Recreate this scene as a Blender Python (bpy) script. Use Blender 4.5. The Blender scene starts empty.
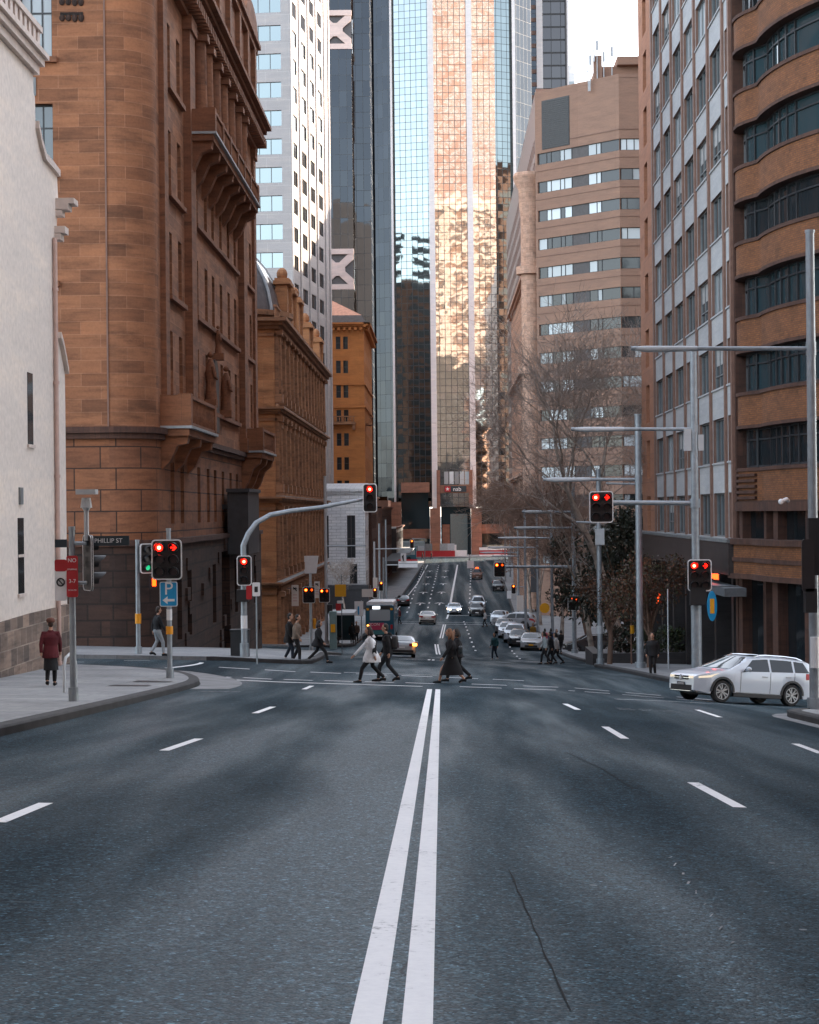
import bpy, bmesh, math, random
from math import sin, cos, pi, radians, atan2, sqrt, floor
from mathutils import Vector, Matrix
R = random.Random(7)
SC = bpy.context.scene
COL = SC.collection
FPX = 1900.0; CX, CY = 441.0, 512.0; ROLL = radians(0.6); CAMH = 1.72

# ------------------------------------------------------------------ picture geometry helpers
def at(px, py, D):
    """world point at depth D whose direction from the viewpoint matches a picture position"""
    u = px - CX; v = CY - py
    U = u*cos(ROLL) + v*sin(ROLL); V = -u*sin(ROLL) + v*cos(ROLL)
    return Vector((U*D/FPX, D, CAMH + V*D/FPX))

# ------------------------------------------------------------------ ground
TX = [-14, -8, -5, 0, 4, 9, 14]
TZ = [(0, [.25,.2,.12,0,-.16,-.38,-.55]), (48,[.25,.2,.12,0,-.18,-.5,-.8]), (60,[.5,.38,.2,0,-.2,-.70,-1.0]),
      (70,[.75,.6,.38,.1,-.13,-.45,-.65]), (85,[.9,.65,.4,.1,-.15,-.38,-.55]), (100,[.75,.5,.3,0,-.2,-.42,-.55]),
      (127,[.4,.1,-.1,-.3,-.4,-.5,-.55]), (145,[.5,.25,.1,-.1,-.25,-.4,-.45]), (158,[.9,.65,.5,.25,0,-.2,-.25]),
      (200,[2.4,2.2,2.1,1.9,1.8,1.6,1.5]), (240,[3.8,3.6,3.55,3.5,3.4,3.2,3.1])]
for z in (300, 360, 420, 450): TZ.append((z, [3.5+.067*(z-240)]*7))
def Ez(x, i):
    r = TZ[i][1]
    if x <= TX[0]: return r[0] + .03*(TX[0]-max(x,-60))*(1 if TZ[i][0] < 200 else 0)
    if x >= TX[-1]: return r[-1] - .03*(min(x,60)-TX[-1])*(1 if TZ[i][0] < 200 else 0)
    for k in range(6):
        if x <= TX[k+1]:
            t = (x-TX[k])/(TX[k+1]-TX[k]); return r[k]*(1-t)+r[k+1]*t
def E0(x, z):
    if z >= 450: return 17.57 - .0610526*450 + .012*min(z-450, 120)
    zz = max(z, -70.0)
    i = 0
    while i < len(TZ)-2 and TZ[i+1][0] < zz: i += 1
    z0, z1 = TZ[i][0], TZ[i+1][0]
    a = Ez(x, max(i-1,0)); b = Ez(x, i); c = Ez(x, i+1); d = Ez(x, min(i+2, len(TZ)-1))
    t = (zz-z0)/(z1-z0)
    if t < 0: v = b
    else:
        zm = TZ[max(i-1,0)][0]; zp = TZ[min(i+2, len(TZ)-1)][0]
        m0 = (c-a)/(z1-zm)*(z1-z0) if i > 0 else 0
        m1 = (d-b)/(zp-z0)*(z1-z0)
        t2, t3 = t*t, t*t*t
        v = (2*t3-3*t2+1)*b+(t3-2*t2+t)*m0+(-2*t3+3*t2)*c+(t3-t2)*m1
    return v - .0610526*zz
GX = [-3000,-900,-300,-140,-80,-60,-45,-35,-28,-24]+list(range(-21,22))+[24,28,35,45,60,80,140,300,900,3000]
GZ = [-3000,-800,-300,-150,-100,-70,-50,-35]+[i*1.5-24 for i in range(140)]+[186+i*6 for i in range(60)]+[546,570,620,700,900,1300,2000,4000]
GZ = sorted(set(GZ))
import bisect
_gc = {}
def gv(i, j):
    k = (i, j)
    if k not in _gc: _gc[k] = E0(GX[i], GZ[j])
    return _gc[k]
def G(x, z):
    i = min(max(bisect.bisect_right(GX, x)-1, 0), len(GX)-2); j = min(max(bisect.bisect_right(GZ, z)-1, 0), len(GZ)-2)
    tx = (x-GX[i])/(GX[i+1]-GX[i]); tz = (z-GZ[j])/(GZ[j+1]-GZ[j])
    return (gv(i,j)*(1-tx)+gv(i+1,j)*tx)*(1-tz)+(gv(i,j+1)*(1-tx)+gv(i+1,j+1)*tx)*tz

# ------------------------------------------------------------------ materials
class NT:
    def __init__(s, name):
        s.m = bpy.data.materials.new(name); s.m.use_nodes = True
        s.t = s.m.node_tree; s.b = s.t.nodes['Principled BSDF']
    def n(s, typ, **kw):
        nd = s.t.nodes.new(typ)
        for k, v in kw.items():
            if k.startswith('i_'):
                key = k[2:]
                key = int(key) if key.isdigit() else key.replace('_', ' ')
                s.set(nd, key, v)
            else: setattr(nd, k, v)
        return nd
    def set(s, nd, key, v):
        if isinstance(v, tuple) and len(v) == 2 and hasattr(v[0], 'outputs'): s.t.links.new(v[0].outputs[v[1]], nd.inputs[key])
        elif hasattr(v, 'outputs'): s.t.links.new(v.outputs[0], nd.inputs[key])
        else: nd.inputs[key].default_value = v
    def math(s, op, a, b=0.0, c=None):
        nd = s.t.nodes.new('ShaderNodeMath'); nd.operation = op
        s.set(nd, 0, a); s.set(nd, 1, b)
        if c is not None: s.set(nd, 2, c)
        return nd
    def vmath(s, op, a, b=None, **kw):
        nd = s.t.nodes.new('ShaderNodeVectorMath'); nd.operation = op
        s.set(nd, 0, a)
        if b is not None: s.set(nd, 1, b)
        return nd
    def mix(s, f, a, b, blend='MIX'):
        nd = s.t.nodes.new('ShaderNodeMix'); nd.data_type = 'RGBA'; nd.blend_type = blend; nd.clamp_result = False
        s.set(nd, 0, f); s.set(nd, 6, a); s.set(nd, 7, b)
        return (nd, 2)
    def ramp(s, f, *stops):
        nd = s.t.nodes.new('ShaderNodeValToRGB'); cr = nd.color_ramp
        while len(cr.elements) < len(stops): cr.elements.new(.5)
        for e, (p, c) in zip(cr.elements, stops): e.position = p; e.color = c if len(c) == 4 else (*c, 1)
        s.set(nd, 0, f); return nd
    def noise(s, vec, scale, detail=3, rough=.5):
        nd = s.t.nodes.new('ShaderNodeTexNoise'); s.set(nd, 'Vector', vec)
        nd.inputs['Scale'].default_value = scale; nd.inputs['Detail'].default_value = detail; nd.inputs['Roughness'].default_value = rough
        return nd
    def uv(s):
        return (s.t.nodes.new('ShaderNodeTexCoord'), 'UV')
    def scale(s, vec, sc):
        nd = s.t.nodes.new('ShaderNodeMapping'); s.set(nd, 'Vector', vec); nd.inputs['Scale'].default_value = sc; return nd
    def out(s, col=None, rough=None, bump=None, bstr=.3, bdist=.02, **kw):
        if col is not None: s.set(s.b, 'Base Color', col if not (isinstance(col, tuple) and len(col) == 3) else (*col, 1))
        if rough is not None: s.set(s.b, 'Roughness', rough)
        if bump is not None:
            bn = s.n('ShaderNodeBump'); s.set(bn, 'Height', bump); bn.inputs['Strength'].default_value = bstr; bn.inputs['Distance'].default_value = bdist
            s.set(s.b, 'Normal', bn)
        for k, v in kw.items(): s.set(s.b, k.replace('_', ' '), v)
        return s.m
def c4(c): return (*c, 1)
def plain(name, c, rough=.6, var=.15, sc=3, metallic=0, **kw):
    """paint / metal / cloth with a little tonal wear"""
    t = NT(name); o = t.n('ShaderNodeTexCoord')
    nz = t.noise((o, 'Object'), sc, 4)
    f = t.ramp(nz, (.3, (1-var,)*3), (.7, (1+var*.5,)*3))
    return t.out(t.mix(1.0, c4(c), f, 'MULTIPLY'), rough, Metallic=metallic, **kw)
def emis(name, c, strength):
    t = NT(name); return t.out((c[0]*.2, c[1]*.2, c[2]*.2), .3, Emission_Color=c4(c), Emission_Strength=strength)
def blocks(name, c1, c2, mortar, w, h, ms, rough=.85, stain=.35, bstr=.5, off=.5, bias=0., sc=1.0):
    """coursed stone / brick on metric UVs with stain noise"""
    t = NT(name); uv = t.uv()
    br = t.n('ShaderNodeTexBrick', offset=off, i_Vector=uv, i_Color1=c4(c1), i_Color2=c4(c2), i_Mortar=c4(mortar))
    for k, v in (('Scale', 1.0), ('Mortar Size', ms), ('Mortar Smooth', .1), ('Bias', bias), ('Brick Width', w), ('Row Height', h)): br.inputs[k].default_value = v
    n1 = t.noise(t.scale(uv, (.35*sc, 1.3*sc, 1)), 1.0, 6, .65); n2 = t.noise(uv, 9.0*sc, 4, .6)
    n3 = t.noise(t.scale(uv, (.22*sc, .9*sc, 1)), 1.0, 7, .7)
    f1 = t.mix(1.0, t.ramp(n1, (.30, (1-stain, 1-stain*.98, 1-stain*.95)), (.5, (1, 1, 1)), (.75, (1.18, 1.14, 1.08))), t.ramp(n3, (.30, (1-stain*.9,)*3), (.40, (1,)*3)), 'MULTIPLY')
    n4 = t.noise(t.scale(uv, (.7*sc, 5.5*sc, 1)), 1.0, 5, .6)
    f2 = t.mix(1.0, t.ramp(n2, (.3, (.88,)*3), (.7, (1.08,)*3)), t.ramp(n4, (.32, (1-stain*.55,)*3), (.48, (1,)*3), (.72, (1+stain*.25,)*3)), 'MULTIPLY')
    col = t.mix(1.0, t.mix(1.0, (br, 0), f1, 'MULTIPLY'), f2, 'MULTIPLY')
    hgt = t.math('ADD', t.math('MULTIPLY', t.math('SUBTRACT', 1.0, (br, 1)), 1.0), t.math('MULTIPLY', n2, .35))
    return t.out(col, rough, hgt, bstr, .02)
M = {}
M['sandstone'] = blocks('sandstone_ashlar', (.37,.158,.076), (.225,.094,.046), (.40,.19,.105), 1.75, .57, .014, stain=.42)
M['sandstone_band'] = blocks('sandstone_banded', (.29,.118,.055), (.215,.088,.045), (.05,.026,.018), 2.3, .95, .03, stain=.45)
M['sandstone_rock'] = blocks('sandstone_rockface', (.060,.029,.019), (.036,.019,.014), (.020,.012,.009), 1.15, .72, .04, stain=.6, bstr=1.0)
M['sandstone_trim'] = blocks('sandstone_trim', (.275,.115,.056), (.205,.085,.044), (.14,.07,.04), 2.6, 3.0, .008, stain=.5)
M['chief_stone'] = blocks('classical_sandstone', (.44,.205,.09), (.36,.155,.066), (.25,.13,.07), 1.5, .6, .008, stain=.45)
M['chief_trim'] = blocks('classical_trim', (.34,.17,.088), (.26,.13,.07), (.13,.08,.055), 2.2, 4, .008, stain=.55)
M['orange_stone'] = blocks('orange_render', (.44,.17,.05), (.40,.15,.042), (.3,.12,.04), 3.0, 1.2, .01, stain=.22)
M['tan_conc'] = blocks('tan_concrete', (.305,.188,.137), (.28,.17,.124), (.26,.15,.11), 6.0, 20.0, .02, stain=.14, bstr=.15)
M['pink_stone'] = blocks('pink_stone', (.62,.41,.31), (.54,.34,.25), (.36,.23,.17), 1.6, .6, .012, stain=.35)
M['brown_brick'] = blocks('brown_brick', (.27,.103,.038), (.19,.072,.028), (.10,.06,.04), .24, .086, .010, stain=.35, bstr=.4)
M['dark_brick'] = blocks('dark_brick_trim', (.105,.05,.034), (.075,.036,.026), (.06,.035,.025), .24, 1.0, .01, stain=.35, bstr=.4)
M['white_render'] = blocks('cream_render', (.77,.685,.615), (.762,.676,.606), (.77,.685,.615), 9, 7, .002, stain=.045, bstr=.08, sc=.5)
M['white_trim'] = plain('cream_moulding', (.66,.56,.50), .7, .12)
M['pink_pipe'] = plain('painted_downpipe', (.60,.42,.36), .55, .15)
M['base_stone'] = blocks('mixed_base_stone', (.33,.235,.18), (.115,.088,.075), (.34,.27,.22), .8, .52, .02, stain=.55)
M['white_tower'] = blocks('white_tower_panel', (.47,.44,.43), (.445,.415,.405), (.6,.57,.55), 3.0, 1.8, .02, stain=.06, bstr=.1)
M['white_brick'] = blocks('painted_white_brick', (.70,.70,.70), (.62,.62,.63), (.4,.4,.4), 1.2, .4, .03, stain=.2)
M['pink_conc'] = blocks('tower_pink_panel', (.66,.52,.47), (.62,.49,.44), (.5,.38,.34), 2.4, 2, .01, stain=.1, bstr=.1)
M['grey_panel'] = blocks('grey_spandrel_panel', (.51,.515,.52), (.475,.48,.485), (.4,.4,.4), 40, 3.4, .002, stain=.12, bstr=.05)
M['orange_pier'] = blocks('terracotta_pier', (.46,.215,.125), (.42,.19,.11), (.3,.15,.1), 8, 1.7, .015, stain=.18, bstr=.1)
M['mullion_brown'] = plain('brown_mullion', (.235,.135,.10), .6, .2)
M['fascia'] = blocks('dark_granite_fascia', (.055,.05,.05), (.045,.042,.043), (.025,.025,.025), 2.6, 1.6, .01, stain=.3, rough=.35, bstr=.1)
M['tower_col'] = blocks('brown_granite', (.30,.15,.10), (.25,.125,.085), (.16,.085,.06), 1.6, 1.2, .02, stain=.3)
M['fin'] = blocks('pale_fin_panel', (.76,.725,.71), (.73,.695,.68), (.62,.58,.55), 6, 3.55, .03, stain=.05, bstr=.05)
M['slate'] = plain('dark_roof', (.07,.065,.068), .5, .25)
M['pink_roof'] = plain('pink_tile_roof', (.50,.26,.18), .8, .2)
M['lead'] = plain('lead_flashing', (.36,.39,.40), .5, .2)
M['dome_glass'] = plain('dome_glazing', (.13,.125,.13), .2, .2)
M['frame_dark'] = plain('window_frame_dark', (.035,.04,.045), .45, .2)
M['frame_grey'] = plain('window_frame_grey', (.21,.225,.23), .5, .2)
M['pole_grey'] = plain('galvanised_pole', (.33,.37,.40), .45, .18, 5, metallic=.35)
M['pole_dark'] = plain('weathered_pole', (.15,.17,.185), .5, .2, 5, metallic=.3)
M['lamp_grey'] = plain('lamp_housing', (.50,.53,.55), .45, .1)
M['black'] = plain('black_housing', (.018,.018,.02), .5, .2)
M['board'] = plain('signal_backboard', (.022,.017,.018), .55, .2)
M['white_paint'] = plain('white_border', (.82,.82,.82), .5, .06)
M['orange_paint'] = plain('orange_band', (.85,.34,.015), .5, .06)
M['blue_sign'] = plain('blue_sign_face', (.008,.30,.60), .4, .05)
M['red_sign'] = plain('red_sign_face', (.45,.02,.025), .45, .08)
M['dark_sign'] = plain('dark_sign_face', (.02,.035,.045), .45, .1)
M['cream_sign'] = plain('cream_sign_face', (.78,.72,.66), .5, .05)
M['yellow_sign'] = plain('amber_sign_face', (.86,.40,.015), .5, .04)
M['rubber'] = plain('tyre_rubber', (.014,.014,.015), .8, .2)
M['alloy'] = plain('alloy_rim', (.42,.42,.43), .3, .1, metallic=.7)
M['alloy_dark'] = plain('dark_rim', (.06,.06,.065), .4, .1, metallic=.5)
M['trim_black'] = plain('black_plastic', (.02,.02,.022), .55, .15)
M['chrome'] = plain('chrome_trim', (.65,.65,.66), .15, .03, metallic=1.)
M['bark_pale'] = plain('plane_bark', (.38,.32,.27), .9, .5, 2.2)
M['twig'] = plain('bare_twigs', (.21,.135,.10), .9, .35, 1.5)
M['twig_grey'] = plain('bare_grey_twigs', (.36,.30,.26), .9, .35, 1.5)
M['skin'] = plain('skin', (.50,.28,.19), .55, .08)
M['concrete'] = plain('concrete_plain', (.30,.29,.28), .85, .2, .8)
M['awning'] = plain('dark_awning', (.05,.052,.057), .6, .2)
def lightm(name, c, s): M[name] = emis(name, c, s)
lightm('red_lit', (1.0, .035, .012), 9.0)
lightm('red_lit_core', (1.0, .16, .08), 30.0)
lightm('amber_lit', (1.0, .16, .015), 7.0)
lightm('green_lit', (.02, .75, .32), 1.6)
lightm('neon_red', (1.0, .07, .01), 1.1)
lightm('lamp_lit', (1.0, .80, .55), 3.5)
lightm('indicator', (1.0, .3, .03), 3.0)
lightm('shop_lit', (1.0, .72, .42), 1.2)
lightm('screen_lit', (.85, .92, 1.0), .55)
M['lens_off'] = plain('unlit_lens', (.05,.02,.02), .3, .1)
def glass(name, tint=(.02,.026,.03), rough=.06, spec=.5, sheet=False):
    t = NT(name); o = t.n('ShaderNodeTexCoord')
    info = t.n('ShaderNodeObjectInfo')
    w = t.n('ShaderNodeTexNoise', i_Vector=(o, 'Object'), i_Scale=.9)
    f = t.ramp((info, 'Random'), (0, (.6,)*3), (1, (1.6,)*3))
    col = t.mix(1.0, c4(tint), f, 'MULTIPLY')
    return t.out(col, rough, w, .06, .05, Specular_IOR_Level=spec)
M['glass'] = glass('window_glass')
M['glass_dark'] = glass('window_glass_dark', (.010,.009,.009), .15, .12)
M['glass_pale'] = glass('window_glass_pale', (.42,.47,.49), .12)  # near-white base paints in sky mirrored by window panes; also lamp covers
M['glass_teal'] = glass('window_glass_teal', (.022,.042,.05), .05, .8)
M['car_glass'] = glass('car_glass', (.010,.013,.016), .04, .35)
M['blind'] = plain('window_blind', (.45,.45,.44), .8, .15)
M['curtain'] = plain('net_curtain', (.52,.54,.57), .8, .25, 7)
def mirror(name, pw, ph, tint, line=(.035,.04,.045), lw=.07, lh=.09, wob=.006, rough=.03, refl=1.0, wave=.010):
    """curtain-wall glass: reflective panes, each hung at a very slightly different angle, dark joints"""
    t = NT(name); uv = t.uv()
    sx = t.n('ShaderNodeSeparateXYZ', i_0=uv)
    du = t.math('DIVIDE', (sx, 0), pw); dv = t.math('DIVIDE', (sx, 1), ph)
    cu = t.math('FLOOR', du); cv = t.math('FLOOR', dv)
    fu = t.math('FRACT', du); fv = t.math('FRACT', dv)
    line_u = t.math('LESS_THAN', fu, lw/pw); line_v = t.math('LESS_THAN', fv, lh/ph)
    ln = t.math('MAXIMUM', line_u, line_v)
    cell = t.n('ShaderNodeCombineXYZ', i_0=cu, i_1=cv)
    wn = t.n('ShaderNodeTexWhiteNoise', noise_dimensions='3D', i_Vector=cell)
    d1 = t.vmath('MULTIPLY', t.vmath('SUBTRACT', (wn, 1), (.5,.5,.5)), (wob*2, wob*2, wob*2))
    nz = t.n('ShaderNodeTexNoise', i_Vector=t.scale(uv, (.55/pw, .9/ph, 1)), i_Scale=1.0, i_Detail=2.0)
    d2 = t.vmath('MULTIPLY', t.vmath('SUBTRACT', (nz, 1), (.5,.5,.5)), (wave*2, wave*2, wave*2))
    g = t.n('ShaderNodeNewGeometry')
    nn = t.vmath('NORMALIZE', t.vmath('ADD', t.vmath('ADD', (g, 'Normal'), d1), d2))
    tv = t.ramp((wn, 0), (0, (.9,)*3), (1, (1.05,)*3))
    col = t.mix(ln, t.mix(1.0, c4(tint), tv, 'MULTIPLY'), c4(line))
    t.set(t.b, 'Normal', nn)
    met = t.math('MULTIPLY', t.math('SUBTRACT', 1.0, ln), refl)
    return t.out(col, t.math('ADD', t.math('MULTIPLY', ln, .5), rough), Metallic=met)
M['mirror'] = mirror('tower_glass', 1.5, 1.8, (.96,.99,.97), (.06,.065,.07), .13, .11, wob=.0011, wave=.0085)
M['mirror_dimmed'] = mirror('tower_dimmed_glass', 1.5, 1.8, (.21,.245,.25), (.03,.034,.036), .13, .11, wob=.004, wave=.006)  # same tower glass, tint cut so the mirrored sky stays pale
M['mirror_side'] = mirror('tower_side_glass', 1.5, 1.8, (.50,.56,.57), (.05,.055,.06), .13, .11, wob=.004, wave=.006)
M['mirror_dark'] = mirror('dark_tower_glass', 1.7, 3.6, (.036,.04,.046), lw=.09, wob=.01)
M['mirror_bronze'] = mirror('bronze_tower_glass', 2.6, 3.5, (.06,.058,.06), (.02,.02,.022), .16, .5, wob=.012)
M['blue_mirror'] = mirror('ribbon_glass', 1.5, 2.6, (.17,.20,.205), (.06,.08,.09), .07, .05, wob=.01)
def asphalt():
    t = NT('asphalt'); o = t.n('ShaderNodeTexCoord'); P = (o, 'Object')
    lanes = t.noise(t.scale(P, (.62, .0075, 1)), 1.0, 3, .5)
    big = t.noise(t.scale(P, (.35, .035, 1)), 1.0, 6, .6)
    agg2 = t.noise(P, 6.0, 6, .75)
    vor = t.n('ShaderNodeTexVoronoi', i_Vector=P, i_Scale=62.0); vor2 = t.n('ShaderNodeTexVoronoi', i_Vector=P, i_Scale=27.0)
    st = t.n('ShaderNodeSeparateColor', i_0=(vor, 'Color')); st2 = t.n('ShaderNodeSeparateColor', i_0=(vor2, 'Color'))
    base = t.ramp(lanes, (.34, (.0135,.030,.041)), (.52, (.023,.046,.059)), (.68, (.050,.083,.100)))  # pale end of the wheel-track streaks also paints in grazing sheen
    m = t.mix(1.0, base, t.ramp(big, (.32, (.80,)*3), (.7, (1.18,)*3)), 'MULTIPLY')
    m = t.mix(1.0, m, t.ramp(agg2, (.3, (.72,)*3), (.72, (1.28,)*3)), 'MULTIPLY')
    m = t.mix(1.0, m, t.ramp((st, 0), (0, (.45,)*3), (.7, (1.0,)*3), (.93, (1.5,)*3), (1, (3.6,)*3)), 'MULTIPLY')
    m = t.mix(1.0, m, t.ramp((st2, 1), (0, (.62,)*3), (.8, (1.1,)*3), (1, (1.9,)*3)), 'MULTIPLY')
    # cracks
    ck = t.n('ShaderNodeTexVoronoi', feature='DISTANCE_TO_EDGE', i_Vector=t.vmath('ADD', t.scale(P, (.11,.05,1)), t.vmath('MULTIPLY', (t.noise(P, .5, 4), 1), (.25,.12,0))), i_Scale=1.0)
    ckm = t.math('MULTIPLY', t.math('LESS_THAN', (ck, 0), .0016), t.math('GREATER_THAN', t.noise(P, .09, 1), .52))
    m = t.mix(t.math('MULTIPLY', ckm, .7), m, (.010,.011,.012,1))
    # pale chewing-gum spots, and thin scuffs of old paint running across the lanes
    sp = t.n('ShaderNodeTexVoronoi', i_Vector=P, i_Scale=1.15)
    spm = t.math('MULTIPLY', t.math('LESS_THAN', (sp, 0), .034), t.math('GREATER_THAN', t.noise(P, .7, 1), .50))
    m = t.mix(t.math('MULTIPLY', spm, .6), m, (.30,.32,.33,1))
    sc = t.noise(t.scale(P, (.9, 16.0, 1)), 1.0, 2, .5); sc2 = t.noise(P, .35, 2)
    scm = t.math('MULTIPLY', t.math('GREATER_THAN', sc, .735), t.math('GREATER_THAN', sc2, .50))
    m = t.mix(t.math('MULTIPLY', scm, .35), m, (.20,.22,.23,1))
    rg = t.math('ADD', t.math('MULTIPLY', t.ramp(lanes, (.36, (.95,)*3), (.62, (.46,)*3)), .8), t.math('MULTIPLY', (st, 1), .2))
    h = t.math('ADD', t.math('MULTIPLY', (vor, 0), -.9), t.math('MULTIPLY', agg2, .5))
    return t.out(m, rg, h, .55, .007, Specular_IOR_Level=.11)
M['asphalt'] = asphalt()
def paving(name, c, w, h):
    t = NT(name); o = t.n('ShaderNodeTexCoord'); P = (o, 'Object')
    br = t.n('ShaderNodeTexBrick', offset=.5, i_Vector=P, i_Color1=c4(c), i_Color2=c4(tuple(k*.86 for k in c)), i_Mortar=c4(tuple(k*.45 for k in c)))
    for k, v in (('Scale', 1.0), ('Mortar Size', .008), ('Brick Width', w), ('Row Height', h)): br.inputs[k].default_value = v
    n = t.noise(P, .45, 6, .65); n2 = t.noise(P, 7, 3)
    m = t.mix(1.0, (br, 0), t.ramp(n, (.28, (.58,.6,.62)), (.6, (1.05,)*3)), 'MULTIPLY')
    m = t.mix(1.0, m, t.ramp(n2, (.3, (.85,)*3), (.7, (1.1,)*3)), 'MULTIPLY')
    return t.out(m, .7, (br, 1), -.2, .01)
M['paving'] = paving('granite_paving', (.30,.31,.315), 1.2, .8)
M['kerb'] = plain('kerb_stone', (.032,.032,.034), .75, .45, 1.6)
M['gutter'] = plain('gutter_concrete', (.24,.245,.25), .8, .35, 1.2)
def roadpaint():
    t = NT('road_paint'); o = t.n('ShaderNodeTexCoord'); P = (o, 'Object')
    n = t.noise(P, 14, 5, .75); n2 = t.noise(P, .8, 3)
    w = t.math('ADD', t.math('MULTIPLY', n, .75), t.math('MULTIPLY', n2, .35))
    c = t.ramp(w, (.37, (.20,.205,.205)), (.47, (.80,.80,.80)), (.7, (.88,.88,.87)))
    return t.out(c, .6, n, .2, .004)
M['road_paint'] = roadpaint()
def worn():
    t = NT('worn_road_paint'); o = t.n('ShaderNodeTexCoord'); P = (o, 'Object')
    n = t.noise(P, 6, 6, .8)
    return t.out(t.ramp(n, (.44, (.065,.07,.072)), (.60, (.38,.39,.40))), .65)
M['worn_paint'] = worn()

# ------------------------------------------------------------------ mesh builder
class MB:
    def __init__(s, T=None): s.v = []; s.f = []; s.m = []; s.T = T; s.cyl = []
    def add(s, vs, fs, m=0):
        b = len(s.v); T = s.T
        for p in vs:
            p = Vector(p); s.v.append(T @ p if T is not None else p)
        for f in fs: s.f.append(tuple(b+i for i in f)); s.m.append(m)
    def box(s, x0, x1, y0, y1, z0, z1, m=0):
        s.add([(x0,y0,z0),(x1,y0,z0),(x1,y1,z0),(x0,y1,z0),(x0,y0,z1),(x1,y0,z1),(x1,y1,z1),(x0,y1,z1)],
              [(0,3,2,1),(4,5,6,7),(0,1,5,4),(1,2,6,5),(2,3,7,6),(3,0,4,7)], m)
    def cbox(s, c, d, m=0): s.box(c[0]-d[0]/2, c[0]+d[0]/2, c[1]-d[1]/2, c[1]+d[1]/2, c[2]-d[2]/2, c[2]+d[2]/2, m)
    def fbox(s, F, s0, s1, d0, d1, z0, z1, m=0):
        q = [F.p(a, d, z) for z in (z0, z1) for a, d in ((s0,d0),(s1,d0),(s1,d1),(s0,d1))]
        s.add(q, [(0,3,2,1),(4,5,6,7),(0,1,5,4),(1,2,6,5),(2,3,7,6),(3,0,4,7)], m)
    def prism(s, poly, z0, z1, m=0, cap=True):
        n = len(poly)
        s.add([(x,y,z0) for x,y in poly]+[(x,y,z1) for x,y in poly], [(i,(i+1)%n,n+(i+1)%n,n+i) for i in range(n)]+([tuple(range(n-1,-1,-1)), tuple(range(n,2*n))] if cap else []), m)
    def slab(s, pts, off, m=0):
        """polygon of 3-D points pushed along a vector"""
        n = len(pts); off = Vector(off); pts = [Vector(p) for p in pts]
        s.add(pts+[p+off for p in pts], [(i,(i+1)%n,n+(i+1)%n,n+i) for i in range(n)]+[tuple(range(n-1,-1,-1)), tuple(range(n,2*n))], m)
    def loft(s, rings, m=0, cap=True, closed=True):
        n = len(rings[0]); vs = [p for r in rings for p in r]; fs = []
        for k in range(len(rings)-1):
            for i in range(n if closed else n-1):
                j = (i+1) % n; fs.append((k*n+i, k*n+j, (k+1)*n+j, (k+1)*n+i))
        if cap: fs += [tuple(range(n-1,-1,-1)), tuple((len(rings)-1)*n+i for i in range(n))]
        s.add(vs, fs, m)
    def tube(s, pts, rad, sides=8, m=0, cap=True, sx=1.0):
        pts = [Vector(p) for p in pts]
        if not hasattr(rad, '__len__'): rad = [rad]*len(pts)
        rings = []; prev = None
        for i, p in enumerate(pts):
            d = (pts[min(i+1, len(pts)-1)]-pts[max(i-1, 0)])
            if d.length < 1e-9: d = Vector((0,0,1))
            d.normalize()
            if prev is None: a = d.orthogonal().normalized() if abs(d.z) < .95 else Vector((1,0,0))
            else: a = prev
            a = (a-d*a.dot(d)); a = a.normalized() if a.length > 1e-6 else d.orthogonal().normalized()
            prev = a; b = d.cross(a)
            rings.append([p+a*(cos(2*pi*k/sides)*rad[i])+b*(sin(2*pi*k/sides)*rad[i]) for k in range(sides)])
        s.loft(rings, m, cap)
    def cyl(s, p0, p1, r, sides=16, m=0): s.tube([p0, p1], r, sides, m)
    def disc(s, c, n, r, t, sides=20, m=0):
        n = Vector(n).normalized(); c = Vector(c); s.tube([c-n*t/2, c+n*t/2], r, sides, m)
    def ball(s, c, r, m=0, nu=10, nv=7):
        rx, ry, rz = r if hasattr(r, '__len__') else (r,r,r); rings = []
        for j in range(nv+1):
            ph = -pi/2+pi*(j+.0)/nv; k = max(cos(ph), .02)
            rings.append([(c[0]+rx*k*cos(2*pi*i/nu), c[1]+ry*k*sin(2*pi*i/nu), c[2]+rz*sin(ph)) for i in range(nu)])
        s.loft(rings, m)
    def mesh(s, name, mats, smooth=False, recalc=True):
        me = bpy.data.meshes.new(name); me.from_pydata([tuple(p) for p in s.v], [], s.f)
        for k in (mats if isinstance(mats, (list, tuple)) else [mats]): me.materials.append(M[k] if isinstance(k, str) else k)
        me.polygons.foreach_set('material_index', s.m)
        if recalc:
            bm = bmesh.new(); bm.from_mesh(me); bmesh.ops.recalc_face_normals(bm, faces=bm.faces); bm.to_mesh(me); bm.free()
        uvl = me.uv_layers.new(name='UVMap')
        for p in me.polygons:
            n = p.normal
            if abs(n.z) > .75:
                for li in p.loop_indices:
                    c = me.vertices[me.loops[li].vertex_index].co; uvl.data[li].uv = (c.x, c.y)
            else:
                l = sqrt(n.x*n.x+n.y*n.y); tx, ty = -n.y/l, n.x/l
                for li in p.loop_indices:
                    c = me.vertices[me.loops[li].vertex_index].co; uvl.data[li].uv = (c.x*tx+c.y*ty, c.z)
        for f0, f1, cx, cy, rad in s.cyl:                       # round walls: courses run on round the curve
            for p in me.polygons[f0:f1]:
                for li in p.loop_indices:
                    c = me.vertices[me.loops[li].vertex_index].co; uvl.data[li].uv = (atan2(c.y-cy, c.x-cx)*rad+.4, c.z)
        if smooth is not False:
            me.polygons.foreach_set('use_smooth', [True]*len(me.polygons))
            try: me.set_sharp_from_angle(angle=radians(smooth if smooth is not True else 40))
            except Exception: pass
        return me
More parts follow.
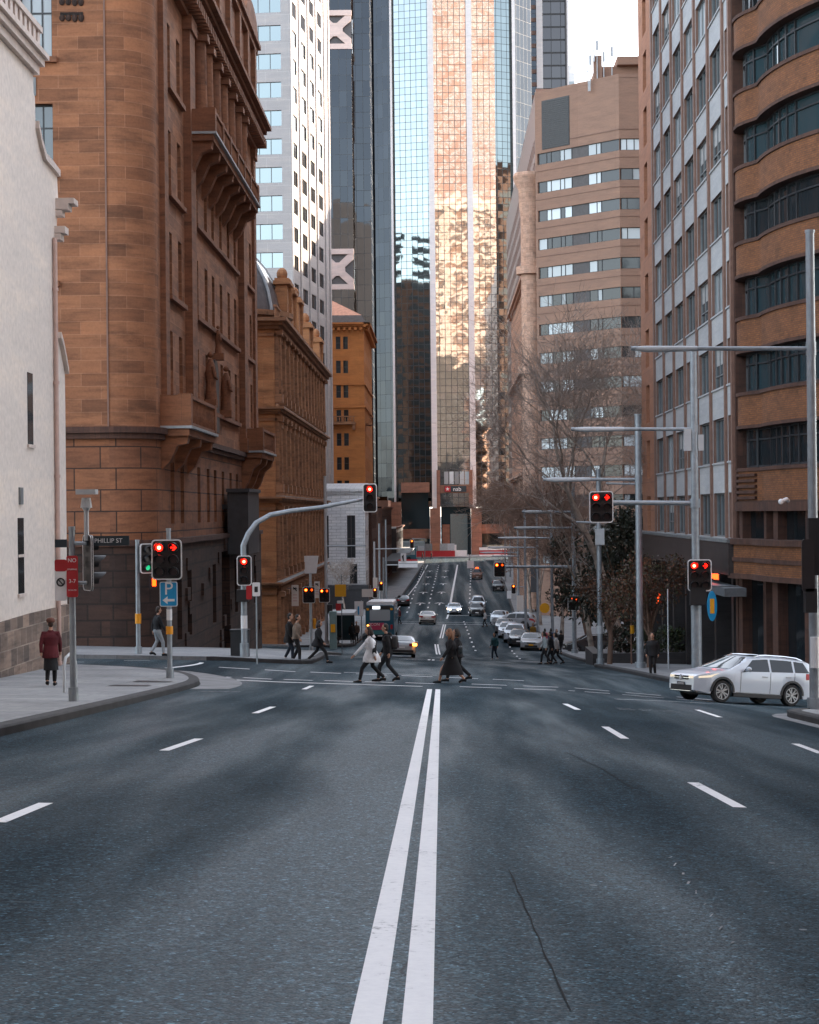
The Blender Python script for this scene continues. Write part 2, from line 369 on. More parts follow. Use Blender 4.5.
    def build(s, name, mats, parent=None, smooth=False, label=None, cat=None, group=None, kind=None, recalc=True):
        o = bpy.data.objects.new(name, s.mesh(name, mats, smooth, recalc)); COL.objects.link(o)
        if parent is not None:
            o.parent = parent
            w = wloc(parent); o.matrix_parent_inverse = Matrix.Identity(4)
            if s.T is None and not getattr(s, 'local', False): o.location = -w if True else (0,0,0)
        return tag(o, label, cat, group, kind)
def wloc(o):
    """sum of unrotated parent offsets"""
    v = Vector((0,0,0)); k = o
    while k is not None: v += k.location; k = k.parent
    return v
def tag(o, label=None, cat=None, group=None, kind=None):
    if label: o['label'] = label
    if cat: o['category'] = cat
    if group: o['group'] = group
    if kind: o['kind'] = kind
    return o
def empty(name, loc, label, cat, group=None, rz=0):
    o = bpy.data.objects.new(name, None); COL.objects.link(o); o.location = loc; o.rotation_euler = (0,0,rz); o.empty_display_size = .3
    return tag(o, label, cat, group)
def put(name, me, parent, loc, rz=0, label=None):
    """one more instance of a part mesh; loc in world metres, parent unrotated"""
    o = bpy.data.objects.new(name, me); COL.objects.link(o); o.parent = parent
    o.location = Vector(loc)-wloc(parent); o.rotation_euler = (0,0,rz)
    if label: o['label'] = label
    return o
def copy_tree(o, parent=None):
    c = o.copy(); COL.objects.link(c); c.parent = parent
    for ch in list(o.children): copy_tree(ch, c)
    return c
class LMB(MB):
    """mesh builder whose coordinates are local to the parent"""
    local = True
def text_mesh(body, size, mat, depth=.004, align='CENTER', space=1.0):
    cu = bpy.data.curves.new('lettering', 'FONT'); cu.body = body; cu.size = size; cu.extrude = depth; cu.align_x = align; cu.align_y = 'CENTER'; cu.space_character = space
    o = bpy.data.objects.new('lettering', cu); COL.objects.link(o)
    dg = bpy.context.evaluated_depsgraph_get(); me = bpy.data.meshes.new_from_object(o.evaluated_get(dg))
    bpy.data.objects.remove(o); bpy.data.curves.remove(cu)
    me.materials.clear(); me.materials.append(M[mat]); return me
def put_text(body, size, mat, parent, loc, rz=0, space=1.0):
    """lettering standing upright, read from the side its rz points away from (local -y)"""
    me = text_mesh(body, size, mat, space=space); me.transform(Matrix.Rotation(pi/2, 4, 'X'))
    o = bpy.data.objects.new('lettering', me); COL.objects.link(o); o.parent = parent; o.location = loc; o.rotation_euler = (0,0,rz); return o
class Fr:
    """facade frame: origin, direction left-to-right seen from outside; d is metres out of the wall"""
    def __init__(s, x, y, ang):
        s.o = Vector((x,y,0)); s.a = radians(ang); s.t = Vector((cos(s.a), sin(s.a), 0)); s.n = Vector((sin(s.a), -cos(s.a), 0))
    def p(s, a, d, z): 
        q = s.o + s.t*a + s.n*d; return Vector((q.x, q.y, z))
def holes_wall(mb, F, s0, s1, z0, z1, holes, depth=.3, m=0, mr=None):
    """wall sheet with real openings and their reveals"""
    if mr is None: mr = m
    S = sorted(set([s0, s1]+[round(min(max(k, s0), s1), 4) for h in holes for k in h[:2]])); Z = sorted(set([z0, z1]+[round(min(max(k, z0), z1), 4) for h in holes for k in h[2:4]]))
    def inside(a, z): return any(h[0] < a < h[1] and h[2] < z < h[3] for h in holes)
    for j in range(len(Z)-1):
        i = 0
        while i < len(S)-1:
            zc = (Z[j]+Z[j+1])/2
            if inside((S[i]+S[i+1])/2, zc): i += 1; continue
            k = i
            while k < len(S)-1 and not inside((S[k]+S[k+1])/2, zc): k += 1
            mb.add([F.p(S[i],0,Z[j]), F.p(S[k],0,Z[j]), F.p(S[k],0,Z[j+1]), F.p(S[i],0,Z[j+1])], [(0,1,2,3)], m); i = k
    for h in holes:
        a, b, c, d = h[:4]
        for q in (((a,c),(b,c)), ((b,c),(b,d)), ((b,d),(a,d)), ((a,d),(a,c))):
            (p0, q0), (p1, q1) = q
            mb.add([F.p(p0,0,q0), F.p(p1,0,q1), F.p(p1,-depth,q1), F.p(p0,-depth,q0)], [(3,2,1,0)], mr)
def win_mesh(w, h, nx=2, rows=(.62,), fr=.06, mats=('frame_dark','glass'), name='window', d=.06, blind=0.0):
    """window built round its bottom centre; local -y faces out"""
    b = MB(); 
    b.box(-w/2, w/2, .02, .035, 0, h, 1)
    b.box(-w/2, -w/2+fr, -d/2, d/2, 0, h); b.box(w/2-fr, w/2, -d/2, d/2, 0, h)
    b.box(-w/2+fr, w/2-fr, -d/2, d/2, 0, fr); b.box(-w/2+fr, w/2-fr, -d/2, d/2, h-fr, h)
    for i in range(1, nx):
        x = -w/2+w*i/nx; b.box(x-fr*.4, x+fr*.4, -d*.42, d*.42, fr, h-fr)
    for r in rows: b.box(-w/2+fr, w/2-fr, -d*.38, d*.38, h*r-fr*.45, h*r+fr*.45)
    if blind: b.box(-w/2+fr, w/2-fr, .008, .018, h*(1-blind), h-fr, 2)
    return b.mesh(name, list(mats)+(['blind'] if blind else []), recalc=True)
# ================================================================== SETTING
def sheet(name, xs, zs, hf, mat, kind='structure'):
    b = MB(); b.v = [Vector((x, z, hf(i, j))) for j, z in enumerate(zs) for i, x in enumerate(xs)]
    n = len(xs)
    for j in range(len(zs)-1):
        for i in range(n-1): b.f.append((j*n+i, j*n+i+1, (j+1)*n+i+1, (j+1)*n+i)); b.m.append(0)
    return b.build(name, mat, kind=kind, smooth=180)
sheet('road', GX, GZ, lambda i, j: gv(i, j), 'asphalt')

def lin(tab, z):
    if z <= tab[0][0]: return tab[0][1]
    for (a, p), (b, q) in zip(tab, tab[1:]):
        if z <= b: return p+(q-p)*(z-a)/(b-a)
    return tab[-1][1]
KH = .15
def pavement(name, z0, z1, xk, xin, step=1.0, gutter=0.0):
    """raised footway between a kerb line xk(z) and an inner line; the kerb stones are its child"""
    n = max(2, int((z1-z0)/step)); zs = [z0+(z1-z0)*i/n for i in range(n+1)]
    top = MB(); kb = MB(); gt = MB()
    NX = 9
    sg = 1 if xk((z0+z1)/2) > xin else -1
    rows = []
    for z in zs:
        k = xk(z)-sg*.30
        rows.append([Vector((xin+(k-xin)*(i/NX)**.7, z, G(xin+(k-xin)*(i/NX)**.7, z)+KH)) for i in range(NX+1)])
    vs = [p for r in rows for p in r]; fs = []
    for j in range(n):
        for i in range(NX): fs.append((j*(NX+1)+i, j*(NX+1)+i+1, (j+1)*(NX+1)+i+1, (j+1)*(NX+1)+i))
    top.add(vs, fs)
    for z, fl in ((z0, 0), (z1, 1)):                     # end faces down to the ground
        r = rows[0] if not fl else rows[-1]
        top.add(r+[p-Vector((0,0,KH+.2)) for p in r], [(i, i+1, NX+2+i, NX+1+i) for i in range(NX)])
    o = top.build(name, 'paving', kind='structure')
    prof = []
    for z in zs:
        k = xk(z); g = G(k, z)
        prof.append([(k-sg*.30, z, g+KH-.2), (k-sg*.30, z, g+KH+.004), (k-sg*.03, z, g+KH+.004), (k, z, g+KH-.03), (k+sg*.012, z, g-.2)])
    kb.loft(prof, 0, True, True)
    q = kb.build('kerb', 'kerb', kind='structure')
    if gutter:
        prof = [[(xk(z)+sg*.02, z, G(xk(z)+sg*.02, z)+.007), (xk(z)+sg*(.02+gutter*.5), z, G(xk(z)+sg*(.02+gutter*.5), z)+.007), (xk(z)+sg*(.02+gutter), z, G(xk(z)+sg*(.02+gutter), z)+.007)] for z in zs]
        gt.loft(prof, 0, False, False); gt.build('gutter', 'gutter', kind='structure')
    return o
def kerb_near_left(z):
    return -6.7 if z < 51 else -12.7+6*sqrt(max(0, 1-((z-51)/11.2)**2))
def kerb_near_right(z):
    return 7.9 if z < 43 else 14-6.1*sqrt(max(0, 1-((z-43)/6.5)**2))
LK = [(70,-8.4),(70.4,-6.3),(71.5,-5.3),(73,-5.0),(80,-5.1),(100,-6.0),(122,-6.5),(128,-7.2),(131,-11)]
LK2 = [(145,-11),(146.5,-8),(150,-7.0),(165,-6.9),(240,-6.4),(420,-4.0),(447,-3.8)]
RK = [(65.2,14),(65.7,11.2),(67,9.4),(70,8.6),(74,8.2),(97,7.7),(103,8.3),(112,8.7),(130,8.9),(160,9.1),(200,9.5),(240,9.0),(330,10.6),(447,12)]
pavement('pavement', -40, 62, kerb_near_left, -30, 1.0, .0)
pavement('pavement', -40, 49.4, kerb_near_right, 30, 1.0, .35)
pavement('pavement', 70, 131, lambda z: lin(LK, z), -40, .75)
pavement('pavement', 145, 447, lambda z: lin(LK2, z), -34, 3)
pavement('pavement', 65.2, 447, lambda z: lin(RK, z), 40, 1.5)
def plaza():
    b = MB(); xs = [-60+4*i for i in range(31)]; zs = [474, 478, 484, 500, 540]
    b.v = [Vector((x, z, G(x, z)+.13)) for z in zs for x in xs]; n = len(xs)
    for j in range(len(zs)-1):
        for i in range(n-1): b.f.append((j*n+i, j*n+i+1, (j+1)*n+i+1, (j+1)*n+i)); b.m.append(0)
    b.add([(x, 474, G(x, 474)+.13) for x in xs]+[(x, 474, G(x, 474)-.1) for x in xs], [(i, i+1, n+i+1, n+i) for i in range(n-1)])
    b.build('plaza_pavement', 'concrete', kind='structure')
plaza()
# corner apron: pale concrete gutter sweeping round the near corner
gt = MB()
P1 = [(x, z) for z in [50+.75*i for i in range(16)] for x in [kerb_near_left(z)]]
gt.loft([[(x+.03, z, G(x+.03, z)+.008), (x+.5, z+.25, G(x+.5, z+.25)+.008), (x+1.0+.5*(z-50)/12, z+.5, G(x+1.0+.5*(z-50)/12, z+.5)+.008)] for x, z in P1], 0, False, False)
gt.build('gutter', 'gutter', kind='structure')

# ---- painted markings draped over the road
def drape(mb, poly_a, poly_b, lift=.007, n=1):
    """ribbon between two polylines given in plan"""
    va = [(x, z, G(x, z)+lift) for x, z in poly_a]; vb = [(x, z, G(x, z)+lift) for x, z in poly_b]
    k = len(va); mb.add(va+vb, [(i, i+1, k+i+1, k+i) for i in range(k-1)])
def dens(a, b, step=1.0):
    n = max(1, int(sqrt((b[0]-a[0])**2+(b[1]-a[1])**2)/step)); return [(a[0]+(b[0]-a[0])*i/n, a[1]+(b[1]-a[1])*i/n) for i in range(n+1)]
def stripe(mb, a, b, w):
    dx, dz = b[0]-a[0], b[1]-a[1]; l = sqrt(dx*dx+dz*dz); nx, nz = -dz/l*w/2, dx/l*w/2
    L = dens(a, b); drape(mb, [(x+nx, z+nz) for x, z in L], [(x-nx, z-nz) for x, z in L])
def mark(name, fn, mat='road_paint'):
    b = MB(); fn(b); return b.build(name, mat, kind='structure', recalc=True)
def centre(b):
    stripe(b, (-.335, -10), (-.37, 53.2), .14); stripe(b, (-.12, -10), (-.14, 53.2), .135)
    for a, c in (((-.60, 98), (-.62, 107)), ((-.30, 138), (-.5, 160)), ((-.1, 172), (.25, 205))):
        for d in (-.11, .11): stripe(b, (a[0]+d, a[1]), (c[0]+d, c[1]), .13)
    stripe(b, (.80, 240), (3.55, 423), .32); stripe(b, (.55, 225), (.80, 240), .2)
mark('lane_marking', centre)
def gp(px, py):
    """where the sight line through a picture position meets the road"""
    lo, hi = 3.0, 140.0
    d = 3.0
    while d < 140:
        p = at(px, py, d)
        if p.z <= G(p.x, d): break
        d += .25
    lo, hi = d-.25, d
    for _ in range(20):
        m = (lo+hi)/2; p = at(px, py, m)
        if p.z <= G(p.x, m): hi = m
        else: lo = m
    p = at(px, py, hi); return (p.x, p.y)
def lanes(b):
    for a, c in (((-2,823), (46,803.5)), ((164,751), (199,739)), ((255,713.5), (273,707)), ((304,689.5), (312,686)),
                 ((740,808), (693,783)), ((625,739), (605,727)), ((578,710), (565,704)), ((822,754), (795,744)), ((720,717.5), (697,710))): stripe(b, gp(*a), gp(*c), .14)
    # far carriageway
    for i in range(16):
        z = 243+i*11.5; t = (z-240)/183
        for x0, x1 in ((-4.5, -4.0), (-2.0, -.6), (3.4, 6.6)): stripe(b, (x0+(x1-x0)*t, z), (x0+(x1-x0)*(t+.02), z+3.4), .22)
    stripe(b, (-6.1, 242), (-4.2, 330), .18); stripe(b, (-4.2, 330), (-3.1, 425), .22)
    for i in range(5):
        z = 262+i*30; t = (z-240)/183
        for x0, x1 in ((-3.2, -2.2), (-.6, 1.2)):
            x = x0+(x1-x0)*t; stripe(b, (x, z), (x+.08, z+5), .22); stripe(b, (x-.55, z+4.2), (x, z+6.2), .35); stripe(b, (x+.65, z+4.2), (x+.1, z+6.2), .35)
    for i in range(9):
        stripe(b, (2.6-.02*i, 150+i*8), (2.65-.02*i, 152.2+i*8), .16)
        stripe(b, (5.2+.12*i, 128+i*8), (5.3+.12*i, 130.2+i*8), .14)
mark('lane_marking', lanes)
def crossing(b):
    stripe(b, (-7.1, 57.0), (-.6, 55.6), .32)                                        # stop line
    for i in range(6): stripe(b, (-7.4+i*1.25, 58.6), (-6.5+i*1.25, 58.4), .24)
    for i in range(7): stripe(b, (-7.6+i*1.55, 64.6), (-6.55+i*1.55, 64.5), .22)
    stripe(b, (-3.4, 65.4), (-.2, 66), .12)
    for i in range(5):
        stripe(b, (.9+i*1.62, 59.4+.15*i), (2.0+i*1.62, 59.5+.15*i), .26); stripe(b, (.5+i*1.62, 56.4+.1*i), (1.75+i*1.62, 56.5+.1*i), .26)
    # crossings beyond the trough, and the far stop line
    stripe(b, (-5.8, 205), (7.5, 207), .35); stripe(b, (-5.8, 212), (8, 213), .3); stripe(b, (.6, 236), (7.0, 238), .4)
    stripe(b, (-2.6, 428), (3.5, 428), .5)
    for i in range(3): stripe(b, (-6.0+i*1.9, 96), (-4.8+i*1.9, 96.4), .2)
    stripe(b, (-6.8, 88), (-5.4, 100), .15)
mark('crosswalk_marking', crossing)
def side(b):
    # curved edge line of the side street and its give-way marks
    A = [(-9.2+1.6*i/8.0-.12*i*i/8, 63.2+.55*i) for i in range(9)]
    drape(b, [(x-.09, z+.1) for x, z in A], [(x+.09, z-.1) for x, z in A])
    stripe(b, (-16, 66.5), (-12.6, 66.8), .14); stripe(b, (-11.5, 68.6), (-10.6, 68.9), .12)
    B = [(4.6+.55*i, 50.6+.55*i-.035*i*i) for i in range(9)]
    drape(b, [(x-.05, z+.05) for x, z in B], [(x+.05, z-.05) for x, z in B])
mark('lane_marking', side)
def wornm(b):
    for i in range(3): stripe(b, (4.0+i*.5, 43.2), (4.4+i*.5, 43.3), .12); stripe(b, (4.0+i*.5, 43.9), (4.35+i*.5, 44.0), .12)
    stripe(b, (-6.2, 48.6), (-5.2, 48.9), .16)
    for i in range(9): stripe(b, (1.60+.017*i+R.uniform(-.02,.02), 10.6+i*.5), (1.62+.017*i, 10.6+i*.5+R.uniform(.06,.2)), R.uniform(.008,.018))
mark('worn_marking', wornm, 'worn_paint')
def seal(b):
    pts = [(.56, 8.6), (.55, 9.4), (.545, 10.2), (.50, 11.2), (.47, 12.6), (.46, 13.6)]
    pts = [(pts[0][0]+(pts[-1][0]-pts[0][0])*i/22+.004*sin(i*1.7)+R.uniform(-.005,.005), 8.6+(13.6-8.6)*i/22) for i in range(23)]
    for i, (a, c) in enumerate(zip(pts, pts[1:])): stripe(b, a, c, .006+.005*abs(sin(i*.9)))
    pts = [(2.1, 21), (2.0, 24), (1.75, 27)]
    for a, c in zip(pts, pts[1:]): stripe(b, a, c, .012)
M['crack'] = plain('crack_dark', (.004,.005,.006), .95, .3, specular_ior_level=0) if False else plain('crack_dark', (.004,.005,.006), .95, .3)
mark('road_crack', seal, 'crack')

# ---- sky, sun, camera
AZ, EL = radians(42), radians(23)
w = bpy.data.worlds.new('World'); SC.world = w; w.use_nodes = True
nt = w.node_tree; bg = nt.nodes['Background']
sky = nt.nodes.new('ShaderNodeTexSky'); sky.sky_type = 'NISHITA'; sky.sun_disc = False
sky.sun_elevation = EL; sky.sun_rotation = AZ; sky.altitude = 20; sky.air_density = 1.0; sky.dust_density = 1.2; sky.ozone_density = 1.2
hs = nt.nodes.new('ShaderNodeHueSaturation'); hs.inputs['Saturation'].default_value = .45; nt.links.new(sky.outputs[0], hs.inputs['Color']); nt.links.new(hs.outputs[0], bg.inputs[0]); bg.inputs[1].default_value = .15
sl = bpy.data.lights.new('sun', 'SUN'); sl.energy = 3.4; sl.angle = radians(.5); sl.color = (1.0, .78, .58)
so = bpy.data.objects.new('sun', sl); COL.objects.link(so)
S = Vector((sin(AZ)*cos(EL), cos(AZ)*cos(EL), sin(EL))); so.rotation_euler = S.to_track_quat('Z', 'Y').to_euler(); so.location = S*300
cd = bpy.data.cameras.new('camera'); cd.sensor_fit = 'AUTO'; cd.sensor_width = 36; cd.lens = FPX/1024*36
cd.shift_x = -(CX-409.5)/1024; cd.shift_y = (CY-512)/1024; cd.clip_end = 9000; cd.clip_start = .1
co = bpy.data.objects.new('camera', cd); COL.objects.link(co); co.location = (0, 0, CAMH); co.rotation_euler = (radians(90), ROLL, 0); SC.camera = co
vs = SC.view_settings; vs.view_transform = 'Standard'; vs.look = 'None'; vs.exposure = 2.4; vs.gamma = 1; vs.use_curve_mapping = False
SC.cycles.max_bounces = 6; SC.cycles.diffuse_bounces = 3; SC.cycles.glossy_bounces = 4; SC.cycles.transmission_bounces = 2
SC.cycles.caustics_reflective = False; SC.cycles.caustics_refractive = False; SC.cycles.sample_clamp_indirect = 6
# ================================================================== BUILDINGS
def cornice(b, F, s0, s1, z, proj, h, m=0, steps=3):
    for i in range(steps):
        b.fbox(F, s0-(proj*(i+1)/steps)*.0, s1, -.02, proj*(i+1)/steps, z+h*i/steps+(.002 if i else 0), z+h*(i+1)/steps, m)
def dentils(b, F, s0, s1, z, proj, h, step, m=0, w=.5):
    n = max(1, int((s1-s0)/step))
    for i in range(n):
        s = s0+(s1-s0)*(i+.5)/n; b.fbox(F, s-step*w/2, s+step*w/2, .0, proj, z-h, z-.002, m)
def balustrade(b, F, s0, s1, d, z, h, step=.45, m=0, r=.09):
    b.fbox(F, s0, s1, d-.16, d+.06, z, z+.16, m); b.fbox(F, s0, s1, d-.18, d+.08, z+h-.16, z+h, m)
    n = max(1, int((s1-s0)/step))
    for i in range(n):
        p = F.p(s0+(s1-s0)*(i+.5)/n, d-.05, 0)
        b.tube([(p.x,p.y,z+.16), (p.x,p.y,z+.16+(h-.3)*.35), (p.x,p.y,z+h-.18)], [r*.7, r*1.2, r*.6], 6, m)
def wins(parent, F, lst, me, d=-.24, name='window'):
    for s, z in lst: put(name, me, parent, F.p(s, d, z), F.a)

# ---- 1. cream rendered building at the near left corner
def white_building():
    X0 = -12.4; b0 = empty('corner_building', (X0, 62.8, G(X0, 62)), 'cream rendered old building with stone base and moulded gable beside the near left footpath', 'building')
    F = Fr(X0, 0, 90)                                     # s is the distance down the street
    def fz(px, py):                                      # picture point on the wall plane -> (s, z)
        U = (px-CX)*cos(ROLL)+(CY-py)*sin(ROLL); D = X0*FPX/U; return D, at(px, py, D).z
    prof = [(fz(33, 66)), fz(33.5, 93), fz(35, 98), fz(35.5, 128), fz(39, 146), fz(43, 160), fz(50, 168), fz(57, 177), fz(58.2, 200), fz(56.5, 230), fz(57, 330), fz(57.5, 400), fz(58, 600)]
    top = fz(0, 32)
    zb = G(X0, 45)-.9
    pts = [(-34, 15.6), (top[0], 15.5), (prof[0][0], 15.5)]+[p for p in prof[1:-1]]+[(prof[-1][0], zb-1.2), (-34, 2.5)]
    body = MB(); 
    hol = [(fz(27, 372), fz(33, 445)), (fz(17.5, 518), fz(24, 593))]
    body.slab([F.p(s, 0, z) for s, z in pts], (-11, 0, 0))
    w = body.build('wall', 'white_render', b0)
    e = MB(); ex = prof[-1][0]                           # lower return wing beyond the downpipe
    q = [fz(61, 338), fz(63.5, 347), fz(66, 360), fz(68.5, 374), (fz(69, 420)[0], fz(69, 420)[1])]
    e.slab([F.p(ex+.01, -.12, zb-2)]+[F.p(q[-1][0], -.12, zb-2)]+[F.p(s, -.12, z) for s, z in reversed(q)]+[F.p(ex+.01, -.12, q[0][1]+.3)], (-10, 0, 0))
    e.build('side_wing', 'white_render', b0)
    # stone plinth: top line climbs as the render steps up, patchwork of blocks
    p = MB(); A = [fz(-140, 668), fz(0, 622), fz(30, 613), fz(57, 607), fz(68, 604)]
    A = [(-30, 5.6)]+A[0:]
    A = sorted(A); lo = [(s, min(G(X0+.02, s), z)-.6) for s, z in A]
    p.slab([F.p(s, .05, z) for s, z in lo]+[F.p(s, .05, z) for s, z in reversed(A)], (-.5, 0, 0)); p.build('stone_base', 'base_stone', b0)
    # gable mouldings
    c = MB(); t = prof[0][0]
    c.fbox(F, -34, t+.18, -.5, .16, 15.32, 15.6); c.fbox(F, -34, t+.32, -.6, .3, 15.6, 15.82); c.fbox(F, -34, t+.42, -.7, .42, 15.82, 15.98)
    i = -10.0
    while i < t: c.fbox(F, i, i+.34, -.3, .2, 15.98, 16.62); i += .62
    c.fbox(F, -34, t+.25, -.36, .26, 16.62, 16.80); c.fbox(F, -34, t, -.2, 0, 15.98, 16.6)
    c.build('parapet', 'white_trim', b0)
    g = MB(); sc = [F.p(s, 0, z) for s, z in prof[3:8]]
    for a, d in zip(sc, sc[1:]): g.slab([a+Vector((-.6,0,0)), d+Vector((-.6,0,0)), d+Vector((-.6,0,.22)), a+Vector((-.6,0,.22))], (.72,0,0))
    g.build('scroll_coping', 'white_trim', b0); g = MB()
    sc = [F.p(s, -.1, z) for s, z in q[:4]]
    for a, d in zip(sc, sc[1:]): g.slab([a+Vector((-.6,0,0)), d+Vector((-.6,0,0)), d+Vector((-.6,0,.2)), a+Vector((-.6,0,.2))], (.72,0,0))
    g.build('scroll_coping', 'white_trim', b0)
    k = MB(); s, z = fz(57, 217)
    for j, (pr, h) in enumerate(((.22,.22), (.42,.2), (.6,.18))): k.fbox(F, s-.25, s+pr*.8, -.3, pr, z+j*.2, z+j*.2+h)
    k.build('pilaster_capital', 'white_trim', b0); k = MB()
    for j, (pr, h) in enumerate(((.2,.2), (.34,.22))): k.fbox(F, s-.45, s+pr*.5, -.2, pr, z-.8+j*.22, z-.8+j*.22+h)
    k.build('pilaster_capital', 'white_trim', b0)
    d = MB(); s = prof[-1][0]-.35; d.tube([F.p(s, .09, G(X0+.2, s)+.1), F.p(s, .09, z-.8)], .075, 10)
    for zz in range(-3, int(z), 3): d.disc(F.p(s, .09, zz), (0,0,1), .10, .10, 10)
    d.build('downpipe', 'pink_pipe', b0, smooth=True)
    for (a, c2), nm in zip(hol, 'ab'):
        sA, zA = a; sB, zB = c2; ww = (sB-sA); hh = zA-zB
        n = MB(T=Matrix.Translation(F.p((sA+sB)/2, .012, zB)) @ Matrix.Rotation(F.a, 4, 'Z'))
        n.box(-ww/2, ww/2, -.004, .03, 0, hh, 1); n.box(-ww/2-.1, ww/2+.1, -.05, .04, -.10, 0)
        if nm == 'b': n.box(-ww/2, ww/2, -.03, .0, hh*.5-.04, hh*.5+.04)
        n.build('window', ['white_trim', 'glass'], b0).location = -b0.location
    v = MB(); s, z = fz(20, 496); v.fbox(F, s-.2, s+.2, 0, .06, z-.25, z+.25); v.build('wall_vent', 'frame_grey', b0)
    r = MB(); r.fbox(F, -33, 54, -10.9, -.4, 15.4, 15.5); r.build('roof', 'slate', b0)
white_building()

# ---- 2. big sandstone government building across the side street
def sandstone():
    X0 = -12.65; ZN = 83.5; RR = 1.9
    root = empty('sandstone_building', (X0, ZN, G(X0, ZN)), 'large brown sandstone government building with rounded corner, bracketed balconies and deep cornice', 'building')
    FS = Fr(X0, 85.4, 90); FN = Fr(-42, ZN, 0); L = 45.0; NX = -14.55+42
    ROWS = [21.9, 16.85, 12.05, 7.4]
    sx = [4.2, 7.6]+[14, 18, 21.2, 25, 29, 32.6]+[39, 42.2]
    hs = [(s-.62, s+.62, z, z+3.0) for s in sx for z in ROWS]
    nx = [x+42 for x in (-39, -35, -30, -25.5, -20.4, -17.6)]
    hn = [(s-.72, s+.72, z, z+3.0+(0 if i else 2.0)) for s in nx for i, z in enumerate(ROWS)]
    w = MB(); holes_wall(w, FS, 0, L, 5.6, 27.6, hs, .45); holes_wall(w, FN, 0, NX, 5.6, 27.6, hn, .4)
    arc = lambda r, n=14: [(-14.55+r*sin(radians(90*i/n)), 85.4-r*cos(radians(90*i/n))) for i in range(n+1)]
    def arcwall(b, r, z0, z1):
        A = arc(r); f0 = len(b.f); b.loft([[(x, y, z0) for x, y in A], [(x, y, z1) for x, y in A]], 0, False, False); b.cyl.append((f0, len(b.f), -14.55, 85.4, r))
    arcwall(w, RR, 5.6, 27.6)
    w.fbox(Fr(X0, 85.4+L, 180), 0, 28, -.01, 0, -9, 27.6)
    w.build('wall', 'sandstone', root)
    bd = MB(); hb = [(s-.6, s+.6, 1.3, 4.2) for s in sx]; hb2 = [(s-.7, s+.7, 1.3, 4.2) for s in nx]
    holes_wall(bd, FS, 0, L, .35, 5.6, hb, .5); holes_wall(bd, FN, 0, NX, .35, 5.6, hb2, .5); arcwall(bd, RR, .35, 5.6)
    bd.build('banded_base', 'sandstone_band', root)
    rk = MB(); hr = [(s-.8, s+.8, -4.2, -1.0) for s in (4.2, 7.8, 18, 29, 40.5)]+[(21.5, 25.5, -7.2, -.4)]
    FS2 = Fr(X0+.28, 85.4, 90); FN2 = Fr(-42, ZN-.28, 0)
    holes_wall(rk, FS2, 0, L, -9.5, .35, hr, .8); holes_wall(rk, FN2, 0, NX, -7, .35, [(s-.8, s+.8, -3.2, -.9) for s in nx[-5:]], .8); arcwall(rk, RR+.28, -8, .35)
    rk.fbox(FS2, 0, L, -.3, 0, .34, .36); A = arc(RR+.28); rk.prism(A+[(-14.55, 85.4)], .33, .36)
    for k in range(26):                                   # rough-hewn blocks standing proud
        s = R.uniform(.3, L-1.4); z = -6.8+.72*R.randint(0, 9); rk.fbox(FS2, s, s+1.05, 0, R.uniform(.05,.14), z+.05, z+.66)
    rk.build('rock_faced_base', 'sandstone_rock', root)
    rf = MB(); rf.prism([(-42, ZN+.1), (-14.55, ZN+.1)]+[(x, y) for x, y in arc(RR-.1)]+[(X0-.1, 85.4+L), (-42, 85.4+L)], 27.5, 27.9); rf.build('roof', 'slate', root)
    # string courses, sills, pilasters
    t = MB()
    for F, s0, s1 in ((FS, 0, L), (FN, 0, NX)):
        t.fbox(F, s0, s1, -.05, .34, 5.35, 5.62); t.fbox(F, s0, s1, -.05, .2, 5.1, 5.348)
        t.fbox(F, s0, s1, -.05, .42, .36, .62)
    for r, z0, z1 in ((RR+.34, 5.352, 5.622), (RR+.2, 5.1, 5.35), (RR+.42, .362, .622)): t.prism(arc(r)+[(-14.55, 85.4)], z0, z1)
    t.build('string_course', 'dark_brick', root)
    for z in ROWS:
        sl = MB(); sl.fbox(FS, 3.2, 8.6, -.05, .24, z-.24, z-.01); sl.fbox(FS, 13, 33.6, -.05, .24, z-.24, z-.01); sl.fbox(FS, 38, 43.2, -.05, .24, z-.24, z-.01)
        sl.build('sill_course', 'sandstone_trim', root)
        for s in nx: sl = MB(); sl.fbox(FN, s-.95, s+.95, -.05, .2, z-.26, z-.01); sl.build('window_sill', 'sandstone_trim', root)
    for s0, s1, d in ((1.0, 2.2, .25), (9.3, 11.2, .38), (34.6, 36.6, .38), (43.6, 45.0, .18)):
        p = MB(); p.fbox(FS, s0, s1, -.05, d, 5.63, 26.6); p.fbox(FS, s0-.12, s1+.12, -.05, d+.12, 25.9, 26.6); p.fbox(FS, s0-.1, s1+.1, -.05, d+.1, 5.64, 6.5)
        p.build('pilaster', 'sandstone_trim', root)
    p = MB(); p.fbox(FN, NX-.06, NX+.01, -.03, .05, 5.63, 27.4); p.build('rain_pipe', 'mullion_brown', root)
    # deep bracketed cornice
    c = MB(); cb = MB()
    cornice(c, FS, 0, L+.5, 27.3, 1.25, 1.0, 0, 4); dentils(cb, FS, .3, L+.3, 27.3, .95, .5, .72); cb.fbox(FS, 0, L+.2, -.02, .32, 26.55, 26.8)
    cornice(c, FN, 0, NX, 27.302, 1.25, 1.0, 0, 4)
    for i in range(4): c.prism(arc(RR+1.25*(i+1)/4)+[(-14.55, 85.4)], 27.304+.25*i, 27.304+.25*(i+1))
    co_ = c.build('cornice', 'sandstone_trim', root); cb.build('cornice_bracket', 'sandstone_trim', co_)
    lf = MB(); lf.fbox(FS, .2, L+.5, -.2, 1.22, 28.31, 28.36); lf.build('cornice_flashing', 'lead', co_)
